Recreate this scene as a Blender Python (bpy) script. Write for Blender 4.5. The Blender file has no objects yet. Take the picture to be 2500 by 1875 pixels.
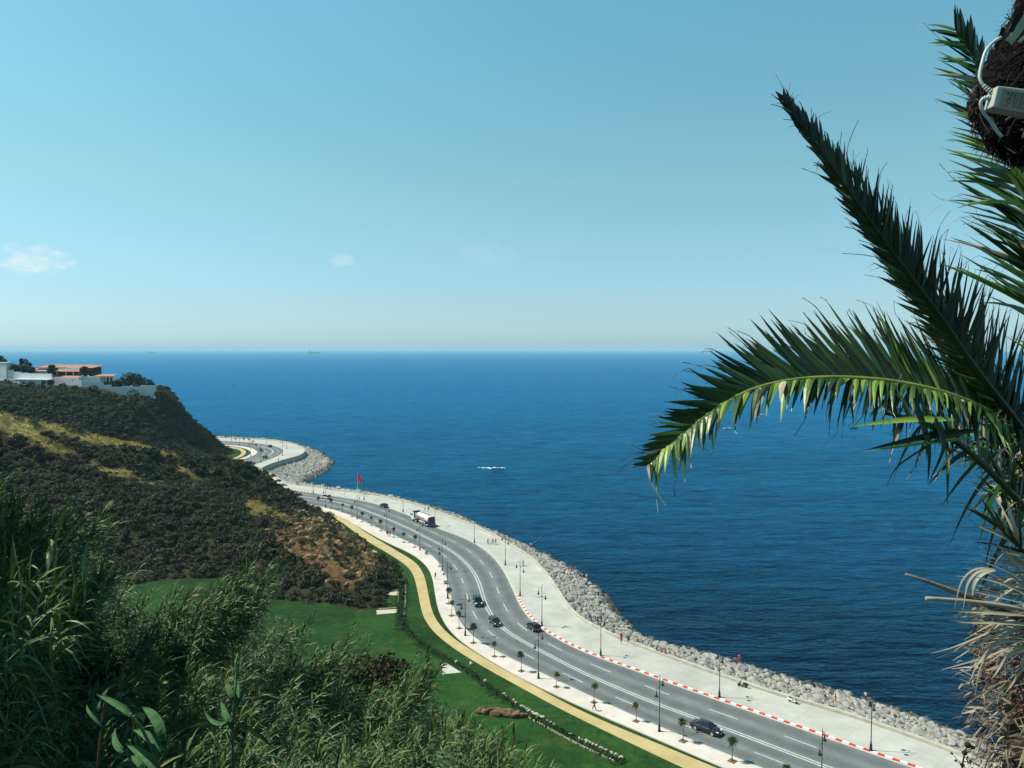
import bpy, bmesh, math, random
import numpy as np
from mathutils import Vector, Matrix, noise as mnoise
from mathutils.geometry import tessellate_polygon
random.seed(7); RNG = np.random.default_rng(7)
PI = math.pi
scene = bpy.context.scene
COL = scene.collection

# ------------------------------------------------------------------ camera model (metres, sea at z = 0, road at z = 5)
CAMZ = 63.0; FPX = 1888.0; PITCH = math.atan((937.5 - 853.0) / FPX)
ZR = 5.0
_c, _s = math.cos(PITCH), math.sin(PITCH)
def ray(u, v):
    a, b = (u - 1250.0) / FPX, (937.5 - v) / FPX
    return np.array([a, _c + b * _s, -_s + b * _c])
def G(u, v, z=ZR):                      # where the sight line meets the level z
    d = ray(u, v); t = (z - CAMZ) / d[2]
    return np.array([d[0] * t, d[1] * t, z])
def AT(u, v, dist):                     # point on the sight line at distance y = dist
    d = ray(u, v); t = dist / d[1]
    return np.array([d[0] * t, dist, CAMZ + d[2] * t])
def PX(p):                              # survey check: where a world point lies in the survey image
    x, y, z = p[0], p[1], p[2] - CAMZ
    f = y * _c - z * _s; u = y * _s + z * _c
    return 1250 + FPX * x / f, 937.5 - FPX * u / f
REG = {'1': (0, 800, 3.5296), '2': (500, 1020, 4.366), '3': (680, 1130, 4.366), '4': (1000, 1250, 4.366),
       '5': (1400, 1400, 3.4927), '6': (1850, 1400, 3.403), '7': (0, 1200, 2.4571), '8': (600, 1300, 2.8857),
       'D': (1040, 1580, 4.8087), 'E': (860, 1350, 8.732), 'V': (0, 860, 5.53), 'P': (0, 0, 0.8848)}
def q(r, x, y):
    x0, y0, s = REG[r]
    return x0 + x / s, y0 + y / s
def g(r, x, y, z=ZR):
    return G(*q(r, x, y), z)
def trace(z, *parts):
    out = []
    for r, pts in parts:
        for x, y in pts: out.append(g(r, x, y, z)[:2])
    return np.array(out)
def resample(P, step):
    d = np.r_[0, np.cumsum(np.linalg.norm(np.diff(P, axis=0), axis=1))]
    n = max(2, int(d[-1] / step) + 1); s = np.linspace(0, d[-1], n)
    return np.stack([np.interp(s, d, P[:, k]) for k in range(P.shape[1])], 1)
def smooth(P, step=1.0, sig=6.0, ext0=0, ext1=0):
    if ext0:
        t = P[0] - P[min(3, len(P) - 1)]; t = t / np.linalg.norm(t); P = np.vstack([P[0] + t * ext0, P])
    if ext1:
        t = P[-1] - P[-3]; t = t / np.linalg.norm(t); P = np.vstack([P, P[-1] + t * ext1])
    R = resample(P, step); k = int(3 * sig / step)
    w = np.exp(-0.5 * (np.arange(-k, k + 1) * step / sig) ** 2); w /= w.sum()
    A = np.vstack([2 * R[0] - R[k:0:-1], R, 2 * R[-1] - R[-2:-k - 2:-1]])
    return np.stack([np.convolve(A[:, j], w, 'valid') for j in range(R.shape[1])], 1)

# ------------------------------------------------------------------ mesh builder
class MB:
    def __init__(s): s.v = []; s.f = []; s.m = []; s.sm = []; s.uv = None
    def add(s, verts, faces, mi=0, smooth=False):
        o = len(s.v); s.v.extend([tuple(map(float, p)) for p in verts])
        for f in faces: s.f.append(tuple(i + o for i in f)); s.m.append(mi); s.sm.append(smooth)
        return s
    def box(s, c, d, rz=0, mi=0, taper=1.0):
        x, y, z = d[0] / 2, d[1] / 2, d[2] / 2; ca, sa = math.cos(rz), math.sin(rz); V = []
        for zz in (-z, z):
            k = taper if zz > 0 else 1
            for xx, yy in ((-x, -y), (x, -y), (x, y), (-x, y)):
                V.append((c[0] + k * (xx * ca - yy * sa), c[1] + k * (xx * sa + yy * ca), c[2] + zz))
        return s.add(V, [(3, 2, 1, 0), (4, 5, 6, 7), (0, 1, 5, 4), (1, 2, 6, 5), (2, 3, 7, 6), (3, 0, 4, 7)], mi)
    def hexa(s, V, mi=0):
        return s.add(V, [(3, 2, 1, 0), (4, 5, 6, 7), (0, 1, 5, 4), (1, 2, 6, 5), (2, 3, 7, 6), (3, 0, 4, 7)], mi)
    def tube(s, path, rad, n=8, mi=0, cap=True, smooth=True):
        P = [Vector(p) for p in path]; R = rad if hasattr(rad, '__len__') else [rad] * len(P)
        V, F = [], []; ref = None
        for i, p in enumerate(P):
            t = (P[min(i + 1, len(P) - 1)] - P[max(i - 1, 0)]).normalized()
            if ref is None: ref = t.orthogonal().normalized()
            ref = (ref - t * ref.dot(t)); ref = ref.normalized() if ref.length > 1e-6 else t.orthogonal().normalized()
            b = t.cross(ref)
            for k in range(n):
                a = 2 * PI * k / n; V.append(p + (ref * math.cos(a) + b * math.sin(a)) * R[i])
        for i in range(len(P) - 1):
            for k in range(n): F.append((i * n + k, i * n + (k + 1) % n, (i + 1) * n + (k + 1) % n, (i + 1) * n + k))
        s.add(V, F, mi, smooth)
        if cap:
            o = len(s.v) - len(V)
            s.f.append(tuple(o + k for k in range(n))[::-1]); s.m.append(mi); s.sm.append(False)
            s.f.append(tuple(o + (len(P) - 1) * n + k for k in range(n))); s.m.append(mi); s.sm.append(False)
        return s
    def lathe(s, c, prof, n=12, mi=0, axis='z', smooth=True):
        V, F = [], []
        for r, h in prof:
            for k in range(n):
                a = 2 * PI * k / n; x, y = r * math.cos(a), r * math.sin(a)
                V.append((c[0] + x, c[1] + y, c[2] + h) if axis == 'z' else ((c[0] + h, c[1] + x, c[2] + y) if axis == 'x' else (c[0] + x, c[1] + h, c[2] + y)))
        for i in range(len(prof) - 1):
            for k in range(n):
                f = (i * n + k, i * n + (k + 1) % n, (i + 1) * n + (k + 1) % n, (i + 1) * n + k)
                F.append(f if axis != 'y' else f[::-1])
        s.add(V, F, mi, smooth); o = len(s.v) - len(V)
        a = tuple(o + k for k in range(n)); b = tuple(o + (len(prof) - 1) * n + k for k in range(n))
        if prof[0][0] > 1e-4: s.f.append(a[::-1] if axis != 'y' else a); s.m.append(mi); s.sm.append(False)
        if prof[-1][0] > 1e-4: s.f.append(b if axis != 'y' else b[::-1]); s.m.append(mi); s.sm.append(False)
        return s
    def mesh(s, name, mats):
        me = bpy.data.meshes.new(name); me.from_pydata(s.v, [], s.f)
        for m in (mats if isinstance(mats, (list, tuple)) else [mats]): me.materials.append(m)
        me.polygons.foreach_set('material_index', s.m); me.polygons.foreach_set('use_smooth', s.sm)
        me.update(); return me
    def build(s, name, mats, parent=None, loc=None): return link(name, s.mesh(name, mats), parent, loc)

def link(name, me, parent=None, loc=None):
    o = bpy.data.objects.new(name, me); COL.objects.link(o)
    if parent is not None: o.parent = parent
    if loc is not None: o.location = loc
    return o
def np_mesh(name, V, Q, mats, mi=None, smooth=False):
    """fast mesh from numpy arrays: V (n,3), Q (m,k) faces all with k corners"""
    me = bpy.data.meshes.new(name); n, m, k = len(V), len(Q), Q.shape[1]
    me.vertices.add(n); me.vertices.foreach_set('co', np.ascontiguousarray(V, dtype=np.float32).ravel())
    me.loops.add(m * k); me.loops.foreach_set('vertex_index', np.ascontiguousarray(Q, dtype=np.int32).ravel())
    me.polygons.add(m); me.polygons.foreach_set('loop_start', np.arange(0, m * k, k, dtype=np.int32))
    try: me.polygons.foreach_set('loop_total', np.full(m, k, dtype=np.int32))
    except Exception: pass
    for mt in (mats if isinstance(mats, (list, tuple)) else [mats]): me.materials.append(mt)
    if mi is not None: me.polygons.foreach_set('material_index', np.ascontiguousarray(mi, dtype=np.int32))
    me.polygons.foreach_set('use_smooth', np.full(m, smooth, dtype=bool))
    me.update(calc_edges=True); me.validate(); return me
def tag(o, label=None, cat=None, group=None, kind=None):
    if label: o['label'] = label
    if cat: o['category'] = cat
    if group: o['group'] = group
    if kind: o['kind'] = kind
    return o
def thing(name, label, cat, loc=(0, 0, 0), rz=0, group=None):
    o = bpy.data.objects.new(name, None); o.empty_display_size = 0.3; COL.objects.link(o)
    o.location = loc; o.rotation_euler = (0, 0, rz); return tag(o, label, cat, group)
def kids(o): return [c for c in KID.get(o.name, [])] if o.name in KID else list(o.children)
KID = {}
def copy_tree(o, parent=None):
    c = o.copy(); COL.objects.link(c)
    if parent is not None: c.parent = parent
    for ch in list(o.children): copy_tree(ch, c)
    return c

# ------------------------------------------------------------------ materials
def mat(name, col, rough=0.7, var=0.25, scale=3.0, bump=0.0, bscale=None, metal=0.0, spec=0.4, col2=None, detail=6, transl=0.0, coat=0.0, obj_rand=0.0):
    m = bpy.data.materials.new(name); m.use_nodes = True; nt = m.node_tree; N, L = nt.nodes, nt.links
    b = N['Principled BSDF']; b.inputs['Roughness'].default_value = rough; b.inputs['Metallic'].default_value = metal
    b.inputs['Specular IOR Level'].default_value = spec; b.inputs['Coat Weight'].default_value = coat
    tc = N.new('ShaderNodeTexCoord'); nz = N.new('ShaderNodeTexNoise'); nz.inputs['Scale'].default_value = scale; nz.inputs['Detail'].default_value = detail
    L.new(tc.outputs['Object'], nz.inputs['Vector'])
    rp = N.new('ShaderNodeValToRGB'); c = np.array(col); c2 = np.array(col2) if col2 is not None else c * (1 + var)
    rp.color_ramp.elements[0].position = 0.3; rp.color_ramp.elements[1].position = 0.7
    rp.color_ramp.elements[0].color = (*np.clip(c * (1 - var) if col2 is None else c, 0, 1), 1); rp.color_ramp.elements[1].color = (*np.clip(c2, 0, 1), 1)
    L.new(nz.outputs['Fac'], rp.inputs['Fac']); out = rp.outputs['Color']
    if obj_rand:
        oi = N.new('ShaderNodeObjectInfo'); hv = N.new('ShaderNodeHueSaturation'); mr = N.new('ShaderNodeMapRange')
        mr.inputs['To Min'].default_value = 1 - obj_rand; mr.inputs['To Max'].default_value = 1 + obj_rand
        L.new(oi.outputs['Random'], mr.inputs['Value']); L.new(mr.outputs['Result'], hv.inputs['Value']); L.new(out, hv.inputs['Color']); out = hv.outputs['Color']
    L.new(out, b.inputs['Base Color'])
    if bump:
        nb = N.new('ShaderNodeTexNoise'); nb.inputs['Scale'].default_value = bscale or scale * 4; nb.inputs['Detail'].default_value = 5
        L.new(tc.outputs['Object'], nb.inputs['Vector'])
        bp = N.new('ShaderNodeBump'); bp.inputs['Strength'].default_value = min(1, bump); bp.inputs['Distance'].default_value = 0.1 * bump
        L.new(nb.outputs['Fac'], bp.inputs['Height']); L.new(bp.outputs['Normal'], b.inputs['Normal'])
    if transl:
        tr = N.new('ShaderNodeBsdfTranslucent'); mx = N.new('ShaderNodeMixShader'); mx.inputs[0].default_value = transl
        L.new(out, tr.inputs['Color']); L.new(b.outputs[0], mx.inputs[1]); L.new(tr.outputs[0], mx.inputs[2]); L.new(mx.outputs[0], N['Material Output'].inputs['Surface'])
    return m
M = {}
M['lawn'] = None
# ------------------------------------------------------------------ sky, sun, camera
SUN_EL = math.radians(53.5); SUN_DIR = Vector((-0.99, 0.12, 0)).normalized()
SUN = Vector((SUN_DIR.x * math.cos(SUN_EL), SUN_DIR.y * math.cos(SUN_EL), math.sin(SUN_EL)))
w = bpy.data.worlds.new('World'); scene.world = w; w.use_nodes = True
N, L = w.node_tree.nodes, w.node_tree.links
sky = N.new('ShaderNodeTexSky'); sky.sky_type = 'NISHITA'; sky.sun_disc = False
sky.sun_elevation = SUN_EL; sky.sun_rotation = math.atan2(SUN.x, SUN.y)
sky.altitude = 60; sky.air_density = 1.0; sky.dust_density = 0.6; sky.ozone_density = 2.2
bg = N['Background']; bg.inputs['Strength'].default_value = 0.107
# slight teal cast of the summer air and a few thin cloud wisps low over the horizon
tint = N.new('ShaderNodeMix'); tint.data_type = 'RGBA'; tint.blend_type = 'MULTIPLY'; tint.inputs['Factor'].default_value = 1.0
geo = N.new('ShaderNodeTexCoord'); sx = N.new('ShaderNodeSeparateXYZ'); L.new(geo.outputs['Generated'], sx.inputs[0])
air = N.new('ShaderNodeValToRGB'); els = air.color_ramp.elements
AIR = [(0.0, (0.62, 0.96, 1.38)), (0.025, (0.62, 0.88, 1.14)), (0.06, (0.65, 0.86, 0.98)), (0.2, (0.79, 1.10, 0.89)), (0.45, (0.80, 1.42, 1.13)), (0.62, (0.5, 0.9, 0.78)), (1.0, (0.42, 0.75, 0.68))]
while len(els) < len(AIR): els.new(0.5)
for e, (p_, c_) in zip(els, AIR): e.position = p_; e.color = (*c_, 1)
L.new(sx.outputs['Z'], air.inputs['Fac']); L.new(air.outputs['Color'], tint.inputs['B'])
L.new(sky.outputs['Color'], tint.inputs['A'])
tc = N.new('ShaderNodeTexCoord'); col = tint.outputs['Result']
def cloud(u, v, ru, rv, dens, col, seed):
    d = Vector(ray(u, v)).normalized(); r = Vector((d.y, -d.x, 0)).normalized(); up = r.cross(d)
    def dot(vec):
        n = N.new('ShaderNodeVectorMath'); n.operation = 'DOT_PRODUCT'; n.inputs[1].default_value = vec; L.new(tc.outputs['Generated'], n.inputs[0]); return n.outputs['Value']
    def mth(op, a, b):
        n = N.new('ShaderNodeMath'); n.operation = op
        for i, k in enumerate((a, b)):
            if isinstance(k, (int, float)): n.inputs[i].default_value = k
            else: L.new(k, n.inputs[i])
        return n.outputs[0]
    a = mth('DIVIDE', dot(r), ru); b = mth('DIVIDE', dot(up), rv)
    rr = mth('ADD', mth('POWER', mth('ABSOLUTE', a, 0), 2.0), mth('POWER', mth('ABSOLUTE', b, 0), 2.0))
    front = mth('GREATER_THAN', dot(d), 0.0)
    nz = N.new('ShaderNodeTexNoise'); nz.inputs['Scale'].default_value = 55; nz.inputs['Detail'].default_value = 7; nz.inputs['Roughness'].default_value = 0.6
    mp = N.new('ShaderNodeMapping'); mp.inputs['Location'].default_value = (seed, seed * 2, 0); mp.inputs['Scale'].default_value = (1, 1, 2.2)
    L.new(tc.outputs['Generated'], mp.inputs['Vector']); L.new(mp.outputs['Vector'], nz.inputs['Vector'])
    f = mth('SUBTRACT', mth('ADD', mth('MULTIPLY', nz.outputs['Fac'], 2.6), -0.62), rr)
    mr = N.new('ShaderNodeMapRange'); mr.interpolation_type = 'SMOOTHSTEP'; mr.inputs['From Min'].default_value = 0.1; mr.inputs['From Max'].default_value = 0.9; mr.inputs['To Max'].default_value = dens
    L.new(f, mr.inputs['Value'])
    mx = N.new('ShaderNodeMix'); mx.data_type = 'RGBA'; L.new(mth('MULTIPLY', mr.outputs['Result'], front), mx.inputs['Factor']); L.new(col, mx.inputs['A']); mx.inputs['B'].default_value = (6.0, 6.6, 6.5, 1)
    return mx.outputs['Result']
col = cloud(75, 632, 0.055, 0.022, 0.6, col, 1.3)
col = cloud(838, 636, 0.024, 0.013, 0.22, col, 4.1)
col = cloud(1185, 618, 0.06, 0.03, 0.08, col, 6.7)
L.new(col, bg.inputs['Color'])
sl = bpy.data.lights.new('sun', 'SUN'); sl.energy = 5.0; sl.angle = math.radians(0.5); sl.color = (1.0, 0.95, 0.86)
so = bpy.data.objects.new('sun', sl); COL.objects.link(so); so.rotation_euler = (-SUN).to_track_quat('-Z', 'Y').to_euler(); so.location = (-60, 0, 120)
cd = bpy.data.cameras.new('camera'); co = bpy.data.objects.new('camera', cd); COL.objects.link(co)
co.location = (0, 0, CAMZ); co.rotation_euler = (PI / 2 - PITCH, 0, 0)
cd.sensor_width = 36; cd.lens = 36 * FPX / 2500; cd.clip_start = 0.1; cd.clip_end = 90000
scene.camera = co
vs = scene.view_settings; vs.view_transform = 'Standard'; vs.look = 'None'; vs.exposure = 0.4; vs.gamma = 1; vs.use_curve_mapping = False
cy = scene.cycles; cy.use_denoising = True; cy.max_bounces = 5; cy.diffuse_bounces = 2; cy.glossy_bounces = 2; cy.transmission_bounces = 2; cy.volume_bounces = 0; cy.transparent_max_bounces = 6
# ------------------------------------------------------------------ coast road: surveyed lines (ground points)
_gc = np.array([(-99.5, 315), (-114, 331), (-126, 354), (-133.5, 378)]); _gr = np.array([(.72, .69), (.8, .6), (.9, .43), (.98, .2)])
def gap(off): return _gc + _gr * off         # the stretch behind the hill spur
def trace2(z, *parts, off=None):
    return np.vstack([trace(z, *parts[:-1]), gap(off), trace(z, parts[-1])])
KERB = smooth(trace2(ZR,
    ('6', [(1310, 1612), (1200, 1580), (1050, 1525), (900, 1475), (700, 1400), (450, 1315), (225, 1238), (0, 1160)]),
    ('5', [(1250, 1080), (1100, 1030), (940, 975), (780, 915), (620, 855), (450, 795), (290, 738), (130, 680)]),
    ('4', [(2000, 1545), (1850, 1480), (1720, 1425), (1600, 1365), (1500, 1305), (1410, 1245), (1320, 1170), (1290, 1140), (1240, 1080), (1200, 1020), (1170, 960), (1150, 905), (1120, 840), (1075, 740), (1030, 650), (980, 570), (900, 475), (800, 390), (690, 322), (560, 262), (440, 215)]),
    ('3', [(1746, 718), (1600, 645), (1400, 560), (1250, 503), (1170, 476), (1050, 434), (900, 402), (750, 378), (640, 360), (550, 348), (400, 330)]),
    ('2', [(450, 527), (600, 478), (700, 445), (790, 408), (845, 372), (850, 345), (810, 318), (740, 297), (620, 277), (500, 265), (350, 255), (130, 243)]), off=7.0), 1.0, 5.0, 90, 60)
CENT = smooth(trace2(ZR,
    ('5', [(1921, 1560), (1700, 1475), (1500, 1395), (1250, 1305), (1000, 1220), (750, 1130), (550, 1050), (350, 965), (150, 880), (0, 815)]),
    ('4', [(1620, 1590), (1500, 1530), (1400, 1482), (1300, 1432), (1180, 1368), (1080, 1308), (980, 1240), (930, 1190), (880, 1120), (830, 1040), (800, 970), (775, 870), (745, 760), (710, 680), (650, 590), (570, 510), (480, 435), (380, 373), (250, 303), (100, 240)]),
    ('3', [(1550, 772), (1400, 704), (1250, 636), (1100, 574), (950, 513), (800, 461), (650, 423), (500, 394), (400, 380), (340, 372)]),
    ('2', [(390, 500), (560, 450), (660, 415), (725, 378), (735, 352), (700, 328), (600, 302), (500, 287), (400, 277), (200, 264)]), off=0.0), 1.0, 5.0, 90, 60)
INNER = smooth(trace2(ZR,
    ('5', [(1550, 1640), (1400, 1580), (1150, 1480), (950, 1402), (760, 1322), (550, 1232), (350, 1144), (150, 1052)]),
    ('4', [(1210, 1626), (1000, 1530), (870, 1460), (760, 1395), (680, 1340), (620, 1285), (560, 1210), (510, 1130), (475, 1040), (452, 940), (432, 850), (412, 760), (390, 680), (362, 610), (325, 550), (262, 482), (190, 425), (110, 380)]),
    ('3', [(1450, 872), (1340, 824), (1220, 770), (1100, 716), (980, 657), (860, 600), (740, 552), (640, 514), (560, 490), (480, 471), (370, 452)]),
    ('2', [(300, 478), (420, 442), (520, 408), (562, 378), (560, 355), (530, 336), (460, 314), (370, 300), (200, 290)]), off=-7.6), 1.0, 5.0, 90, 60)
EDGE = smooth(trace(ZR + 0.15,
    ('6', [(1760, 1540), (1600, 1480), (1400, 1402), (1200, 1332), (1000, 1262), (800, 1195), (600, 1134), (400, 1078), (200, 1014)]),
    ('5', [(1800, 1065), (1600, 990), (1400, 927), (1200, 855), (1000, 785), (800, 712), (600, 638), (400, 564), (230, 486), (100, 415)]),
    ('4', [(2050, 1268), (1920, 1205), (1830, 1148), (1750, 1088), (1690, 1022), (1640, 940), (1570, 820), (1500, 720), (1430, 635), (1370, 565), (1300, 495), (1210, 434), (1110, 374), (1010, 314), (900, 253), (786, 198)]),
    ('3', [(2050, 660), (1900, 605), (1750, 546), (1600, 495), (1500, 458), (1350, 416), (1200, 380), (1000, 340), (710, 304), (500, 274), (300, 246), (80, 218)]),
    ('2', [(580, 548), (740, 483), (880, 443), (1000, 412), (1060, 376), (1065, 347), (1040, 322), (960, 288), (850, 258), (680, 237), (480, 224), (280, 216), (110, 210)])), 1.0, 4.0, 90, 60)
WATER = smooth(trace(0.0,
    ('6', [(1800, 1370), (1700, 1325), (1550, 1275), (1400, 1215), (1250, 1165), (1100, 1105), (900, 1045), (750, 1003), (600, 963), (400, 905), (200, 845)]),
    ('5', [(1800, 878), (1600, 812), (1400, 745), (1200, 694), (1000, 653), (800, 612), (650, 582), (560, 530), (500, 455), (430, 372), (340, 272), (250, 145)]),
    ('4', [(2150, 955), (2080, 865), (2000, 785), (1880, 695), (1750, 612), (1600, 542), (1480, 472), (1340, 412), (1240, 352), (1100, 292), (940, 230), (780, 175)]),
    ('3', [(2050, 610), (1900, 560), (1750, 510), (1600, 468), (1500, 432), (1350, 395), (1200, 362), (1000, 325), (710, 292), (500, 262), (350, 240)]),
    ('2', [(1040, 702), (1180, 640), (1290, 580), (1360, 520), (1385, 468), (1330, 420), (1200, 352), (1085, 312), (1000, 280), (850, 246), (680, 226), (480, 213), (280, 205), (110, 199)])), 1.0, 4.0, 90, 60)
WALK_IN = smooth(trace2(ZR,            # grass side of the pavement
    ('5', [(1250, 1650), (1000, 1545), (800, 1455), (600, 1370), (400, 1290), (200, 1203), (0, 1113)]),
    ('8', [(2020, 1075), (1850, 985), (1700, 895), (1560, 805), (1470, 748)]),
    ('4', [(420, 1290), (360, 1190), (310, 1080), (285, 980), (270, 880), (257, 760), (240, 660), (190, 575), (100, 492), (0, 428)]),
    ('3', [(1300, 920), (1200, 872), (1100, 826), (1000, 772), (900, 712), (800, 652), (700, 590), (600, 545), (500, 512), (400, 484)]),
    ('2', [(275, 466), (370, 440), (450, 415), (500, 385), (490, 355), (440, 330), (380, 315), (300, 305), (200, 298)]), off=-11.0), 1.0, 5.0, 90, 60)
PATH_R = smooth(trace(ZR, ('5', [(1200, 1650), (1000, 1570), (800, 1483), (600, 1402), (400, 1322), (200, 1234), (0, 1143)]),
    ('4', [(900, 1625), (750, 1530), (600, 1438), (480, 1358), (420, 1308), (340, 1228), (280, 1150), (240, 1062), (220, 980), (200, 880), (180, 770), (150, 662), (90, 562), (0, 492)]),
    ('3', [(1300, 962), (1200, 902), (1100, 842), (1000, 785), (900, 722), (800, 652), (680, 570), (560, 524), (430, 500)])), 1.0, 3.0, 90, 0)
PATH_L = smooth(trace(ZR, ('5', [(1050, 1712), (900, 1650), (800, 1602), (600, 1502), (400, 1404), (200, 1312), (0, 1220)]),
    ('4', [(760, 1640), (640, 1570), (520, 1490), (400, 1410), (300, 1330), (220, 1260), (160, 1170), (130, 1080), (110, 980), (90, 870), (70, 760), (40, 660), (0, 590)]),
    ('3', [(1300, 1050), (1200, 985), (1100, 925), (1000, 870), (900, 810), (800, 730), (700, 650), (600, 590), (480, 537), (400, 508)])), 1.0, 3.0, 90, 0)

def nearest(P, p): return P[np.argmin(((P - p) ** 2).sum(1))]
def match(A, Bs):
    """for every point of A the point where its normal meets each curve of Bs (nearest-point, smoothed)"""
    out = []
    for B in Bs:
        Q = np.array([nearest(B, p) for p in A]); k = 7
        Qp = np.vstack([np.repeat(Q[:1], k, 0), Q, np.repeat(Q[-1:], k, 0)]); ker = np.ones(2 * k + 1) / (2 * k + 1)
        out.append(np.stack([np.convolve(Qp[:, j], ker, 'valid') for j in range(2)], 1))
    return out
def arclen(P): return np.r_[0, np.cumsum(np.linalg.norm(np.diff(P, axis=0), axis=1))]
def normals(P):
    t = np.gradient(P, axis=0); t /= np.linalg.norm(t, axis=1)[:, None] + 1e-9
    return np.stack([-t[:, 1], t[:, 0]], 1)     # left of travel (near -> far): the land side
def at_s(P, s):
    d = arclen(P); x = np.interp(s, d, P[:, 0]); y = np.interp(s, d, P[:, 1]); k = np.clip(np.searchsorted(d, s), 1, len(P) - 1)
    t = P[k] - P[k - 1]; return np.array([x, y]), t / np.linalg.norm(t)
# ------------------------------------------------------------------ ground sheets
def strip(A, B, zA, zB=None, mb=None, mi=0, div=1):
    zB = zA if zB is None else zB; n = len(A); V, F = [], []
    for i in range(n):
        for k in range(div + 1):
            t = k / div; V.append((A[i][0] * (1 - t) + B[i][0] * t, A[i][1] * (1 - t) + B[i][1] * t, zA * (1 - t) + zB * t))
    for i in range(n - 1):
        for k in range(div):
            a = i * (div + 1) + k; F.append((a, a + 1, a + div + 2, a + div + 1))
    mb = mb or MB(); mb.add(V, F, mi); return mb
def up(me):      # make flat sheets face up
    bm = bmesh.new(); bm.from_mesh(me)
    for f in bm.faces:
        if f.normal.z < -0.3: f.normal_flip()
    bm.to_mesh(me); bm.free()

def asphalt():
    m = mat('asphalt', (0.135, 0.155, 0.152), 0.85, 0.1, 0.25, 0.12, 6, col2=(0.165, 0.185, 0.18), spec=0.25)
    nt = m.node_tree; N, L = nt.nodes, nt.links; b = N['Principled BSDF']
    src = b.inputs['Base Color'].links[0].from_socket
    at = N.new('ShaderNodeAttribute'); at.attribute_name = 'lane'
    nz = N.new('ShaderNodeTexNoise'); nz.inputs['Scale'].default_value = 0.09; nz.inputs['Detail'].default_value = 4
    tc = N.new('ShaderNodeTexCoord'); L.new(tc.outputs['Object'], nz.inputs['Vector'])
    ad = N.new('ShaderNodeMath'); ad.operation = 'MULTIPLY_ADD'; L.new(nz.outputs['Fac'], ad.inputs[0]); ad.inputs[1].default_value = 0.9; L.new(at.outputs['Fac'], ad.inputs[2])
    mr = N.new('ShaderNodeMapRange'); mr.inputs['From Min'].default_value = 0.35; mr.inputs['From Max'].default_value = 1.3; mr.inputs['To Min'].default_value = 1.06; mr.inputs['To Max'].default_value = 0.72
    L.new(ad.outputs[0], mr.inputs['Value'])
    mx = N.new('ShaderNodeMix'); mx.data_type = 'RGBA'; mx.blend_type = 'MULTIPLY'; mx.inputs['Factor'].default_value = 1
    L.new(src, mx.inputs['A']); L.new(mr.outputs['Result'], mx.inputs['B'])
    n2 = N.new('ShaderNodeTexNoise'); n2.inputs['Scale'].default_value = 0.45; n2.inputs['Detail'].default_value = 9; n2.inputs['Roughness'].default_value = 0.72; L.new(tc.outputs['Object'], n2.inputs['Vector'])
    r2 = N.new('ShaderNodeMapRange'); r2.inputs['From Min'].default_value = 0.33; r2.inputs['From Max'].default_value = 0.68; r2.inputs['To Min'].default_value = 0.82; r2.inputs['To Max'].default_value = 1.1; L.new(n2.outputs['Fac'], r2.inputs['Value'])
    m2 = N.new('ShaderNodeMix'); m2.data_type = 'RGBA'; m2.blend_type = 'MULTIPLY'; m2.inputs['Factor'].default_value = 1; L.new(mx.outputs['Result'], m2.inputs['A']); L.new(r2.outputs['Result'], m2.inputs['B']); L.new(m2.outputs['Result'], b.inputs['Base Color'])
    return m
M['asphalt'] = asphalt()
def paving(name, c1, c2, slab, grout=0.82):
    m = mat(name, c1, 0.85, 0.12, 0.12, 0.08, 5, col2=c2, spec=0.25); nt = m.node_tree; N, L = nt.nodes, nt.links; b = N['Principled BSDF']
    src = b.inputs['Base Color'].links[0].from_socket; tc = N.new('ShaderNodeTexCoord')
    mp = N.new('ShaderNodeMapping'); mp.inputs['Rotation'].default_value = (0, 0, 0.85); L.new(tc.outputs['Object'], mp.inputs['Vector'])
    br = N.new('ShaderNodeTexBrick'); br.inputs['Scale'].default_value = 1.0; br.inputs['Brick Width'].default_value = slab; br.inputs['Row Height'].default_value = slab
    br.offset = 0; br.inputs['Mortar Size'].default_value = 0.035; br.inputs['Color1'].default_value = (1, 1, 1, 1); br.inputs['Color2'].default_value = (0.93, 0.93, 0.93, 1); br.inputs['Mortar'].default_value = (grout, grout, grout, 1)
    L.new(mp.outputs['Vector'], br.inputs['Vector'])
    # stains and rubbed patches
    nz = N.new('ShaderNodeTexNoise'); nz.inputs['Scale'].default_value = 0.35; nz.inputs['Detail'].default_value = 8; nz.inputs['Roughness'].default_value = 0.65; L.new(tc.outputs['Object'], nz.inputs['Vector'])
    mr = N.new('ShaderNodeMapRange'); mr.inputs['From Min'].default_value = 0.3; mr.inputs['From Max'].default_value = 0.7; mr.inputs['To Min'].default_value = 0.84; mr.inputs['To Max'].default_value = 1.05; L.new(nz.outputs['Fac'], mr.inputs['Value'])
    a = N.new('ShaderNodeMix'); a.data_type = 'RGBA'; a.blend_type = 'MULTIPLY'; a.inputs['Factor'].default_value = 1; L.new(src, a.inputs['A']); L.new(br.outputs['Color'], a.inputs['B'])
    c = N.new('ShaderNodeMix'); c.data_type = 'RGBA'; c.blend_type = 'MULTIPLY'; c.inputs['Factor'].default_value = 1; L.new(a.outputs['Result'], c.inputs['A']); L.new(mr.outputs['Result'], c.inputs['B'])
    L.new(c.outputs['Result'], b.inputs['Base Color']); return m
M['prom'] = paving('promenade_concrete', (0.37, 0.38, 0.335), (0.455, 0.46, 0.40), 4.0)
M['walk'] = paving('pale_paving', (0.52, 0.475, 0.415), (0.60, 0.55, 0.485), 1.2, 0.9)
M['kerb'] = mat('kerb_concrete', (0.42, 0.415, 0.355), 0.85, 0.15, 1.5)
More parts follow.
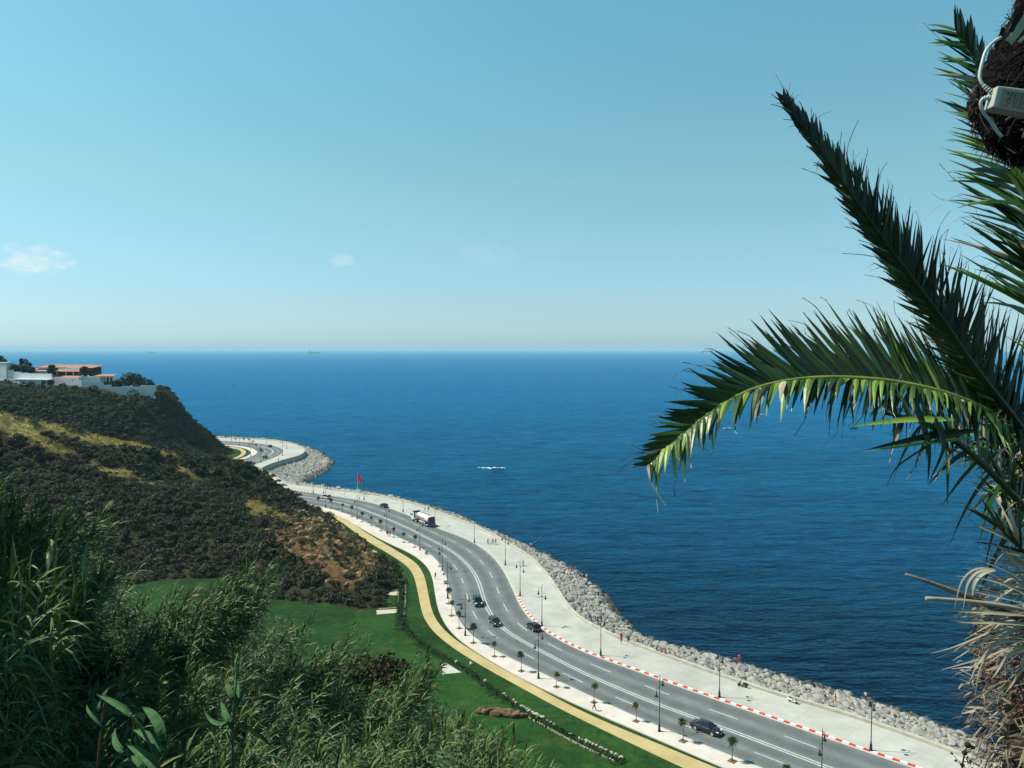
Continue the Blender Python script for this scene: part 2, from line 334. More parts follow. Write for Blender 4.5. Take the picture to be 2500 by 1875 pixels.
M['red'] = mat('red_kerb_paint', (0.55, 0.055, 0.04), 0.6, 0.2, 2); M['white'] = mat('white_paint', (0.66, 0.66, 0.62), 0.6, 0.1, 2)
M['line'] = mat('road_paint', (0.34, 0.36, 0.34), 0.7, 0.15, 2.5, col2=(0.54, 0.56, 0.53), detail=9)
M['seawall'] = mat('sea_wall_concrete', (0.38, 0.37, 0.295), 0.9, 0.2, 0.6, 0.2, 4)
M['sand'] = mat('sand_path', (0.36, 0.285, 0.125), 0.95, 0.2, 0.35, 0.2, 6, col2=(0.45, 0.37, 0.19), spec=0.1)
M['rockbase'] = mat('rock_core', (0.16, 0.155, 0.14), 0.95, 0.4, 1.0, 0.6, 2)
def lawn_mat():
    m = mat('lawn_grass', (0.0045, 0.021, 0.0045), 0.9, 0.4, 0.05, 0.5, 9, col2=(0.020, 0.066, 0.012), spec=0.1, detail=10); nt = m.node_tree; N, L = nt.nodes, nt.links; b = N['Principled BSDF']
    src = b.inputs['Base Color'].links[0].from_socket; tc = N.new('ShaderNodeTexCoord')
    def nz(s, d, r): n = N.new('ShaderNodeTexNoise'); n.inputs['Scale'].default_value = s; n.inputs['Detail'].default_value = d; n.inputs['Roughness'].default_value = r; L.new(tc.outputs['Object'], n.inputs['Vector']); return n.outputs['Fac']
    def mr(f, a, b_, c, d): n = N.new('ShaderNodeMapRange'); n.inputs['From Min'].default_value = a; n.inputs['From Max'].default_value = b_; n.inputs['To Min'].default_value = c; n.inputs['To Max'].default_value = d; L.new(f, n.inputs['Value']); return n.outputs['Result']
    c = N.new('ShaderNodeMix'); c.data_type = 'RGBA'; c.blend_type = 'MULTIPLY'; c.inputs['Factor'].default_value = 1; L.new(src, c.inputs['A']); L.new(mr(nz(0.9, 8, .75), .3, .7, .5, 1.5), c.inputs['B'])
    dry = N.new('ShaderNodeMix'); dry.data_type = 'RGBA'; L.new(mr(nz(0.22, 8, .72), .52, .72, 0, .8), dry.inputs['Factor']); L.new(c.outputs['Result'], dry.inputs['A']); dry.inputs['B'].default_value = (0.060, 0.085, 0.018, 1)      # thin, sun-dried patches
    L.new(dry.outputs['Result'], b.inputs['Base Color']); return m
M['lawn'] = lawn_mat()

# road sheet with a lane-wear attribute
Ki, Ii = match(CENT, [KERB, INNER])
n = len(CENT); div = 24; V = []; lane = []; F = []
for i in range(n):
    for k in range(div + 1):
        t = k / div
        p = Ii[i] * (1 - t * 2) + CENT[i] * (t * 2) if t < 0.5 else CENT[i] * (2 - 2 * t) + Ki[i] * (2 * t - 1)
        V.append((p[0], p[1], ZR)); x = (t * 4) % 1.0      # four lanes
        lane.append(0.5 + 0.5 * math.cos((x - 0.5) * 2 * PI) if 0.02 < t < 0.98 else 0.0)
for i in range(n - 1):
    for k in range(div):
        a = i * (div + 1) + k; F.append((a, a + 1, a + div + 2, a + div + 1))
me = np_mesh('road', np.array(V), np.array(F), M['asphalt']); up(me)
at = me.attributes.new('lane', 'FLOAT', 'POINT'); at.data.foreach_set('value', lane)
tag(link('road', me), kind='structure')

# promenade, pavement, kerbs
Ee, = match(KERB, [EDGE]); NK = normals(KERB)
K2 = KERB - NK * 0.3
mb = strip(K2, Ee, ZR + 0.15, div=4); me = mb.mesh('promenade', M['prom']); up(me); tag(link('promenade', me), kind='structure')
Wi, = match(INNER, [WALK_IN]); NI = normals(INNER); I2 = INNER + NI * 0.25
mb = strip(I2, Wi, ZR + 0.13, div=2); strip(Wi, Wi + 0.001, ZR + 0.13, ZR - 0.1, mb); me = mb.mesh('pavement', M['walk']); up(me); tag(link('pavement', me), kind='structure')
sK = arclen(KERB); mb = MB()
def kerb_run(i0, i1, mi, h, A, B):
    for (P, Q, z0, z1) in ((A, A, ZR - 0.05, h), (A, B, h, h), (B, B, h, ZR - 0.05)):
        a, b = np.c_[P[i0:i1 + 1], np.full(i1 - i0 + 1, z0)], np.c_[Q[i0:i1 + 1], np.full(i1 - i0 + 1, z1)]
        m_ = i1 - i0 + 1; mb.add(np.vstack([a, b]), [(k, k + 1, m_ + k + 1, m_ + k) for k in range(m_ - 1)], mi)
KD = 0.25; KF = resample(KERB, KD); KB = KF - normals(KF) * 0.42; sKF = arclen(KF)
def s_of(p): return sKF[np.argmin(((KF - np.array(p[:2])) ** 2).sum(1))]
s_end = s_of(g('4', 1150, 905)); s_b0, s_b1 = s_of(g('2', 1170, 806)), s_of(g('2', 940, 775)); step = int(1.2 / KD)
i = 0; col_i = 0
while i < len(KF) - 1:
    j = min(i + step, len(KF) - 1); s = sKF[i]
    if s < s_end or s_b0 < s < s_b1: kerb_run(i, j, 1 + col_i % 2, ZR + 0.158, KF, KB); col_i += 1
    else: kerb_run(i, j, 0, ZR + 0.154, KF, KB)
    i = j
tag(mb.build('promenade_kerb', [M['kerb'], M['red'], M['white']]), kind='structure')
mb = MB(); kerb_run(0, len(INNER) - 1, 0, ZR + 0.134, INNER, I2 + NI * 0.02); tag(mb.build('pavement_kerb', M['kerb']), kind='structure')
# pale gutter strip along the promenade kerb
mb = strip(KERB + NK * 0.02, KERB + NK * 0.42, ZR + 0.004); me = mb.mesh('gutter', M['kerb']); up(me); tag(link('gutter', me), kind='structure')

# painted lines: double centre line, dashed lane lines
mb = MB(); NC = normals(CENT)
for o in (-0.42, 0.18): strip(CENT + NC * o, CENT + NC * (o + 0.24), ZR + 0.006, mb=mb)
C2 = resample(CENT, 0.5); Kc, Ic = match(C2, [KERB, INNER]); s2 = arclen(C2)
for B, ph in ((Kc, s_of(g('5', 575, 948))), (Ic, 4.0)):
    mid = smooth((C2 + B) / 2, 0.5, 4.0); nm = normals(mid); sm = arclen(mid); per = 12.6; L0 = 5.4
    s = 0
    while s < sm[-1] - 6:
        a, b = np.searchsorted(sm, s), np.searchsorted(sm, s + L0)
        strip((mid - nm * 0.1)[a:b], (mid + nm * 0.1)[a:b], ZR + 0.006, mb=mb); s += per
me = mb.mesh('road_markings', M['line']); up(me); tag(link('road_markings', me), kind='structure')

# sandy path and the lawn sheet
Pl, = match(PATH_R, [PATH_L]); mb = strip(PATH_R, Pl, ZR + 0.03, div=2)
P2R = smooth(trace(ZR, ('2', [(240, 308), (330, 312), (400, 330), (440, 355), (440, 380), (410, 405), (360, 430), (290, 455)])), 1, 3)
P2L = smooth(trace(ZR, ('2', [(240, 318), (310, 325), (370, 340), (395, 365), (390, 388), (360, 408), (310, 430), (260, 445)])), 1, 3)
P2l, = match(P2R, [P2L]); strip(P2R, P2l, ZR + 0.03, mb=mb)
me = mb.mesh('sandy_path', M['sand']); up(me); tag(link('sandy_path', me), kind='structure')
poly = [Vector((p[0], p[1], 0)) for p in WALK_IN[::2]] + [Vector(p) for p in ((-420, 560, 0), (-460, 300, 0), (-420, 0, 0), (0, -30, 0), (60, 10, 0))]
tri = tessellate_polygon([poly]); me = bpy.data.meshes.new('lawn'); me.from_pydata([(p.x, p.y, ZR - 0.03) for p in poly], [], [tuple(t) for t in tri]); me.materials.append(M['lawn']); up(me)
tag(link('lawn', me), kind='structure')

# sea wall: low parapet on the seaward edge of the promenade, with its tall outer face
NE = normals(EDGE); mb = MB(); a = EDGE + NE * 0.35; b = EDGE - NE * 0.3
ring = [(a, ZR + 0.1), (a + NE * -0.02, ZR + 0.62), (a - NE * 0.06, ZR + 0.68), (b + NE * 0.05, ZR + 0.68), (b, ZR + 0.62), (b - NE * 0.25, 0.2)]
m_ = len(EDGE); V = np.vstack([np.c_[P, np.full(m_, z)] for P, z in ring])
mb.add(V, [(r * m_ + k, r * m_ + k + 1, (r + 1) * m_ + k + 1, (r + 1) * m_ + k) for r in range(5) for k in range(m_ - 1)])
tag(mb.build('sea_wall', M['seawall']), 'long low beige concrete sea wall between the promenade and the boulders', 'wall')

# bank under the boulders
Ew, = match(WATER, [EDGE]); NW = normals(WATER)
def bank(i, t):           # point on the boulder bank: t = 0 at the wall, 1 at the water line
    a, b = Ew[i], WATER[i]; p = a * (1 - t) + b * t; far = np.clip((a[1] - 330) / 60, 0, 1)
    z0 = 4.6 * (1 - far) + 3.0 * far
    return np.array([p[0], p[1], z0 * (1 - t) ** 0.85 + 0.0])
V, F = [], []; kk = 6; idx = range(0, len(WATER), 2)
for i in idx:
    for k in range(kk + 1):
        t = k / kk * 1.25; p = bank(i, min(t, 1)); 
        if t > 1: p = np.r_[WATER[i] + (WATER[i] - Ew[i]) * (t - 1), -(t - 1) * 8]
        V.append(p - np.array([0, 0, 0.35]))
nn = len(list(idx))
for i in range(nn - 1):
    for k in range(kk): a = i * (kk + 1) + k; F.append((a, a + 1, a + kk + 2, a + kk + 1))
me = np_mesh('rock_bank', np.array(V), np.array(F), M['rockbase']); up(me); tag(link('rock_bank', me), kind='structure')

# ------------------------------------------------------------------ sea
def water_mat():
    m = bpy.data.materials.new('sea_water'); m.use_nodes = True; nt = m.node_tree; N, L = nt.nodes, nt.links; b = N['Principled BSDF']
    b.inputs['Roughness'].default_value = 1.0; b.inputs['Specular IOR Level'].default_value = 0.0
    tc = N.new('ShaderNodeTexCoord')
    def noise(scale, sx, sy, rot, det=3, rough=0.55):
        mp = N.new('ShaderNodeMapping'); mp.inputs['Scale'].default_value = (sx * scale, sy * scale, scale); mp.inputs['Rotation'].default_value = (0, 0, rot)
        L.new(tc.outputs['Object'], mp.inputs['Vector']); nz = N.new('ShaderNodeTexNoise'); nz.inputs['Scale'].default_value = 1; nz.inputs['Detail'].default_value = det; nz.inputs['Roughness'].default_value = rough
        nz.inputs['Distortion'].default_value = 0.4; L.new(mp.outputs['Vector'], nz.inputs['Vector']); return nz.outputs['Fac']
    # base colour: dark near the viewpoint, brighter blue further out, with broad patches
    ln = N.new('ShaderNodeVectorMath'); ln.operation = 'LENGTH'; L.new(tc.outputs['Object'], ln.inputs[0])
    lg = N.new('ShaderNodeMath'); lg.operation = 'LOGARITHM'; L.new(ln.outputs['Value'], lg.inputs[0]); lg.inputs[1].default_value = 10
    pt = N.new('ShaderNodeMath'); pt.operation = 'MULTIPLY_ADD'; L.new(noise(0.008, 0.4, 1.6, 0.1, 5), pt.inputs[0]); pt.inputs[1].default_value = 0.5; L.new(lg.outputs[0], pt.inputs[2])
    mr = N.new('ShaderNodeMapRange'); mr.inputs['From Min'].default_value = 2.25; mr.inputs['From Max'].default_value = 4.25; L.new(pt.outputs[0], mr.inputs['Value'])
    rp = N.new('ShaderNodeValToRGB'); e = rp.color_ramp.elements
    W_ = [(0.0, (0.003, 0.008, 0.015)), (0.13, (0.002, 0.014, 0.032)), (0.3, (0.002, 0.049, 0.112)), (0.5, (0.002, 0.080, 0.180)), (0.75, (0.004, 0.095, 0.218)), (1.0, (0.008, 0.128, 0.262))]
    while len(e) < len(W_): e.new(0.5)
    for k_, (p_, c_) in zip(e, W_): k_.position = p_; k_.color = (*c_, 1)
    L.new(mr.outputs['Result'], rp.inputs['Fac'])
    # light crests and dark troughs painted into the base colour with stretched noise
    w1, w2 = noise(0.13, 0.35, 1.2, -0.12, 4, .65), noise(0.45, 0.4, 1.1, 0.15, 4, .65)
    ws = N.new('ShaderNodeMath'); ws.operation = 'MULTIPLY_ADD'; L.new(w1, ws.inputs[0]); ws.inputs[1].default_value = 1.0; L.new(w2, ws.inputs[2])
    wr = N.new('ShaderNodeMapRange'); wr.inputs['From Min'].default_value = 0.72; wr.inputs['From Max'].default_value = 1.28; wr.inputs['To Min'].default_value = 0.35; wr.inputs['To Max'].default_value = 1.7; L.new(ws.outputs[0], wr.inputs['Value'])
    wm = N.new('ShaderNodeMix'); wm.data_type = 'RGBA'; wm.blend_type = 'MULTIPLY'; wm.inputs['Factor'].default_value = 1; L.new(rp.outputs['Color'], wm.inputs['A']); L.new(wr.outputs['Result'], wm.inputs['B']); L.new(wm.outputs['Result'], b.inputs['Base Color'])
    h = None
    for sc, sx, sy, rot, amp, det in ((0.03, 0.3, 1.2, 0.25, 2.2, 3), (0.11, 0.4, 1.1, -0.15, 2.2, 4), (0.30, 0.5, 1.0, 0.1, 1.3, 4), (1.0, 0.6, 1.0, -0.3, 0.4, 3)):
        o = noise(sc, sx, sy, rot, det); mu = N.new('ShaderNodeMath'); mu.operation = 'MULTIPLY_ADD'; L.new(o, mu.inputs[0]); mu.inputs[1].default_value = amp
        if h is None: mu.inputs[2].default_value = 0
        else: L.new(h, mu.inputs[2])
        h = mu.outputs[0]
    bp = N.new('ShaderNodeBump'); bp.inputs['Strength'].default_value = 1.0; bp.inputs['Distance'].default_value = 1.0; L.new(h, bp.inputs['Height']); L.new(bp.outputs['Normal'], b.inputs['Normal'])
    gl = N.new('ShaderNodeBsdfGlossy'); gl.inputs['Roughness'].default_value = 0.16; gl.inputs['Color'].default_value = (0.26, 0.66, 0.92, 1); L.new(bp.outputs['Normal'], gl.inputs['Normal'])
    fr = N.new('ShaderNodeFresnel'); fr.inputs['IOR'].default_value = 1.33; L.new(bp.outputs['Normal'], fr.inputs['Normal'])
    fm = N.new('ShaderNodeMath'); fm.operation = 'MULTIPLY'; L.new(fr.outputs[0], fm.inputs[0]); fm.inputs[1].default_value = 0.46
    ms = N.new('ShaderNodeMixShader'); L.new(fm.outputs[0], ms.inputs[0]); L.new(b.outputs[0], ms.inputs[1]); L.new(gl.outputs[0], ms.inputs[2]); L.new(ms.outputs[0], N['Material Output'].inputs['Surface'])
    return m
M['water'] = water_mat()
V = [(0, 200, 0)]; F = []; R_ = [60, 150, 400, 1000, 3000, 9000, 28000]; nseg = 128
for r in R_:
    for k in range(nseg): a = 2 * PI * k / nseg; V.append((r * math.cos(a), 200 * 0 + r * math.sin(a), 0))
V[0] = (0, 0, 0)
F = [(0, 1 + k, 1 + (k + 1) % nseg) for k in range(nseg)]
for j in range(len(R_) - 1):
    for k in range(nseg): a, b = 1 + j * nseg, 1 + (j + 1) * nseg; F.append((a + k, b + k, b + (k + 1) % nseg, a + (k + 1) % nseg))
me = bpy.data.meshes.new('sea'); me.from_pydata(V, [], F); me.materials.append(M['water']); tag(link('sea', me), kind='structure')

# ------------------------------------------------------------------ haze
HAZE = 0.00006
hm = bpy.data.materials.new('haze_air'); hm.use_nodes = True; nt = hm.node_tree; nt.nodes.remove(nt.nodes['Principled BSDF'])
pv = nt.nodes.new('ShaderNodeVolumePrincipled'); pv.inputs['Color'].default_value = (0.50, 0.84, 1.0, 1); pv.inputs['Density'].default_value = HAZE; pv.inputs['Anisotropy'].default_value = 0.0
nt.links.new(pv.outputs[0], nt.nodes['Material Output'].inputs['Volume'])
mb = MB(); mb.box((0, 0, 48), (60000, 60000, 100)); tag(mb.build('haze', hm), kind='stuff')
# ------------------------------------------------------------------ hills
class TPS:
    """thin-plate height surface through surveyed points"""
    def __init__(s, P, lam=2.0):
        P = np.array(P, float); s.X = P[:, :2]; n = len(P)
        K = s.k(np.linalg.norm(s.X[:, None] - s.X[None], axis=2)) + lam * 20 * np.eye(n); Q = np.c_[np.ones(n), s.X]
        A = np.block([[K, Q], [Q.T, np.zeros((3, 3))]]); s.w = np.linalg.solve(A, np.r_[P[:, 2], 0, 0, 0])
    @staticmethod
    def k(r): return np.where(r > 1e-6, r * r * np.log(np.maximum(r, 1e-6)), 0.0)
    def __call__(s, X):
        X = np.atleast_2d(X); out = np.zeros(len(X))
        for a in range(0, len(X), 4000):
            x = X[a:a + 4000]; out[a:a + 4000] = s.k(np.linalg.norm(x[:, None] - s.X[None], axis=2)) @ s.w[:-3] + np.c_[np.ones(len(x)), x] @ s.w[-3:]
        return out
def fbm(X, sc, oct=4, seed=0.0):
    return np.array([mnoise.fractal(Vector((x / sc + seed, y / sc - seed, seed * 0.7)), 1.0, 2.0, oct) for x, y in X])
A3 = lambda u, v, d: AT(u, v, d)
# the hillside in the middle distance, its crest and the spur that runs down to the lawn
crest = [(-500, 965, 240), (-250, 990, 248), (0, 1012, 255), (85, 1028, 258), (150, 1038, 262), (240, 1067, 266), (283, 1079, 268), (340, 1086, 271), (436, 1118, 276), (520, 1122, 281), (564, 1128, 284), (600, 1142, 287), (621, 1150, 289), (646, 1153, 291), (672, 1164, 292), (699, 1184, 292), (715, 1197, 290), (743, 1219, 285), (766, 1240, 280)]
face = [(800, 1330, 205), (850, 1380, 190), (895, 1440, 178), (760, 1290, 225), (700, 1300, 215), (600, 1250, 230), (500, 1250, 225), (400, 1200, 235), (300, 1250, 218), (200, 1200, 230), (100, 1150, 240), (0, 1200, 225), (0, 1100, 245), (200, 1120, 250), (400, 1150, 262), (550, 1180, 270), (600, 1330, 208), (500, 1350, 205), (400, 1370, 203), (250, 1350, 205), (100, 1350, 200), (-200, 1200, 215), (-200, 1350, 195), (-500, 1250, 200), (840, 1300, 222), (880, 1350, 204), (920, 1410, 186)]
foot = [('2', 1270, 1020), ('2', 1400, 1110), ('2', 1500, 1190), ('3', 840, 800), ('3', 940, 930), ('3', 1050, 985), ('3', 1140, 1060), ('3', 1200, 1150), ('3', 1215, 1340), ('3', 1130, 1420), ('3', 1010, 1570), ('8', 800, 545), ('8', 650, 490), ('7', 1480, 512), ('7', 1250, 516), ('7', 1000, 528), ('7', 800, 570), ('7', 500, 620)]
P = [A3(*c) for c in crest] + [A3(*c) for c in face] + [g(*f, 5.0) for f in foot]
for c in crest:
    p = A3(*c); d = max(0, p[2] - 5)
    for k, fr in ((16, .78), (34, .45), (60, .05)): P.append(np.array([p[0] - 0.1 * k, p[1] + k, max(4.0, 5 + d * fr - 1)]))
for x, y in ((-130, 160), (-90, 150), (-50, 150), (-20, 160), (-10, 190), (-15, 220), (-35, 260), (-180, 160), (-260, 170)): P.append(np.array([x, y, 2.0]))
H1 = TPS(P, 1.0)
# the headland with the villa
wallbase = [(378, 957.6, 410), (293, 965.8, 402), (253, 954, 400), (192, 946, 400), (116, 951, 399), (0, 942, 399), (-200, 938, 399)]
edge = [(402, 959, 412), (422, 981, 416), (442, 1004, 419), (482, 1035, 424), (510, 1052, 428), (533, 1077, 432), (555, 1093, 435), (565, 1100, 436.5)]
hf = [(100, 1000, 375), (250, 1040, 372), (400, 1080, 385), (500, 1110, 398), (0, 990, 372), (200, 980, 385), (300, 1000, 388), (400, 1020, 400), (450, 1060, 410), (520, 1095, 420), (-200, 980, 372)]
P = [A3(*c) for c in wallbase + edge + hf]
for c in wallbase: p = A3(*c); k_ = -1.6 if c[0] > 270 else .8; P += [np.array([p[0] - 1, p[1] + 12, p[2] + k_]), np.array([p[0] - 6, p[1] + 32, p[2] + k_])]
for x, y, z in ((-185, 448, 8), (-200, 452, 8), (-215, 462, 6), (-230, 475, 8), (-260, 485, 14), (-300, 500, 20), (-170, 440, 5), (-330, 330, 12), (-250, 335, 6), (-200, 345, 4), (-160, 370, 2), (-145, 400, 1.5), (-150, 430, 2), (-165, 446, 2), (-185, 462, 1)): P.append(np.array([x, y, z]))
H2 = TPS(P, 0.6)
def land_side(XY):        # metres to the land side of the pavement edge (negative = over the road)
    out = np.full(len(XY), 1e9); nW = normals(WALK_IN)
    for a in range(0, len(XY), 3000):
        x = XY[a:a + 3000]; d2 = ((x[:, None] - WALK_IN[None]) ** 2).sum(2); k = d2.argmin(1); sg = ((x - WALK_IN[k]) * nW[k]).sum(1); out[a:a + 3000] = np.sign(sg) * np.sqrt(d2[np.arange(len(x)), k])
    return out
def hill_mesh(name, H, x0, x1, y0, y1, st, amp, sc, seed, m, zmin):
    xs, ys = np.arange(x0, x1 + .1, st), np.arange(y0, y1 + .1, st); X, Y = np.meshgrid(xs, ys); XY = np.c_[X.ravel(), Y.ravel()]
    z = H(XY); nz = fbm(XY, sc, 5, seed); k = np.clip((z - 5) / 6, 0, 1); z = z + amp * nz * k; z = np.minimum(z, 4.2 + np.maximum(land_side(XY) - 0.4, -2) * 2.6)
    V = np.c_[XY, np.maximum(z, zmin - 1.5)]; nx, ny = len(xs), len(ys)
    i = np.arange(nx * ny).reshape(ny, nx); Q = np.stack([i[:-1, :-1], i[:-1, 1:], i[1:, 1:], i[1:, :-1]], -1).reshape(-1, 4)
    Q = Q[(z[Q] > zmin - 0.8).any(1)]
    me = np_mesh(name, V, Q, m, smooth=True); return me, XY, z
def soil_mat():
    m = bpy.data.materials.new('hill_soil'); m.use_nodes = True; nt = m.node_tree; N, L = nt.nodes, nt.links; b = N['Principled BSDF']; b.inputs['Roughness'].default_value = 0.95; b.inputs['Specular IOR Level'].default_value = 0.1
    tc = N.new('ShaderNodeTexCoord'); geo = N.new('ShaderNodeAttribute'); geo.attribute_name = 'dry'; g2 = N.new('ShaderNodeAttribute'); g2.attribute_name = 'soil'
    def nz(s, d=6, r=.6): n = N.new('ShaderNodeTexNoise'); n.inputs['Scale'].default_value = s; n.inputs['Detail'].default_value = d; n.inputs['Roughness'].default_value = r; L.new(tc.outputs['Object'], n.inputs['Vector']); return n.outputs['Fac']
    def ramp(f, a, b_, c1, c2): r = N.new('ShaderNodeValToRGB'); r.color_ramp.elements[0].position = a; r.color_ramp.elements[1].position = b_; r.color_ramp.elements[0].color = (*c1, 1); r.color_ramp.elements[1].color = (*c2, 1); L.new(f, r.inputs['Fac']); return r.outputs['Color']
    def mixc(f, a, c): x = N.new('ShaderNodeMix'); x.data_type = 'RGBA'; L.new(f, x.inputs['Factor']); L.new(a, x.inputs['A']); L.new(c, x.inputs['B']); return x.outputs['Result']
    scrub = ramp(nz(0.4), .35, .7, (0.016, 0.018, 0.009), (0.05, 0.045, 0.022))
    grass = ramp(nz(0.6, 8), .3, .7, (0.22, 0.175, 0.05), (0.44, 0.37, 0.14))
    soil = ramp(nz(0.5, 9, .7), .3, .72, (0.034, 0.021, 0.012), (0.18, 0.105, 0.052))
    L.new(mixc(g2.outputs['Fac'], mixc(geo.outputs['Fac'], scrub, grass), soil), b.inputs['Base Color'])
    bp = N.new('ShaderNodeBump'); bp.inputs['Strength'].default_value = 0.9; bp.inputs['Distance'].default_value = 0.7; L.new(nz(0.8, 8, .7), bp.inputs['Height']); L.new(bp.outputs['Normal'], b.inputs['Normal'])
    return m
M['hill'] = soil_mat()
def inpoly(u, v, poly):
    c = np.zeros(len(u), bool); n = len(poly)
    for i in range(n):
        (x1, y1), (x2, y2) = poly[i], poly[(i + 1) % n]
        c ^= ((y1 > v) != (y2 > v)) & (u < (x2 - x1) * (v - y1) / (y2 - y1 + 1e-9) + x1)
    return c
def PXn(P):
    x, y, z = P[:, 0], P[:, 1], P[:, 2] - CAMZ; f = y * _c - z * _s; u = y * _s + z * _c
    return 1250 + FPX * x / f, 937.5 - FPX * u / f
def r2s(r, pts): return [q(r, *p) for p in pts]
# surveyed patches of open dry grass and bare soil on the hillside
DRY = [r2s('1', [(-200, 700), (0, 740), (280, 800), (530, 840), (850, 930), (1200, 990), (1540, 1100), (1530, 1140), (1330, 1080), (1000, 1020), (860, 1000), (700, 985), (640, 950), (540, 905), (480, 900), (360, 900), (330, 930), (520, 1020), (650, 1100), (500, 1060), (380, 1010), (230, 960), (130, 930), (60, 900), (-200, 900)]),
       r2s('1', [(780, 1165), (900, 1190), (1100, 1240), (1230, 1330), (1370, 1360), (1380, 1390), (1240, 1370), (1130, 1300), (940, 1270), (850, 1220)]),
       r2s('1', [(1440, 1190), (1600, 1230), (1760, 1300), (1700, 1310), (1560, 1250)]),
       r2s('2', [(390, 870), (480, 880), (640, 960), (760, 1010), (900, 1150), (820, 1120), (700, 1050), (560, 1030), (440, 930)]),
       r2s('2', [(610, 830), (700, 870), (760, 950), (700, 930), (640, 880)])]
SOIL = [r2s('2', [(900, 950), (1010, 985), (1300, 1090), (1500, 1185), (1650, 1330), (1780, 1440), (1700, 1600), (1500, 1650), (1200, 1600), (1000, 1480), (860, 1380), (700, 1250), (560, 1200), (640, 1160), (800, 1200), (900, 1150), (820, 1050)]),
        r2s('3', [(640, 750), (800, 760), (900, 900), (1000, 980), (1080, 1100), (1000, 1200), (900, 1250), (860, 1340), (700, 1330), (560, 1330), (500, 1230), (430, 1100), (400, 900)])]
def patch_w(XY, z, polys, seed, jit=14):
    j = fbm(XY, 6.0, 3, seed); j2 = fbm(XY, 6.0, 3, seed + 9)
    u, v = PXn(np.c_[XY, z]); wgt = np.zeros(len(XY))
    for p in polys:
        for k in ((0, 0), (jit * .6, 0), (-jit * .6, 0), (0, jit * .4), (0, -jit * .4)): wgt += inpoly(u + j * jit + k[0], v + j2 * jit * .6 + k[1], p) / 5.0
    return np.clip(wgt, 0, 1)
me, XY, z = hill_mesh('hillside', H1, -330, 0, 150, 352, 1.5, 1.1, 7.0, 3.1, M['hill'], 4.95)
dry, soil = patch_w(XY, z, DRY, 1.7), patch_w(XY, z, SOIL, 5.2)
HS = dict(XY=XY, z=z, dry=dry, soil=soil)
for nm, a in (('dry', dry), ('soil', soil)): me.attributes.new(nm, 'FLOAT', 'POINT').data.foreach_set('value', a.astype(np.float32))
tag(link('hillside', me), kind='structure')
me, XY2, z2 = hill_mesh('headland', H2, -420, -135, 335, 520, 2.0, 0.9, 9.0, 7.7, M['hill'], 4.95)
for nm, a in (('dry', np.zeros(len(XY2))), ('soil', np.clip(fbm(XY2, 9, 4, 2.2) * 0.7 - 0.05, 0, 1) * (XY2[:, 0] > -205))): me.attributes.new(nm, 'FLOAT', 'POINT').data.foreach_set('value', a.astype(np.float32))
tag(link('headland', me), kind='structure')
# the slope right below the viewer
RIM = [(-1400, 1150), (-400, 1180), (0, 1195), (110, 1215), (190, 1255), (250, 1340), (300, 1420), (350, 1470), (480, 1480), (600, 1470), (680, 1500), (720, 1590), (860, 1620), (1000, 1690), (1100, 1740), (1200, 1830), (1330, 1930), (1500, 2100), (2600, 2300)]
def H3f(XY):
    x, y = XY[:, 0], XY[:, 1]
    rat = np.clip(x / np.maximum(y, 3.0), -1.4, .7); uu = 1250 + FPX * rat; sl = (np.interp(uu, [a for a, b in RIM], [b for a, b in RIM]) - 853) / FPX
    za, zb_ = 63 - 18 * .60 - 3.2, 63 - 40 * sl - 3.4          # a gully below the terrace, then a reed-grown rim, then the drop to the lawn
    z = np.where(y < 3, 61 + 0 * y, np.where(y < 18, 57.5 + (za - 57.5) * (y - 3) / 15, za + (zb_ - za) * (y - 18) / 22))
    z = np.where(y > 40, np.maximum(zb_ + (3.0 - zb_) * (y - 40) / 62, 3.0), z)
    return z
xs, ys = np.arange(-75, 60.1, 1.0), np.arange(-10, 112, 1.0); X, Y = np.meshgrid(xs, ys); XY3 = np.c_[X.ravel(), Y.ravel()]; z3 = H3f(XY3) + 0.5 * fbm(XY3, 5, 4, 4.4)
i = np.arange(len(xs) * len(ys)).reshape(len(ys), len(xs)); Q = np.stack([i[:-1, :-1], i[:-1, 1:], i[1:, 1:], i[1:, :-1]], -1).reshape(-1, 4); Q = Q[(z3[Q] > 4.0).any(1)]
me = np_mesh('near_slope', np.c_[XY3, z3], Q, M['hill'], smooth=True)
for nm in ('dry', 'soil'): me.attributes.new(nm, 'FLOAT', 'POINT').data.foreach_set('value', np.zeros(len(XY3), np.float32))
tag(link('near_slope', me), kind='structure')
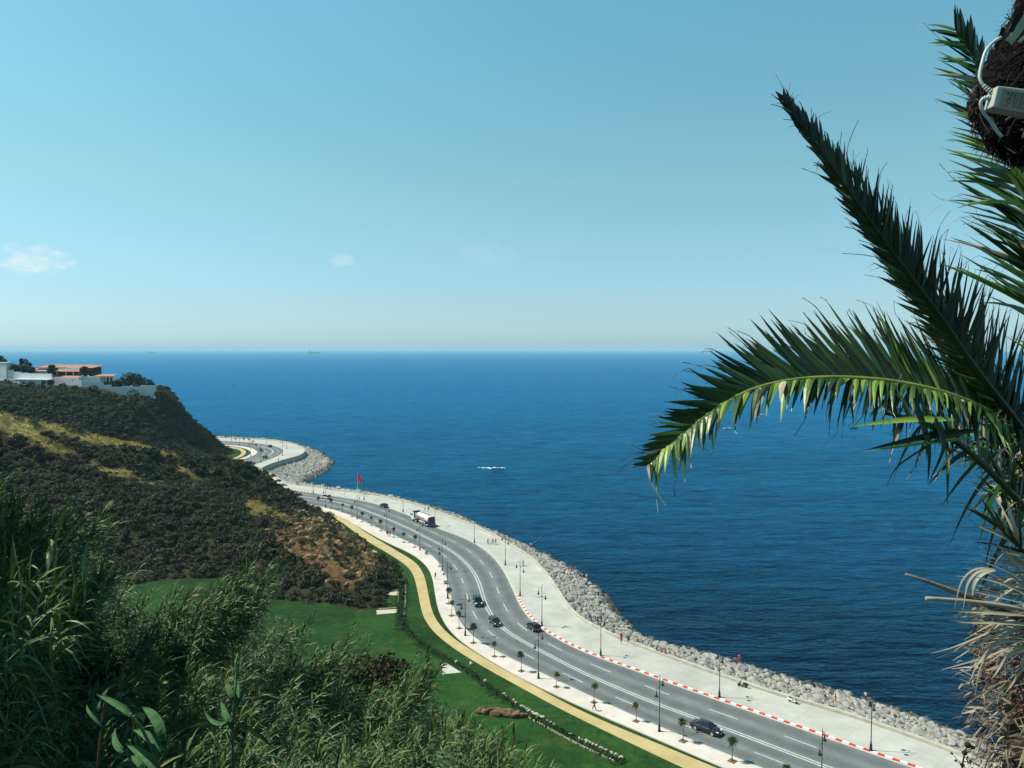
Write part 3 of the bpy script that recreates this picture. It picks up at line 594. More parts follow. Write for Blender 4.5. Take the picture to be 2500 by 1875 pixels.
# ------------------------------------------------------------------ street lamps
M['iron'] = mat('dark_green_iron', (0.012, 0.018, 0.020), 0.45, 0.3, 3, spec=0.5)
M['lampglass'] = mat('lamp_glass', (0.55, 0.55, 0.5), 0.3, 0.05, 3)
def star_lamp():
    r = thing('street_lamp', 'x', 'street lamp')
    MB().lathe((0, 0, 0), [(0.26, 0), (0.26, 0.12), (0.2, 0.2), (0.17, 0.75), (0.19, 0.8), (0.12, 0.95), (0.085, 1.35), (0.1, 1.42), (0.07, 1.5)], 10).build('base', M['iron'], r)
    MB().lathe((0, 0, 1.5), [(0.07, 0), (0.062, 2.6), (0.085, 2.65), (0.085, 2.75), (0.055, 2.8), (0.048, 5.2), (0.07, 5.25), (0.07, 5.35), (0.045, 5.4), (0.04, 6.8), (0.06, 6.85), (0.045, 7.0), (0.012, 7.3), (0.0, 7.45)], 10).build('pole', M['iron'], r)
    for sg, zt in ((1, 8.2), (-1, 6.95)):
        pts = [(0.04 * sg, 0, zt - 0.55)] + [(sg * (0.42 - 0.40 * math.cos(a)), 0, zt - 0.4 + 0.4 * math.sin(a)) for a in np.linspace(0.15, PI, 9)] + [(sg * 0.83, 0, zt - 0.55)]
        a = MB().tube(pts, 0.032, 6)
        a.tube([(0.04 * sg, 0, zt - 0.95), (sg * 0.2, 0, zt - 0.72), (sg * 0.13, 0, zt - 0.5), (sg * .06, 0, zt - 0.6)], 0.018, 5).build('arm', M['iron'], r)
        l = MB().lathe((sg * 0.83, 0, zt - 1.35), [(0.27, 0.0), (0.29, 0.05), (0.2, 0.2), (0.1, 0.32), (0.09, 0.55), (0.11, 0.6), (0.06, 0.7), (0.03, 0.82)], 10).build('lantern', M['iron'], r)
        MB().lathe((sg * 0.83, 0, zt - 1.5), [(0.0, 0), (0.12, 0.03), (0.2, 0.1), (0.22, 0.149)], 10).build('lamp_glass', M['lampglass'], l)
    return r
LAMPS = [  # region, x, y, side (+1 seaward kerb, -1 pavement), label
 ('6', 940, 1470, 1, 'dark two-armed street lamp on the seaward kerb, nearest one seen whole, lower right'),
 ('6', 528, 1836, -1, 'two-armed street lamp cut off by the bottom edge, its lanterns over the road lines'),
 ('5', 732, 1345, -1, 'dark two-armed street lamp on the pale pavement just behind the big dark saloon car'),
 ('5', 1245, 1055, 1, 'two-armed lamp on the red and white kerb across from the parked black scooter'),
 ('5', 233, 700, 1, 'two-armed lamp on the red and white kerb opposite the red-clad group'),
 ('4', 1374, 1772, -1, 'pavement lamp with its lantern in front of the car leaving along the red kerb'),
 ('4', 1410, 1215, 1, 'two-armed lamp on the kerb right beside the black car that drives away'),
 ('4', 1178, 895, 1, 'two-armed lamp standing where the red and white kerb paint begins'),
 ('4', 1020, 565, 1, 'two-armed lamp at the inside of the promenade bend, right of the three strollers'),
 ('4', 690, 325, 1, 'two-armed lamp on the promenade kerb, left of the three strollers, right of the tanker'),
 ('4', 593, 1315, -1, 'two-armed lamp on the pavement beside the dark off-road car with its spare wheel'),
 ('4', 405, 920, -1, 'lamp on the pavement bend just behind two small palms that overlap its foot'),
 ('4', 348, 625, -1, 'two-armed lamp at the pavement bend beside the slenderest small tree'),
 ('4', 110, 405, -1, 'two-armed lamp on the pavement in front of the rear of the white tanker lorry'),
 ('3', 1155, 755, -1, 'two-armed lamp on the pavement right above the two walkers'),
 ('3', 838, 600, -1, 'two-armed lamp on the pavement directly below the red flag'),
 ('3', 502, 478, -1, 'two-armed lamp on the pavement in front of the silver off-road car'),
 ('3', 1668, 668, 1, 'two-armed lamp on the promenade with its foot hidden behind the tanker'),
 ('3', 1328, 525, 1, 'two-armed lamp on the promenade kerb between the small black car and the tanker'),
 ('3', 912, 395, 1, 'two-armed lamp on the promenade just right of the red flag'),
 ('3', 370, 322, 1, 'lamp on the promenade at the hill spur, seen against the boulders of the far headland'),
 ('2', 598, 478, 1, 'far lamp below the two dark cars, on the promenade side of the headland bend'),
 ('2', 830, 402, 1, 'far lamp on the outside of the headland bend beside the roadway arrows'),
 ('2', 874, 330, 1, 'far lamp nearest the tip of the headland promenade'),
 ('2', 657, 272, 1, 'far lamp on the promenade just above the two dark cars on the headland bend'),
 ('2', 490, 410, -1, 'far lamp on the inner pavement beside the small oval lawn'),
 ('2', 373, 300, -1, 'far lamp on the inner pavement above the sandy loop path'),
 ('2', 283, 242, 1, 'leftmost far lamp on the headland promenade, close to the cliff')]
def near_dir(p):
    k = np.argmin(((CENT - np.array(p[:2])) ** 2).sum(1)); d = CENT[k] - np.array(p[:2]); return math.atan2(d[1], d[0])
lamp0 = star_lamp()
for i, (r, x, y, side, lab) in enumerate(LAMPS):
    p = g(r, x, y, ZR + 0.15); o = lamp0 if i == 0 else copy_tree(lamp0)
    z = ZR + (0.15 if side > 0 else 0.13)
    o.location = (p[0], p[1], z); o.rotation_euler = (0, 0, near_dir(p)); tag(o, lab, 'street lamp', 'street lamps along the coast road')
p = g('3', 706, 362, ZR + .15); pl = MB().lathe((0, 0, 0), [(0.12, 0), (0.12, 0.1), (0.05, 0.2), (0.045, 3.6), (0.06, 3.62), (0.0, 3.7)], 8)
r = thing('grey_post', 'thin pale grey bare post on the promenade, left of the flagpole', 'post', (p[0], p[1], ZR + .15)); pl.build('pole', mat('grey_paint', (.4, .4, .38)), r)
MB().box((0.12, 0, 3.55), (0.35, 0.12, 0.14)).build('head', mat('grey_head', (.25, .25, .25)), r)

# ------------------------------------------------------------------ flag
p = g('2', 1629, 806, ZR + .15); r = thing('flagpole', 'tall white flagpole carrying a hanging red flag, on the promenade', 'flagpole', (p[0], p[1], ZR + .15))
MB().lathe((0, 0, 0), [(0.16, 0), (0.16, 0.25), (0.07, 0.3), (0.05, 8.3), (0.09, 8.32), (0.09, 8.45), (0.0, 8.5)], 8).build('pole', mat('pole_white', (.62, .64, .62)), r)
M['flag'] = mat('flag_red', (0.72, 0.035, 0.085), 0.8, 0.1, 2, transl=0.25); M['star'] = mat('flag_green', (0.01, 0.12, 0.04), 0.8, 0.1)
def flagpt(a, b): # a along hoist-fly 0..1, b down 0..1
    return (0.06 + 1.75 * a * (1 - 0.25 * b) , 0.28 * math.sin(5.5 * a + 1.2 * b) * a ** 0.7, 8.2 - 3.0 * b - 1.55 * a ** 1.3)
fl = MB(); nx_, ny_ = 16, 14
fl.add([flagpt(i / nx_, j / ny_) for i in range(nx_ + 1) for j in range(ny_ + 1)], [(i * (ny_ + 1) + j, i * (ny_ + 1) + j + 1, (i + 1) * (ny_ + 1) + j + 1, (i + 1) * (ny_ + 1) + j) for i in range(nx_) for j in range(ny_)], 0, True)
fo = thing('flag', 'red flag with a dark green star hanging limp from the white flagpole', 'flag', (p[0], p[1], ZR + .15), -0.15)
cl = fl.build('cloth', M['flag'], fo)
sm_ = MB(); pts5 = [(0.5 + 0.27 * math.sin(2 * PI * k / 5), 0.5 - 0.24 * math.cos(2 * PI * k / 5)) for k in range(5)]
for k in range(5):
    a, b = pts5[k], pts5[(k + 2) % 5]
    for dy in (-0.02, 0.02):
        sm_.tube([(lambda q_: (q_[0], q_[1] + dy, q_[2]))(flagpt(a[0] + (b[0] - a[0]) * t, a[1] + (b[1] - a[1]) * t)) for t in np.linspace(0, 1, 7)], 0.07, 4)
sm_.build('star', M['star'], fo)

# ------------------------------------------------------------------ little palms along the pavement
M['palmleaf'] = mat('young_palm_leaf', (0.030, 0.050, 0.014), 0.7, 0.4, 3, col2=(0.095, 0.115, 0.03), obj_rand=.25); M['ptrunk'] = mat('young_trunk', (0.13, 0.11, 0.08), 0.9, 0.3, 9)
M['pit'] = mat('tree_pit_soil', (0.13, 0.085, 0.05), 0.95, 0.3, 4)
def small_palm(seed, n=150, R=0.62, h=2.55, bend=0.2):
    rr = random.Random(seed); r = thing('small_palm', 'x', 'tree')
    MB().box((0, 0, 0.012), (1.0, 1.0, 0.03)).build('tree_pit', M['pit'], r)
    MB().tube([(0, 0, 0), (0.03, 0.02, h * .3), (bend * .4, 0.05, h * .65), (bend, 0.02, h)], [0.075, 0.05, 0.045, 0.06], 7).build('trunk', M['ptrunk'], r)
    mb = MB()
    for k in range(n):
        d = Vector((rr.gauss(0, 1), rr.gauss(0, 1), rr.gauss(0.25, 0.9))).normalized(); L_ = R * rr.uniform(0.6, 1.3); w_ = rr.uniform(.035, .075)
        c = Vector((bend, 0.02, h + 0.2)) + d * 0.08; s_ = d.cross(Vector((rr.gauss(0, 1), rr.gauss(0, 1), rr.gauss(0, 1)))).normalized()
        m1 = c + d * L_ * .55 + Vector((0, 0, .06)); e = c + d * L_ + Vector((0, 0, -L_ * rr.uniform(.05, .35)))
        mb.add([c - s_ * w_ * .4, c + s_ * w_ * .4, m1 + s_ * w_, m1 - s_ * w_, e], [(0, 1, 2, 3), (3, 2, 4)])
    mb.build('crown', M['palmleaf'], r); return r
PROTO = [small_palm(1), small_palm(2, 110, 0.55, 2.3, -0.15), small_palm(3, 170, 0.7, 2.5, 0.05)]
slim = small_palm(4, 60, 0.42, 2.9, 0.05); bush0 = small_palm(5, 50, 0.6, 0.25, 0.0)
TREES = [('6', 240, 1790, 2, 'small palm cut by the bottom edge, right of the big dark saloon car'),
 ('5', 1355, 1600, 2, 'small round-headed palm on the pavement just ahead of the big dark saloon car'),
 ('5', 935, 1430, 0, 'small palm in front of the rear wheel of the big dark saloon car'),
 ('5', 535, 1260, 1, 'small palm on the pavement, left of the lamp behind the big dark saloon car'),
 ('5', 175, 1100, 0, 'small palm on the pavement with a dark-clad walker passing its trunk'),
 ('D', 1532, 466, 1, 'small palm on the pavement, second to the left of the dark-clad walker in the foreground'),
 ('D', 1120, 280, 0, 'small palm on the pavement left of the lamp whose lantern meets the black car'),
 ('4', 905, 1540, 1, 'small palm on the pavement directly below the dark hatchback on the centre line'),
 ('4', 680, 1395, 2, 'bushy dark small palm just right of the lamp beside the off-road car'),
 ('4', 530, 1240, 0, 'small palm just left of the lamp beside the off-road car'),
 ('4', 448, 1105, 1, 'small palm at the kerb bend with a straight stem, left of the off-road car'),
 ('4', 418, 975, 2, 'small palm overlapping the foot of the lamp in the pavement bend'),
 ('4', 385, 765, 'b', 'tiny low spiky palm on the pavement bend, below the dark walker'),
 ('4', 322, 580, 's', 'slenderest small tree, tall thin stem, left of the lamp in the pavement bend'),
 ('4', 180, 447, 'b', 'tiny low spiky palm on the pavement upstream of the slenderest tree'),
 ('4', 55, 375, 0, 'small palm on the pavement below the wheels of the tanker, left of the lamp there'),
 ('3', 1338, 848, 1, 'leaning small palm on the pavement between the walkers pair and the tanker'),
 ('3', 1230, 792, 2, 'small palm on the pavement right beside the two walkers'),
 ('3', 1092, 725, 0, 'small palm on the pavement left of the lamp above the two walkers'),
 ('3', 990, 670, 1, 'small palm on the pavement, third to the left of the two walkers'),
 ('3', 892, 628, 2, 'small palm on the pavement just right of the lamp below the flag'),
 ('3', 785, 575, 0, 'small palm on the pavement just left of the lamp below the flag'),
 ('3', 680, 525, 1, 'small palm on the pavement, second to the left of the lamp below the flag'),
 ('3', 560, 490, 2, 'small palm on the pavement below the rear of the silver off-road car'),
 ('3', 420, 466, 0, 'small palm on the pavement at the point where the hill spur hides the road')]
used = set()
for i, (r, x, y, k, lab) in enumerate(TREES):
    src = slim if k == 's' else bush0 if k == 'b' else PROTO[k]; o = copy_tree(src) if src.name in used else src; used.add(src.name)
    p = g(r, x, y, ZR + .13); o.location = (p[0], p[1], ZR + .13); o.rotation_euler = (0, 0, 0.8 + i * 1.571); s = random.uniform(.95, 1.2); o.scale = (s, s, s * random.uniform(.95, 1.1)); tag(o, lab, 'tree', 'small palms along the pavement')
dots = [(222, 243), (330, 255), (416, 262), (470, 275), (515, 285), (546, 330)]
for i, (x, y) in enumerate(dots):
    o = copy_tree(PROTO[i % 3]); p = g('2', x, y + 8, ZR + .13); o.location = (p[0], p[1], ZR + .13); o.rotation_euler = (0, 0, i * 2.1)
    tag(o, 'small dark round-headed palm beside the far road, on the headland bend under the cliff', 'tree', 'small palms on the headland bend')
# ------------------------------------------------------------------ vehicles (x forward, metres)
def paint(name, c, rough=0.25): return mat(name, c, rough, 0.06, 2, spec=0.5, coat=0.6)
M['cglass'] = mat('car_glass', (0.012, 0.016, 0.02), 0.08, 0.1, 2, spec=0.6); M['tyre'] = mat('tyre_rubber', (0.014, 0.014, 0.015), 0.85, 0.2, 5); M['rim'] = mat('alloy_rim', (0.62, 0.63, 0.65), 0.3, 0.1, 5, metal=0.5)
M['hlamp'] = mat('headlight_glass', (0.75, 0.78, 0.8), 0.1, 0.05); M['tlamp'] = mat('tail_light_glass', (0.45, 0.02, 0.02), 0.2, 0.1); M['plate'] = mat('number_plate', (0.7, 0.7, 0.66), 0.5, 0.05); M['trim'] = mat('black_trim', (0.015, 0.015, 0.016), 0.5, 0.2); M['chrome'] = mat('chrome_trim', (0.7, 0.7, 0.72), 0.15, 0.05, metal=0.9)
def car_body(st):
    mb = MB(); V = []; F = []; m_ = 0
    for (x, w, zb, zt) in st:
        h = zt - zb; half = [(-w * .86, zb), (-w * .97, zb + .12 * h), (-w, zb + .45 * h), (-w * .97, zb + .8 * h), (-w * .9, zb + .95 * h), (-w * .55, zt), (0, zt + .015)]
        ringp = half + [(-a, b) for a, b in half[-2::-1]]; m_ = len(ringp); V += [(x, a, b) for a, b in ringp]
    for i in range(len(st) - 1):
        for k in range(m_): F.append((i * m_ + k, i * m_ + (k + 1) % m_, (i + 1) * m_ + (k + 1) % m_, (i + 1) * m_ + k)[::-1])
    mb.add(V, F, 0, True); o = len(st) - 1
    mb.add(V[:m_], [tuple(range(m_))]); mb.add(V[o * m_:], [tuple(range(m_))[::-1]]); return mb
def car(label, kind, pm, group='cars on the coast road', spare=False):
    P = dict(saloon=dict(L=4.85, W=.92, belt=.95, roof=1.45, cab=(1.25, .35, -1.05, -1.95), hood=.86, boot=1.0, wb=1.42, wr=.34),
             hatch=dict(L=4.0, W=.86, belt=.95, roof=1.50, cab=(1.1, .35, -1.45, -1.85), hood=.88, boot=.98, wb=1.25, wr=.31),
             suv=dict(L=4.5, W=.93, belt=1.12, roof=1.80, cab=(1.0, .45, -1.9, -2.15), hood=1.05, boot=1.12, wb=1.35, wr=.38))[kind]
    L, W, be, rf, wr = P['L'] / 2, P['W'], P['belt'], P['roof'], P['wr']; r = thing('car', label, 'car', group=group); gz = wr * .62
    st = [(-L, W * .80, gz + .12, P['boot'] - .16), (-L + .07, W * .92, gz + .03, P['boot'] - .05), (-L + .5, W, gz, P['boot']), (P['cab'][3] + .2, W, gz, be), (0, W, gz, be), (P['cab'][0], W, gz, be), (P['cab'][0] + .5, W * .99, gz, P['hood'] + .02), (L - .45, W * .96, gz, P['hood'] - .06), (L - .1, W * .88, gz + .03, P['hood'] - .2), (L, W * .7, gz + .1, P['hood'] - .32)]
    b = car_body(st).build('body', pm, r)
    x0, x1, x2, x3 = P['cab']; w0, w1 = W * .93, W * .72
    def cab(z0, z1, f, ex):     # greenhouse slice between two heights
        t0, t1 = (z0 - be) / (rf - be), (z1 - be) / (rf - be); out = []
        for t in (t0, t1):
            ww = w0 + (w1 - w0) * t; a, c = x0 + (x1 - x0) * t, x3 + (x2 - x3) * t; z = be + (rf - be) * t
            out += [(c - ex, -ww - ex, z), (a + ex, -ww - ex, z), (a + ex, ww + ex, z), (c - ex, ww + ex, z)]
        return out
    gm = MB().hexa(cab(be - .03, rf - .06, 0, 0)); gm.build('windows', M['cglass'], r)
    top = cab(rf - .06, rf - .06, 0, .02)[:4]; V = []
    rm = MB(); nX, nY = 8, 6; a0, a1 = x3 + (x2 - x3) * .9, x0 + (x1 - x0) * .9; ww = w0 + (w1 - w0) * .88
    for i in range(nX + 1):
        for j in range(nY + 1):
            u, v = i / nX * 2 - 1, j / nY * 2 - 1; V.append(((a0 + a1) / 2 + u * (a1 - a0 + .06) / 2, v * (ww + .02), rf - .075 + .075 * (1 - u ** 4) ** .7 * (1 - v ** 4) ** .7))
    rm.add(V, [(i * (nY + 1) + j, (i + 1) * (nY + 1) + j, (i + 1) * (nY + 1) + j + 1, i * (nY + 1) + j + 1) for i in range(nX) for j in range(nY)], 0, True)
    for sy in (-1, 1):          # pillars
        for (xb, xt, wd) in ((x0, x1, .05), ((x0 + x3) / 2 + .05, (x1 + x2) / 2, .05), (x3 + .1, x2 + .02, .09)):
            pa, pb = Vector((xb, sy * (w0 + .004), be - .03)), Vector((xt, sy * (w1 + .012), rf - .04)); rm.tube([pa, pb], wd, 4)
    rm.build('roof', pm, r)
    for sx in (1, -1):
        for sy in (1, -1):
            ty = MB().lathe((sx * P['wb'], sy * (W - .1) - .1, wr), [(wr * .75, 0), (wr * .97, .01), (wr, .05), (wr, .16), (wr * .97, .2), (wr * .75, .2)], 18, axis='y'); wo = thing('wheel', None, None); wo.parent = r
            ty.build('tyre', M['tyre'], wo)
            rim = MB().lathe((sx * P['wb'], sy * (W + .002) - .02, wr), [(wr * .66, 0), (wr * .66, .03), (wr * .5, .035), (wr * .15, .025)], 14, axis='y'); rim.build('rim', M['rim'], wo)
    for sy in (1, -1):
        MB().hexa([(L - .5, sy * W * .62 - .14, P['hood'] - .3), (L - .08, sy * W * .62 - .16, P['hood'] - .32), (L - .08, sy * W * .62 + .16, P['hood'] - .32), (L - .5, sy * W * .64 + .14, P['hood'] - .3), (L - .5, sy * W * .64 - .14, P['hood'] - .06), (L - .14, sy * W * .62 - .15, P['hood'] - .165), (L - .14, sy * W * .62 + .15, P['hood'] - .165), (L - .5, sy * W * .64 + .15, P['hood'] - .06)]).build('headlight', M['hlamp'], r)
        MB().box((-L + .06, sy * W * .68, P['boot'] - .22), (.16, .32, .2)).build('tail_light', M['tlamp'], r)
        MB().box((x0 - .12, sy * (W + .07), be + .05), (.14, .18, .13), taper=.8).build('wing_mirror', pm, r)
        MB().box(((x0 + x3) / 2, sy * (w0 + .012), be - .02), (x0 - x3 - .3, .03, .035)).build('chrome_strip', M['chrome'], r)
    MB().box((L - .04, 0, gz + .28), (.08, W * 1.05, .16), taper=.95).build('grille', M['trim'], r)
    MB().box((L + .012, 0, gz + .2), (.03, .5, .11)).build('number_plate', M['plate'], r); MB().box((-L - .004, 0, gz + .36), (.03, .5, .11)).build('number_plate', M['plate'], r)
    if spare:
        MB().lathe((-L - .2, 0, .95), [(.2, 0), (.36, .02), (.38, .08), (.38, .18), (.3, .2)], 16, axis='x').build('spare_wheel', M['rim'], r)
    return r
def put_on_road(o, r, x, y, toward, dz=0.0):
    p = g(r, x, y); k = np.argmin(((CENT - p[:2]) ** 2).sum(1)); t = CENT[min(k + 6, len(CENT) - 1)] - CENT[max(k - 6, 0)]
    if toward: t = -t
    o.location = (p[0], p[1], ZR + 0.008 + dz); o.rotation_euler = (0, 0, math.atan2(t[1], t[0]))
navy = paint('dark_plum_paint', (0.018, 0.014, 0.022)); black = paint('black_paint', (0.010, 0.010, 0.012)); char = paint('charcoal_paint', (0.03, 0.032, 0.036)); silver = paint('silver_paint', (0.45, 0.46, 0.47)); dkblue = paint('dark_blue_paint', (0.02, 0.022, 0.035))
put_on_road(car('large dark saloon car with pale window trim in the nearest lane', 'saloon', navy), '5', 1133, 1345, True)
put_on_road(car('dark hatchback straddling the double centre line behind the off-road car', 'hatch', char), '4', 908, 1195, True)
put_on_road(car('black off-road car with a round spare wheel cover coming down the bend', 'suv', black, spare=True), '4', 728, 985, True)
put_on_road(car('black car driving away along the start of the red and white kerb, seen from behind', 'hatch', black), '4', 1318, 1250, False)
put_on_road(car('small black car driving away ahead of the white tanker', 'hatch', black), '3', 1122, 472, False)
put_on_road(car('silver off-road car with dark rear beside the hill spur', 'suv', silver), '3', 502, 382, False)
put_on_road(car('dark car at the near end of the headland bend, lowest of the three far cars', 'hatch', black), '2', 640, 432, True)
put_on_road(car('dark car in the middle of the far trio on the headland bend', 'saloon', char), '2', 595, 352, True)
put_on_road(car('dark blue car on the outer lane of the headland bend, topmost of the far trio', 'hatch', dkblue), '2', 690, 312, False)

# tanker lorry
def tanker():
    r = thing('tanker_lorry', 'white tanker lorry with a coloured stripe on its barrel, driving away up the coast road', 'lorry')
    wh = paint('white_lorry_paint', (0.74, 0.75, 0.76), .35); dk = M['trim']; bl = mat('blue_cabinet', (0.03, 0.06, 0.22), .5); rd = mat('dark_red_panel', (0.11, 0.018, 0.025), .5); gr = mat('grey_steel', (.3, .3, .31), .5, .2, 3, metal=.3)
    c = MB(); c.hexa([(5.1, -1.22, .75), (7.15, -1.22, .75), (7.15, 1.22, .75), (5.1, 1.22, .75), (5.1, -1.2, 3.0), (6.95, -1.15, 2.95), (6.95, 1.15, 2.95), (5.1, 1.2, 3.0)]); c.build('cab', wh, r)
    MB().hexa([(5.0, -1.15, 3.0), (6.6, -1.1, 3.0), (6.6, 1.1, 3.0), (5.0, 1.15, 3.0), (4.7, -1.1, 3.55), (5.5, -1.05, 3.55), (5.5, 1.05, 3.55), (4.7, 1.1, 3.55)]).build('roof_fairing', dk, r)
    MB().hexa([(7.1, -1.05, 1.75), (7.16, -1.05, 1.75), (7.16, 1.05, 1.75), (7.1, 1.05, 1.75), (6.98, -1.0, 2.75), (7.04, -1.0, 2.75), (7.04, 1.0, 2.75), (6.98, 1.0, 2.75)]).build('windscreen', M['cglass'], r)
    for sy in (-1, 1):
        MB().box((6.3, sy * 1.205, 2.2), (.95, .05, .75)).build('side_window', M['cglass'], r); MB().box((7.1, sy * 1.42, 2.2), (.12, .2, .65)).build('wing_mirror', dk, r)
        MB().box((5.05, sy * 1.05, 2.1), (.25, .3, 2.1)).build('side_deflector', dk, r)
    MB().box((4.2, 0, .95), (4.4, .9, .35)).build('tractor_chassis', dk, r); MB().box((4.1, 0, 1.25), (1.3, 2.2, .2)).build('fifth_wheel', gr, r)
    for sy in (-1, 1): MB().lathe((4.5, sy * 1.0, .8), [(.3, 0), (.33, .05), (.33, 1.1), (.3, 1.15)], 12, axis='x').build('fuel_tank', gr, r)
    tp = [(.1, -5.4), (.85, -5.35), (1.12, -5.0), (1.24, -3), (1.26, -1.0), (1.2, 1.5), (1.1, 3.2), (.85, 3.5), (.1, 3.58)]
    tk = MB().lathe((0, 0, 2.35), [(a, b) for a, b in tp], 24, axis='x').build('barrel', wh, r)
    MB().box((-1, 0, 3.62), (6.5, .55, .06)).build('walkway', gr, r)
    for x in (-3.4, -1.2, 1.0): MB().lathe((x, 0, 3.6), [(.32, 0), (.32, .18), (.2, .22)], 12).build('manhole', gr, r)
    for sy in (-1, 1):
        MB().tube([(-4.4, sy * .4, 3.62), (-4.4, sy * .4, 4.15), (2.2, sy * .4, 4.15), (2.2, sy * .4, 3.62)], .025, 5).build('handrail', gr, r)
        st = MB()            # faded coloured lettering band on the barrel
        def on(x, a, rr=1.275): return (x, sy * rr * math.cos(a) * (1.0), 2.35 + rr * math.sin(a))
        def patch(x0, x1, a0, a1, mi): st.add([on(x0, a0), on(x1, a0), on(x1, (a0 + a1) / 2), on(x1, a1), on(x0, a1), on(x0, (a0 + a1) / 2)], [(0, 1, 2, 5), (5, 2, 3, 4)], mi)
        patch(2.1, 2.6, -.15, .42, 2); patch(-4.3, 2.6, -.42, -.22, 1); rr = random.Random(3)
        x = 1.8
        while x > -2.6: w_ = rr.uniform(.3, .55); patch(x - w_, x, -.12, .32 if rr.random() < .6 else .18, 0); x -= w_ + .18
        st.build('barrel_lettering', [mat('faded_red_print', (.55, .12, .06)), mat('ochre_print', (.5, .3, .06)), mat('green_print', (.16, .35, .06))], r)
        MB().box((-.9, sy * 1.05, 1.0), (4.6, .08, .5)).build('side_guard', wh, r); MB().box((.6, sy * .95, .75), (1.6, .5, .5)).build('hose_locker', gr, r)
    MB().box((-1.0, 0, 1.0), (9.2, .95, .3)).build('trailer_chassis', dk, r)
    MB().box((-5.55, 0, 2.55), (.35, 2.3, 1.5)).build('rear_panel', rd, r); MB().box((-5.6, 0, 1.3), (.5, 2.35, 1.0)).build('rear_cabinet', bl, r); MB().box((-5.75, 0, .65), (.15, 2.4, .22)).build('rear_bumper', gr, r)
    for x in (6.2, 3.4, -1.9, -3.2, -4.5):
        for sy in (-1, 1):
            wo = thing('wheel', None, None); wo.parent = r
            MB().lathe((x, sy * 1.05 - .17, .5), [(.36, 0), (.48, .02), (.5, .06), (.5, .28), (.48, .32), (.36, .34)], 18, axis='y').build('tyre', M['tyre'], wo)
            MB().lathe((x, sy * 1.225 - .02, .5), [(.34, 0), (.34, .03), (.22, .035), (.1, .06)], 14, axis='y').build('rim', M['rim'], wo)
        if x < 6: MB().box((x, 0, 1.06), (1.15, 2.42, .06)).build('mudguard', dk, r)
    return r
put_on_road(tanker(), '3', 1548, 650, False)

# scooters on the promenade
def scooter(label, pm, seatm):
    r = thing('scooter', label, 'scooter', group='scooters parked by the sea wall')
    for x in (.62, -.6):
        wo = thing('wheel', None, None); wo.parent = r
        MB().lathe((x, -.055, .25), [(.15, 0), (.24, .01), (.25, .055), (.24, .1), (.15, .11)], 16, axis='y').build('tyre', M['tyre'], wo); MB().lathe((x, -.03, .25), [(.02, 0), (.14, .01), (.14, .05), (.02, .06)], 12, axis='y').build('rim', M['rim'], wo)
    MB().hexa([(-.95, -.16, .42), (-.15, -.17, .36), (-.15, .17, .36), (-.95, .16, .42), (-1.0, -.12, .72), (-.1, -.15, .66), (-.1, .15, .66), (-1.0, .12, .72)]).build('body', pm, r)
    MB().hexa([(-.2, -.16, .26), (.4, -.16, .26), (.4, .16, .26), (-.2, .16, .26), (-.2, -.18, .36), (.42, -.18, .34), (.42, .18, .34), (-.2, .18, .36)]).build('footboard', pm, r)
    MB().hexa([(.38, -.2, .3), (.5, -.18, .3), (.5, .18, .3), (.38, .2, .3), (.3, -.16, .95), (.4, -.14, .98), (.4, .14, .98), (.3, .16, .95)]).build('leg_shield', pm, r)
    MB().box((-.5, 0, .77), (.75, .27, .1), taper=.85).build('seat', seatm, r)
    MB().tube([(.66, 0, .3), (.5, 0, .7), (.32, 0, 1.05)], .035, 6).build('fork', M['trim'], r); MB().tube([(.24, -.36, 1.08), (.33, -.15, 1.06), (.33, .15, 1.06), (.24, .36, 1.08)], .022, 6).build('handlebar', M['trim'], r)
    MB().lathe((.36, 0, .98), [(.1, 0), (.09, .06), (.02, .08)], 10, axis='x').build('headlight', M['hlamp'], r); MB().hexa([(.45, -.07, .46), (.85, -.07, .42), (.85, .07, .42), (.45, .07, .46), (.45, -.08, .52), (.8, -.07, .52), (.8, .07, .52), (.45, .08, .52)]).build('mudguard', pm, r)
    for sy in (-1, 1): MB().tube([(.3, sy * .25, 1.06), (.3, sy * .34, 1.28)], .01, 4).lathe((.3, sy * .34, 1.28), [(.0, 0), (.06, .01), (.06, .03)], 8).build('mirror', M['trim'], r)
    MB().tube([(.05, .05, .26), (.0, .3, .0)], .015, 4).build('kickstand', M['trim'], r)
    return r
def seawall_dir(p): k = np.argmin(((EDGE - np.array(p[:2])) ** 2).sum(1)); t = EDGE[min(k + 3, len(EDGE) - 1)] - EDGE[k - 3]; return math.atan2(t[1], t[0])
for (x, y, lab, pm, rot, r_) in ((1495, 950, 'black scooter parked beside the low sea wall, upper one of two', black, .2, '5'), (302, 1050, 'white scooter parked beside the low sea wall near the two rock walkers', paint('white_scooter_paint', (.7, .7, .7)), PI - .15, '6')):
    o = scooter(lab, pm, M['trim']); p = g(r_, x, y, ZR + .15); k_ = np.argmin(((EDGE - p[:2]) ** 2).sum(1)); p[:2] = EDGE[k_] + NE[k_] * 1.25; o.location = (p[0], p[1], ZR + .15); o.rotation_euler = (0, 0, seawall_dir(p) + rot)

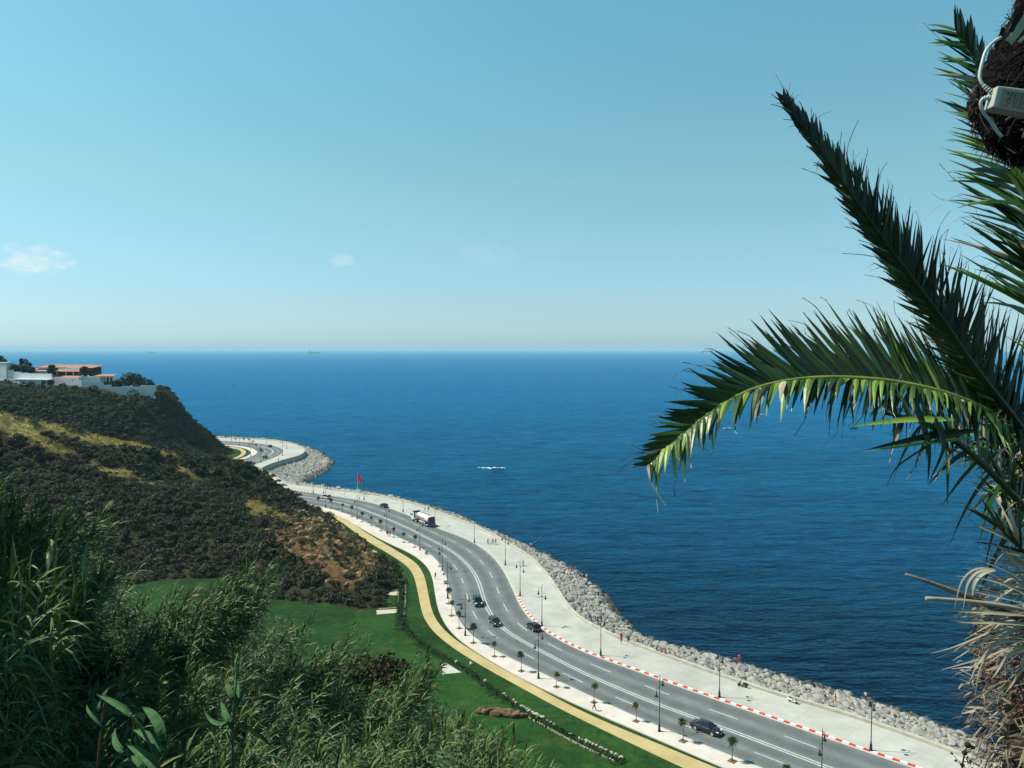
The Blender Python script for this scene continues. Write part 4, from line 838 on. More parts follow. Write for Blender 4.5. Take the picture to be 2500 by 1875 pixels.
# boats
def boat(label, L=6.5, hullc=(.75, .76, .75), name='motorboat', rows=True):
    r = thing(name, label, 'boat'); h = MB(); V = []; n = 10; hm_ = mat(name + '_hull', hullc, .4, .05)
    for i in range(n + 1):
        t = i / n; x = -L / 2 + L * t; w_ = L * .17 * (1 - max(0, (t - .45) / .55) ** 2.2) + .02; zt = .55 + .35 * t ** 2
        V += [(x, -w_, zt), (x, -w_ * .75, .1), (x, 0, -.2 + .35 * t ** 3), (x, w_ * .75, .1), (x, w_, zt), (x, w_ * .82, zt), (x, w_ * .7, .28), (x, -w_ * .7, .28), (x, -w_ * .82, zt)]
    F = [(i * 9 + k, (i + 1) * 9 + k, (i + 1) * 9 + (k + 1) % 9, i * 9 + (k + 1) % 9) for i in range(n) for k in range(9)]
    h.add(V, F, 0, False); h.add(V[:9], [tuple(range(9))]); h.build('hull', hm_, r)
    if rows:
        MB().hexa([(-.2, -.6, .5), (.5, -.55, .5), (.5, .55, .5), (-.2, .6, .5), (-.05, -.5, 1.05), (.1, -.45, 1.1), (.1, .45, 1.1), (-.05, .5, 1.05)]).build('windshield', M['cglass'], r)
        MB().box((-L / 2 - .12, 0, .6), (.35, .4, .8), taper=.8).build('outboard_motor', M['trim'], r); MB().box((-1.4, 0, .5), (.6, 1.1, .4)).build('seat', M['trim'], r)
    return r
def put_boat(o, u, v, rz): p = G(u, v, 0.0); o.location = (p[0], p[1], 0.02); o.rotation_euler = (0, 0, rz)
b = boat('white motorboat speeding right across the bay with a foamy wake', 7.5); put_boat(b, 1218, 1144.5, -0.35)
M['foam'] = mat('sea_foam', (.70, .74, .74), .8, .2, .8)
p = G(1190, 1143, 0); wk = MB(); rr = random.Random(5)
for k in range(70):
    t = rr.random() ** 1.5; x = -2 - 10 * t; y = rr.gauss(0, .5 + .9 * t); w_ = rr.uniform(.25, .7) * (1 - .5 * t); a0 = rr.uniform(0, 6)
    wk.add([(x + w_ * 1.6 * math.cos(a0 + j * PI / 3) * rr.uniform(.7, 1.2), y + w_ * .6 * math.sin(a0 + j * PI / 3), .12 * w_ + .03) for j in range(6)] + [(x, y, .35 * w_ + .05)], [(j, (j + 1) % 6, 6) for j in range(6)])
o = wk.build('boat_wake', M['foam'], None, tuple(b.location)); o.rotation_euler = (0, 0, -0.35); tag(o, kind='stuff')
for u, v, rz, lab, L in ((1268, 944, .1, 'small white boat far out, right of the middle of the bay', 9), (569, 942, .2, 'small dark boat far out, off the headland villa', 7), (1776, 1047, .1, 'tiny pale boat seen below the middle of the drooping palm frond', 7), (1866, 1012, .2, 'tiny pale boat seen just under the hanging palm leaflets', 7), (2084, 1047, .15, 'tiny pale boat just left of the dark hanging leaflets of the palm', 7)):
    put_boat(boat(lab, L, (.05, .05, .06) if 'dark' in lab else (.75, .75, .74)), u, v, rz)
def ship(label, u, dist, L):
    r = thing('cargo_ship', label, 'ship', group='ships on the horizon'); k = L / 120; hm_ = mat('ship_hull', (.10, .13, .17), .6); wm = mat('ship_superstructure', (.45, .45, .45), .6)
    MB().hexa([(-60 * k, -9 * k, -3), (54 * k, -9 * k, -3), (54 * k, 9 * k, -3), (-60 * k, 9 * k, -3), (-62 * k, -10 * k, 10 * k), (62 * k, -3 * k, 12 * k), (62 * k, 3 * k, 12 * k), (-62 * k, 10 * k, 10 * k)]).build('hull', hm_, r)
    MB().box((-48 * k, 0, 18 * k), (14 * k, 17 * k, 16 * k)).box((-48 * k, 0, 28 * k), (9 * k, 20 * k, 4 * k)).build('bridge', wm, r); MB().lathe((-55 * k, 0, 24 * k), [(2.5 * k, 0), (2.2 * k, 12 * k)], 10).build('funnel', hm_, r)
    for x in (-25, 0, 25): MB().box((x * k, 0, 13 * k), (20 * k, 14 * k, 5 * k)).build('cargo_hatch', wm, r)
    a = (u - 1250) / FPX; r.location = (a * dist, dist, 0); r.rotation_euler = (0, 0, .05); return r
ship('hazy cargo ship on the horizon at the left', 373, 13000, 150); ship('hazy cargo ship on the horizon, longest, left of the middle', 769, 12000, 190); ship('tiny hazy ship on the horizon near the middle', 926, 14000, 80)
# ------------------------------------------------------------------ people
def skin_mesh(nodes, edges, root, name):
    me = bpy.data.meshes.new(name); me.from_pydata([n[:3] for n in nodes], edges, [])
    o = bpy.data.objects.new(name, me); COL.objects.link(o); md = o.modifiers.new('skin', 'SKIN'); md.use_smooth_shade = True
    for i, n in enumerate(nodes):
        sv = me.skin_vertices[0].data[i]; sv.radius = (n[3], n[3] * (n[4] if len(n) > 4 else 1)); sv.use_root = (i == root)
    o.modifiers.new('sub', 'SUBSURF').levels = 1
    dg = bpy.context.evaluated_depsgraph_get(); m2 = bpy.data.meshes.new_from_object(o.evaluated_get(dg)); bpy.data.objects.remove(o); bpy.data.meshes.remove(me)
    for pl_ in m2.polygons: pl_.use_smooth = True
    m2.name = name; return m2
def pose(kind):
    # joints (facing +y): pelvis, waist, chest, neck, head base, head top, then limbs
    pel, wai, che, nek, hd0, hd1 = (0, 0, .93), (0, .0, 1.12), (0, -.01, 1.36), (0, 0, 1.47), (0, .025, 1.55), (0, .02, 1.66)
    A = {-1: [(-.18, -.01, 1.39), (-.25, -.02, 1.12), (-.26, .06, .88), (-.255, .09, .79)], 1: [(.18, -.01, 1.39), (.25, -.02, 1.12), (.26, .06, .88), (.255, .09, .79)]}
    Lg = {-1: [(-.095, 0, .87), (-.11, .02, .48), (-.11, -.02, .09), (-.12, .12, .035)], 1: [(.095, 0, .87), (.11, .02, .48), (.11, -.02, .09), (.12, .12, .035)]}
    if kind == 'walk':
        Lg = {-1: [(-.095, 0, .87), (-.1, .2, .5), (-.1, .28, .09), (-.1, .42, .06)], 1: [(.095, 0, .87), (.1, -.05, .48), (.1, -.33, .14), (.1, -.22, .03)]}
        A = {-1: [(-.18, -.01, 1.39), (-.24, -.14, 1.13), (-.24, -.1, .9), (-.235, -.06, .81)], 1: [(.18, -.01, 1.39), (.24, .1, 1.13), (.22, .27, .97), (.21, .34, .91)]}
    if kind == 'fish':
        A = {-1: [(-.18, -.01, 1.39), (-.23, .08, 1.12), (-.12, .33, 1.1), (-.08, .41, 1.11)], 1: [(.18, -.01, 1.39), (.24, .05, 1.12), (.12, .28, 1.02), (.07, .36, 1.03)]}
    if kind == 'sit':
        d = -.83; mv = lambda q_: (q_[0], q_[1] - .02, q_[2] + d); pel, wai, che, nek, hd0, hd1 = map(mv, (pel, (0, -.03, 1.12), (0, .0, 1.34), (0, .05, 1.45), (0, .1, 1.52), (0, .1, 1.63)))
        A = {s: [(s * .18, .0, 1.37 + d), (s * .26, .1, 1.1 + d), (s * .18, .32, 1.03 + d), (s * .15, .4, 1.02 + d)] for s in (-1, 1)}
        Lg = {s: [(s * .095, 0, .9 + d), (s * .14, .43, .27), (s * .12, .42, -.14), (s * .12, .54, -.19)] for s in (-1, 1)}
    if kind == 'crouch':
        d = -.68; mv = lambda q_: (q_[0], q_[1] + (q_[2] - .93) * .35, q_[2] + d); pel, wai, che, nek, hd0, hd1 = map(mv, (pel, wai, che, nek, hd0, hd1))
        A = {s: [(s * .18, .16, 1.39 + d), (s * .25, .3, 1.1 + d), (s * .14, .5, .98 + d), (s * .1, .57, .95 + d)] for s in (-1, 1)}
        Lg = {s: [(s * .1, 0, .2), (s * .17, .38, .5), (s * .13, .12, .09), (s * .14, .27, .035)] for s in (-1, 1)}
    return pel, wai, che, nek, hd0, hd1, A, Lg
PCACHE = {}
def person_meshes(kind):
    if kind in PCACHE: return PCACHE[kind]
    pel, wai, che, nek, hd0, hd1, A, Lg = pose(kind); lerp = lambda a, b, t: tuple(a[k] + (b[k] - a[k]) * t for k in range(3))
    n = [(*pel, .125, .8), (*wai, .115, .75), (*che, .135, .75), (*nek, .052), (*hd0, .085), (*hd1, .088)]; e = [(0, 1), (1, 2), (2, 3), (3, 4), (4, 5)]
    for s in (-1, 1):
        i = len(n); n += [(*A[s][0], .058), (*A[s][1], .043), (*A[s][2], .028), (*A[s][3], .033)]; e += [(2, i), (i, i + 1), (i + 1, i + 2), (i + 2, i + 3)]
    for s in (-1, 1):
        i = len(n); n += [(*Lg[s][0], .092), (*Lg[s][1], .06), (*Lg[s][2], .038), (*Lg[s][3], .04)]; e += [(0, i), (i, i + 1), (i + 1, i + 2), (i + 2, i + 3)]
    body = skin_mesh(n, e, 0, 'body_' + kind)
    mb = MB()                       # fingers, nose, ears joined into the body
    for s in (-1, 1):
        w_, h_ = Vector(A[s][2]), Vector(A[s][3]); d = (h_ - w_).normalized(); sd = d.cross(Vector((s, 0, .2))).normalized()
        for k, L_ in enumerate((.075, .085, .08, .06)):
            b0 = h_ + d * .015 + sd * (.026 - .0175 * k); mb.tube([b0, b0 + d * L_ * .5, b0 + d * L_ * .8 + Vector((-s * .02, 0, 0))], [.010, .009, .007], 5)
        mb.tube([w_ + d * .03 + sd * .03, w_ + d * .06 + sd * .055, w_ + d * .1 + sd * .058], [.011, .010, .008], 5)
    f = (Vector(hd1) - Vector(hd0)); c = Vector(hd0) + f * .35 + Vector((0, .085, 0)); mb.tube([c + Vector((0, 0, .03)), c + Vector((0, .022, -.005))], [.009, .014], 5)
    for s in (-1, 1): mb.lathe(tuple(Vector(hd0) + f * .45 + Vector((s * .088, -.01, -.02))), [(.004, 0), (.02, .01), (.02, .04), (.004, .05)], 6)
    bm = bmesh.new(); bm.from_mesh(body); bm.from_mesh(mb.mesh('x', M['trim'])); bm.to_mesh(body); bm.free()
    t = [(*lerp(pel, wai, .3), .142, .85), (*wai, .132, .8), (*che, .15, .8), (*lerp(che, nek, .75), .07)]; te = [(0, 1), (1, 2), (2, 3)]
    for s in (-1, 1): i = len(t); t += [(*A[s][0], .072), (*lerp(A[s][0], A[s][1], .75), .056)]; te += [(2, i), (i, i + 1)]
    top = skin_mesh(t, te, 0, 'shirt_' + kind)
    def legs(fr):
        l = [(*lerp(pel, wai, .25), .14, .85), (*pel, .14, .85)]; le = [(0, 1)]
        for s in (-1, 1):
            i = len(l); l += [(*Lg[s][0], .105), (*lerp(Lg[s][0], Lg[s][1], min(1, fr * 2)), .078)]; le += [(1, i), (i, i + 1)]
            if fr > .5: l.append((*lerp(Lg[s][1], Lg[s][2], (fr - .5) * 2), .056)); le.append((i + 1, i + 2))
        return skin_mesh(l, le, 1, 'trousers_' + kind)
    shorts, trous = legs(.38), legs(.97)
    hb = MB(); hc = Vector(hd0) + f * .62; V = []; F = []
    for i in range(7):
        th = PI * .62 * i / 6
        for k in range(12):
            ph = 2 * PI * k / 12; V.append(hc + Vector((math.sin(th) * math.cos(ph) * .102, -.012 + math.sin(th) * math.sin(ph) * .106, math.cos(th) * .112 - (.03 if i == 6 and math.sin(ph) < .2 else 0) + (.05 if i == 6 and math.sin(ph) > .3 else 0))))
    for i in range(6):
        for k in range(12): F.append((i * 12 + k, (i + 1) * 12 + k, (i + 1) * 12 + (k + 1) % 12, i * 12 + (k + 1) % 12))
    hb.add(V, F, 0, True); hair = hb.mesh('hair_' + kind, M['trim'])
    PCACHE[kind] = (body, top, shorts, trous, hair); return PCACHE[kind]
CM = {}
def cm(c):
    if c not in CM:
        nm = {'skin': (.36, .2, .13), 'tan': (.26, .14, .085), 'black': (.012, .012, .014), 'red': (.55, .03, .03), 'pink': (.6, .12, .16), 'white': (.7, .7, .68), 'navy': (.02, .03, .07), 'brown': (.12, .06, .03), 'grey': (.2, .2, .2), 'hair': (.012, .010, .009), 'yellow': (.6, .5, .05)}
        CM[c] = mat('cloth_' + c if c not in ('skin', 'tan', 'hair') else c, nm[c], .8, .15, 6)
    return CM[c]
def person(label, p, rz, kind, top=None, leg='black', short=False, hairc='hair', group=None, h=1.0, skinc='skin'):
    r = thing('person', label, 'person', tuple(p), rz, group); r.scale = (h, h, h); body, tm, sh, tr, hr = person_meshes(kind)
    def part(nm, me, c):
        if not me.materials: me.materials.append(cm('skin'))
        o = link(nm, me, r); o.material_slots[0].link = 'OBJECT'; o.material_slots[0].material = cm(c); return o
    part('body', body, skinc)
    if top: part('shirt', tm, top)
    part('shorts' if short else 'trousers', sh if short else tr, leg); part('hair', hr, hairc); return r
ZP = ZR + .15
def bank_z(p):
    i = np.argmin(((WATER - np.array(p[:2])) ** 2).sum(1)); a, b = Ew[i], WATER[i]; t = np.clip(np.linalg.norm(np.array(p[:2]) - a) / np.linalg.norm(b - a), 0, 1); return bank(i, t)[2]
def rock_pt(r, x, y):
    u, v = q(r, x, y); z = 2.5
    for _ in range(12): p = G(u, v, z); z = bank_z(p) + .55
    p[2] = z; return p
def road_rz(p): k = np.argmin(((CENT - np.array(p[:2])) ** 2).sum(1)); t = CENT[min(k + 4, len(CENT) - 1)] - CENT[k - 4]; return math.atan2(t[1], t[0]) - PI / 2
W_ = lambda r, x, y, z=ZP: g(r, x, y, z)
p = W_('5', 178, 1168); person('walker in long dark clothes striding along the pale pavement in the foreground', p, road_rz(p), 'walk', 'black', 'black')
p = W_('4', 275, 712); person('lone dark-clad walker on the pale pavement bend by the grass strip', p, road_rz(p) + .4, 'walk', 'black', 'navy')
for x, lab, c in ((1165, 'left of two dark-topped walkers with bare legs on the pavement', 'black'), (1188, 'right of two dark-topped walkers with bare legs on the pavement', 'navy')):
    p = W_('3', x, 788); person(lab, p, road_rz(p) + PI, 'walk', c, 'black', True, group='pair of walkers on the pavement')
for x, lab, c, l in ((835, 'leftmost of three strollers on the promenade, in a red top', 'red', 'navy'), (888, 'middle of three strollers on the promenade, in dark clothes', 'black', 'navy'), (918, 'rightmost of three strollers on the promenade, all in red', 'red', 'red')):
    p = W_('4', x, 345); person(lab, p, road_rz(p), 'walk', c, l, group='three strollers on the promenade')
p = W_('4', 1210, 578); person('person in dark clothes standing on the promenade behind a street lamp lantern', p, 1.0, 'stand', 'black', 'grey')
p = W_('3', 1560, 518); person('left of two people strolling by the sea wall behind the tanker', p, .4, 'walk', 'white', 'black', True, group='pair by the sea wall behind the tanker')
p = W_('3', 1598, 522); person('right of two people strolling by the sea wall behind the tanker, dark top', p, .6, 'walk', 'black', 'grey', group='pair by the sea wall behind the tanker')
p = W_('3', 930, 340); person('dark figure standing at the promenade edge beside the flag', p, 2.0, 'stand', 'black', 'black')
p = W_('3', 556, 292); person('dark figure standing at the promenade edge left of the flag', p, 2.5, 'stand', 'navy', 'black')
for x, lab in ((495, 'left of two dark figures at the promenade edge above the silver off-road car'), (520, 'right of two dark figures at the promenade edge above the silver off-road car')):
    p = W_('3', x, 268); person(lab, p, 1.5, 'stand', 'black', 'black', group='two figures above the silver car')
for x, lab in ((195, 'left of two tiny figures where the promenade meets the far boulders'), (209, 'right of two tiny figures where the promenade meets the far boulders')):
    p = W_('3', x, 240); person(lab, p, 1.2, 'stand', 'black', 'navy', group='two figures by the far boulders')
p = W_('2', 785, 458); person('tiny dark figure on the headland promenade above its tall sea wall', p, 1.2, 'stand', 'black', 'black')
# along the wall and on the boulders
def on_wall(r, x, y): p = W_(r, x, y, ZR + .68); k = np.argmin(((EDGE - p[:2]) ** 2).sum(1)); return np.array([EDGE[k][0], EDGE[k][1], ZR + .68])
def sea_rz(p): return seawall_dir(p) - PI
p = W_('5', 408, 604); person('bare-legged person in red standing on the promenade at the sea wall', p, 0, 'stand', 'red', 'red', True, group='red-clad group at the sea wall')
for x, y, c, lab in ((369, 548, 'black', 'person in black sitting on the sea wall, leftmost of the red-clad group'), (430, 572, 'red', 'person in red sitting on the sea wall beside the standing one'), (450, 578, 'brown', 'person in brown sitting on the sea wall, rightmost of the red-clad group')):
    p = on_wall('5', x, y); person(lab, p, PI * .8, 'sit', c, 'black', True, group='red-clad group at the sea wall')
for x, y, c, lab in ((692, 655, 'brown', 'leftmost of three people sitting in a row on the sea wall, brown top'), (727, 665, 'tan', 'middle of three people sitting in a row on the sea wall, bare back'), (772, 680, 'red', 'rightmost of three people sitting in a row on the sea wall, red top')):
    p = on_wall('5', x, y); person(lab, p, sea_rz(p) + PI / 2 + PI, 'sit', None if c == 'tan' else c, 'black', True, group='three people in a row on the sea wall', skinc='tan')
p = rock_pt('5', 1415, 757); person('person all in red standing on the outermost boulders at the water', p, -.6, 'stand', 'red', 'red')
p = rock_pt('6', 560, 1078); person('person in dark top and pink shorts standing on the boulders', p, 2.0, 'stand', 'black', 'pink', True, group='two people on the boulders')
p = rock_pt('6', 645, 1082); person('person in a dark vest and red shorts standing on the boulders', p, 1.2, 'walk', 'black', 'red', True, group='two people on the boulders')
p = rock_pt('6', 895, 1058); person('person in a white shirt standing on the boulders behind the nearest lamp', p, -1.0, 'stand', 'white', 'navy')
p = rock_pt('6', 925, 1095); person('person in black crouching on the boulders right behind the nearest lamp pole', p, -1.0, 'crouch', 'black', 'black')
p = rock_pt('4', 1292, 384); person('angler in a white shirt fishing with a long rod from the boulders', p, -.9, 'fish', 'white', 'navy'); ang = p.copy()
rd = MB().tube([(.0, .38, 1.02), (.0, 2.0, 2.0), (.0, 4.6, 3.1)], [.03, .02, .012], 5); o = rd.build('fishing_rod', mat('rod_pale', (.5, .5, .48)), None, tuple(ang)); o.rotation_euler = (0, 0, -.9); tag(o, 'long thin pale fishing rod held out over the sea by the angler', 'fishing rod')
p = rock_pt('4', 1340, 432); person('person in black crouching on the boulders next to the angler', p, -.8, 'crouch', 'black', 'black')
bg_ = MB().lathe((0, 0, 0), [(.2, 0), (.24, .05), (.22, .32), (.14, .4)], 10); o = bg_.build('bag', cm('yellow'), None, tuple(rock_pt('4', 1362, 440) - np.array([0, 0, .12]))); tag(o, 'small bright yellow bag on the boulders beside the angler', 'bag')
p = rock_pt('4', 950, 250); person('dark figure crouching on the boulders below the bend lamp', p, -.8, 'crouch', 'black', 'black')
p = rock_pt('4', 1722, 615); person('left of two red-clad people sitting low on the outer boulders', p, -.5, 'crouch', 'red', 'black', group='two red-clad people on the outer boulders')
p = rock_pt('4', 1760, 618); person('right of two red-clad people sitting low on the outer boulders', p, -.5, 'crouch', 'red', 'red', group='two red-clad people on the outer boulders')
p = rock_pt('4', 1885, 700); person('person with a white headscarf and white top sitting on the outer boulders', p, -.4, 'crouch', 'white', 'grey', hairc='white')
u, v = q('1', 845, 972); p = AT(u, v, 262); p[2] = H1(p[:2])[0] + .3; person('dark-clad hiker standing on the dry grass crest of the hill', p, .8, 'walk', 'black', 'black')
# ------------------------------------------------------------------ boulders of the sea defence
M['rock'] = mat('pale_boulder', (0.20, 0.195, 0.172), 0.9, 0.3, 0.9, 0.5, 3, col2=(0.39, 0.38, 0.33), spec=0.2)
M['wetrock'] = mat('wet_boulder', (0.045, 0.042, 0.032), 0.6, 0.4, 1.2, 0.4, 4, col2=(0.12, 0.11, 0.085), spec=0.4)
M['hillrock'] = mat('ochre_rock', (0.14, 0.085, 0.045), 0.95, 0.3, 0.8, 0.6, 3, col2=(0.36, 0.26, 0.15), spec=0.1)
def rock_arrays(seed, sub=2, rough=.45):
    bm = bmesh.new(); bmesh.ops.create_icosphere(bm, subdivisions=sub, radius=1.0); rr = random.Random(seed); pl = []
    for _ in range(9): d = Vector((rr.gauss(0, 1), rr.gauss(0, 1), rr.gauss(0, 1))).normalized(); pl.append((d, rr.uniform(.55, .85)))
    for v in bm.verts:
        for d, k in pl:
            t = v.co.dot(d)
            if t > k: v.co -= d * (t - k)
        v.co *= 1 + rough * .4 * mnoise.noise(v.co * 1.7 + Vector((seed, 0, 0)))
    V = np.array([v.co[:] for v in bm.verts]); F = np.array([[v.index for v in f.verts] for f in bm.faces]); bm.free(); return V, F
ROCKS = [rock_arrays(k) for k in range(8)]
def rmat(rng, flat=.5):
    a = rng.uniform(0, 2 * PI, 3); rx = np.array(Matrix.Rotation(a[0] * .12, 3, 'X') @ Matrix.Rotation(a[1] * .12, 3, 'Y')); rz = np.array(Matrix.Rotation(a[2], 3, 'Z'))
    return rx @ rz @ np.diag([1.0, rng.uniform(.65, .95), flat * rng.uniform(.7, 1.15)])
items = []; rng = np.random.default_rng(11)
sw = arclen(WATER); pos_s = 0.0
while pos_s < sw[-1] - 1:
    i = int(np.searchsorted(sw, pos_s)); i = min(max(i, 1), len(WATER) - 1); wd = np.linalg.norm(WATER[i] - Ew[i]); Yd = WATER[i][1]; size = 0.60
    if WATER[i][1] > 20 and PX([*WATER[i], 0])[0] < 2900:
        nrow = int(wd * 1.16 / (size * 1.35)) + 1
        for j in range(nrow):
            t = (j + rng.uniform(.1, .9)) / nrow * 1.0 - .01; ii = int(np.clip(i + rng.normal(0, .6), 0, len(WATER) - 1)); p = bank(ii, min(max(t, 0.0), 1.0))
            if t > 1: p = np.r_[WATER[ii] + (WATER[ii] - Ew[ii]) * (t - 1), -.25]
            s = size * rng.lognormal(-.04, .42); p[2] += rng.normal(0, .12) - .15
            items.append((p, s, rmat(rng), int(rng.integers(8)), t > .84 + rng.normal(0, .06)))
    pos_s += size * 1.25
print('boulders', len(items))
def appar(p, s): u, v = PX(p); return s / p[1] if -20 < u < 2380 and v < 1890 else 0
order = sorted(range(len(items)), key=lambda k: -appar(items[k][0], items[k][1]))
solo, rest = set(order[:300]), order[300:]
RM = []
for k, (V, F) in enumerate(ROCKS):
    for nm in ('rock', 'wetrock'): RM.append(np_mesh('boulder', V, F, M[nm]))
for k in solo:
    p, s, R, sh, wet = items[k]; o = link('boulder', RM[sh * 2 + int(wet)]); m4 = Matrix((R * s).tolist()).to_4x4(); m4.translation = Vector(p); o.matrix_world = m4
    tag(o, 'dark wet angular boulder at the water line below the near promenade' if wet else 'pale grey angular boulder heaped against the low sea wall of the near promenade', 'boulder', 'wet boulders at the water line' if wet else 'pale boulders along the near sea wall')
def merge(its, lib, name, mats):
    Vs, Fs, Ms, o = [], [], [], 0
    for (p, s, R, sh, mi) in its:
        V, F = lib[sh]; Vs.append((V * s) @ R.T + p); Fs.append(F + o); Ms.append(np.full(len(F), int(mi))); o += len(V)
    return np_mesh(name, np.vstack(Vs), np.vstack(Fs), mats, np.concatenate(Ms))
o = link('boulder_heap', merge([items[k] for k in rest], ROCKS, 'boulder_heap', [M['rock'], M['wetrock']])); tag(o, 'long heaped bank of grey boulders along the shore and round the headland', 'boulders', kind='stuff')

# ------------------------------------------------------------------ shrubs
M['shrub'] = mat('scrub_leaf', (0.019, 0.021, 0.010), 0.8, 0.4, 0.10, spec=0.25, col2=(0.090, 0.086, 0.038), transl=.1)
M['shrub2'] = mat('green_scrub_leaf', (0.014, 0.025, 0.010), 0.7, 0.4, 0.12, spec=0.25, col2=(0.055, 0.080, 0.028), transl=.1)
def bush_arrays(seed, n=200, q=.18, lob=6):
    r = np.random.default_rng(seed); L_ = [(r.normal(0, .42), r.normal(0, .42), r.uniform(.15, .5), r.uniform(.42, .68)) for _ in range(lob)]; V, F = [], []
    for k in range(n):
        cx, cy, cz, R = L_[r.integers(lob)]; d = r.normal(0, 1, 3); d[2] = abs(d[2]) * .9 + .1 * d[2]; d /= np.linalg.norm(d); c = np.array([cx, cy, cz]) + d * R * r.uniform(.75, 1.05)
        nrm = d + r.normal(0, .55, 3); nrm /= np.linalg.norm(nrm); a = np.cross(nrm, r.normal(0, 1, 3)); a /= np.linalg.norm(a); b = np.cross(nrm, a); s1, s2 = q * r.uniform(.6, 1.2), q * r.uniform(.4, .9)
        o = len(V); V += [c - a * s1, c - b * s2 * .8 + nrm * .03, c + a * s1, c + b * s2]; F.append((o, o + 1, o + 2, o + 3))
    return np.array(V), np.array(F)
BUSH = [bush_arrays(k) for k in range(8)]
in_front_of_road = land_side
def scatter(x0, x1, y0, y1, st, seed):
    r = np.random.default_rng(seed); xs, ys = np.arange(x0, x1, st), np.arange(y0, y1, st); X, Y = np.meshgrid(xs, ys); return np.c_[X.ravel(), Y.ravel()] + r.uniform(-.5, .5, (X.size, 2)) * st, r
def grid_sample(XY, vals, P, st, x0, y0, nx):
    i = np.clip(np.round((P[:, 0] - x0) / st).astype(int), 0, nx - 1); j = np.round((P[:, 1] - y0) / st).astype(int); k = np.clip(j * nx + i, 0, len(vals) - 1); return vals[k]
P, r = scatter(-270, -16, 165, 305, 1.85, 21); nx1 = len(np.arange(-330, 0 + .1, 1.5))
zz = grid_sample(None, HS['z'], P, 1.5, -330, 150, nx1); dd = grid_sample(None, HS['dry'], P, 1.5, -330, 150, nx1); ss = grid_sample(None, HS['soil'], P, 1.5, -330, 150, nx1)
u, v = PXn(np.c_[P, zz]); keep = (zz > 5.05) & (u > -120) & (u < 1000); rnd = r.random(len(P)); gapn = fbm(P, 7, 3, 8.8)
keep &= rnd < np.clip(1.0 - .97 * dd, .0, 1) * np.clip(1 - .45 * ss, 0, 1) * np.where(gapn < -.42, .25, 1.0)
hb = []
for k in np.where(keep)[0]:
    s = r.lognormal(.02, .3) * (1.25 if ss[k] < .3 and dd[k] < .3 else .8); R = np.array(Matrix.Rotation(r.uniform(0, 6.28), 3, 'Z')) @ np.diag([1, 1, r.uniform(.75, 1.15)])
    hb.append((np.array([P[k, 0], P[k, 1], zz[k] - .15]), s, R, int(r.integers(8)), r.random() < .25))
print('hill shrubs', len(hb))
order = sorted(range(len(hb)), key=lambda k: -appar(hb[k][0], hb[k][1])); solo = order[:280]
BM_ = [[np_mesh('shrub', V, F, M['shrub']), np_mesh('shrub', V, F, M['shrub2'])] for V, F in BUSH]
for k in solo:
    p, s, R, sh, mi = hb[k]; o = link('shrub', BM_[sh][int(mi)]); m4 = Matrix((R * s).tolist()).to_4x4(); m4.translation = Vector(p); o.matrix_world = m4
    on_spur = PX(p)[0] > 640
    tag(o, 'dark low shrub on the brown rocky spur above the lawn' if on_spur else 'dark rounded shrub low on the scrubby hillside above the lawn', 'shrub', 'shrubs on the rocky spur' if on_spur else 'shrubs low on the hillside')
o = link('hillside_scrub', merge([hb[k] for k in order[280:]], BUSH, 'hillside_scrub', [M['shrub'], M['shrub2']])); tag(o, 'dense dark scrub covering the middle hillside', 'scrub', kind='stuff')
P, r = scatter(-340, -150, 345, 450, 1.8, 22); zz = H2(P); u, v = PXn(np.c_[P, zz]); wl = np.interp(u, [w[0] for w in wallbase[::-1]], [AT(*w)[1] for w in wallbase[::-1]])
dR = in_front_of_road(P); keep = (zz > 5.8) & (u > -150) & (u < 600) & ((P[:, 1] < wl - 3) | (u > 385)) & (dR > 4) & (r.random(len(P)) < np.where(u > 400, .8, 1.0))
hs = []
for k in np.where(keep)[0]:
    s = r.uniform(1.1, 2.1) * (1.0 if u[k] < 330 else .62); R = np.array(Matrix.Rotation(r.uniform(0, 6.28), 3, 'Z')) @ np.diag([1, 1, r.uniform(.8, 1.1)]); hs.append((np.array([P[k, 0], P[k, 1], zz[k] - .3]), s, R, int(r.integers(8)), r.random() < .6))
o = link('headland_scrub', merge(hs, BUSH, 'headland_scrub', [M['shrub'], M['shrub2']])); tag(o, 'dark wooded scrub on the headland below the white villa walls', 'scrub', kind='stuff')
# dry grass tufts on the open crest
M['straw'] = mat('dry_grass', (0.26, 0.205, 0.06), .9, .3, .5, spec=.1, col2=(0.46, 0.39, 0.15), transl=.2)
def tuft_arrays(seed, n=14):
    r = np.random.default_rng(seed); V, F = [], []
    for k in range(n):
        a = r.uniform(0, 6.28); b = np.array([r.normal(0, .25), r.normal(0, .25), 0]); e = b + np.array([math.cos(a) * .3, math.sin(a) * .3, r.uniform(.35, .75)]); w_ = np.array([-math.sin(a), math.cos(a), 0]) * .06; o = len(V); V += [b - w_, b + w_, e + w_ * .2, e - w_ * .2]; F.append((o, o + 1, o + 2, o + 3))
    return np.array(V), np.array(F)
TUFT = [tuft_arrays(k) for k in range(6)]
P, r = scatter(-240, -25, 170, 300, .75, 31); zz = grid_sample(None, HS['z'], P, 1.5, -330, 150, nx1); dd = grid_sample(None, HS['dry'], P, 1.5, -330, 150, nx1); ss = grid_sample(None, HS['soil'], P, 1.5, -330, 150, nx1); u, v = PXn(np.c_[P, zz])
keep = (zz > 5.4) & (u > -80) & (((dd > .3) & (r.random(len(P)) < .8)) | ((ss > .35) & (r.random(len(P)) < .22)))
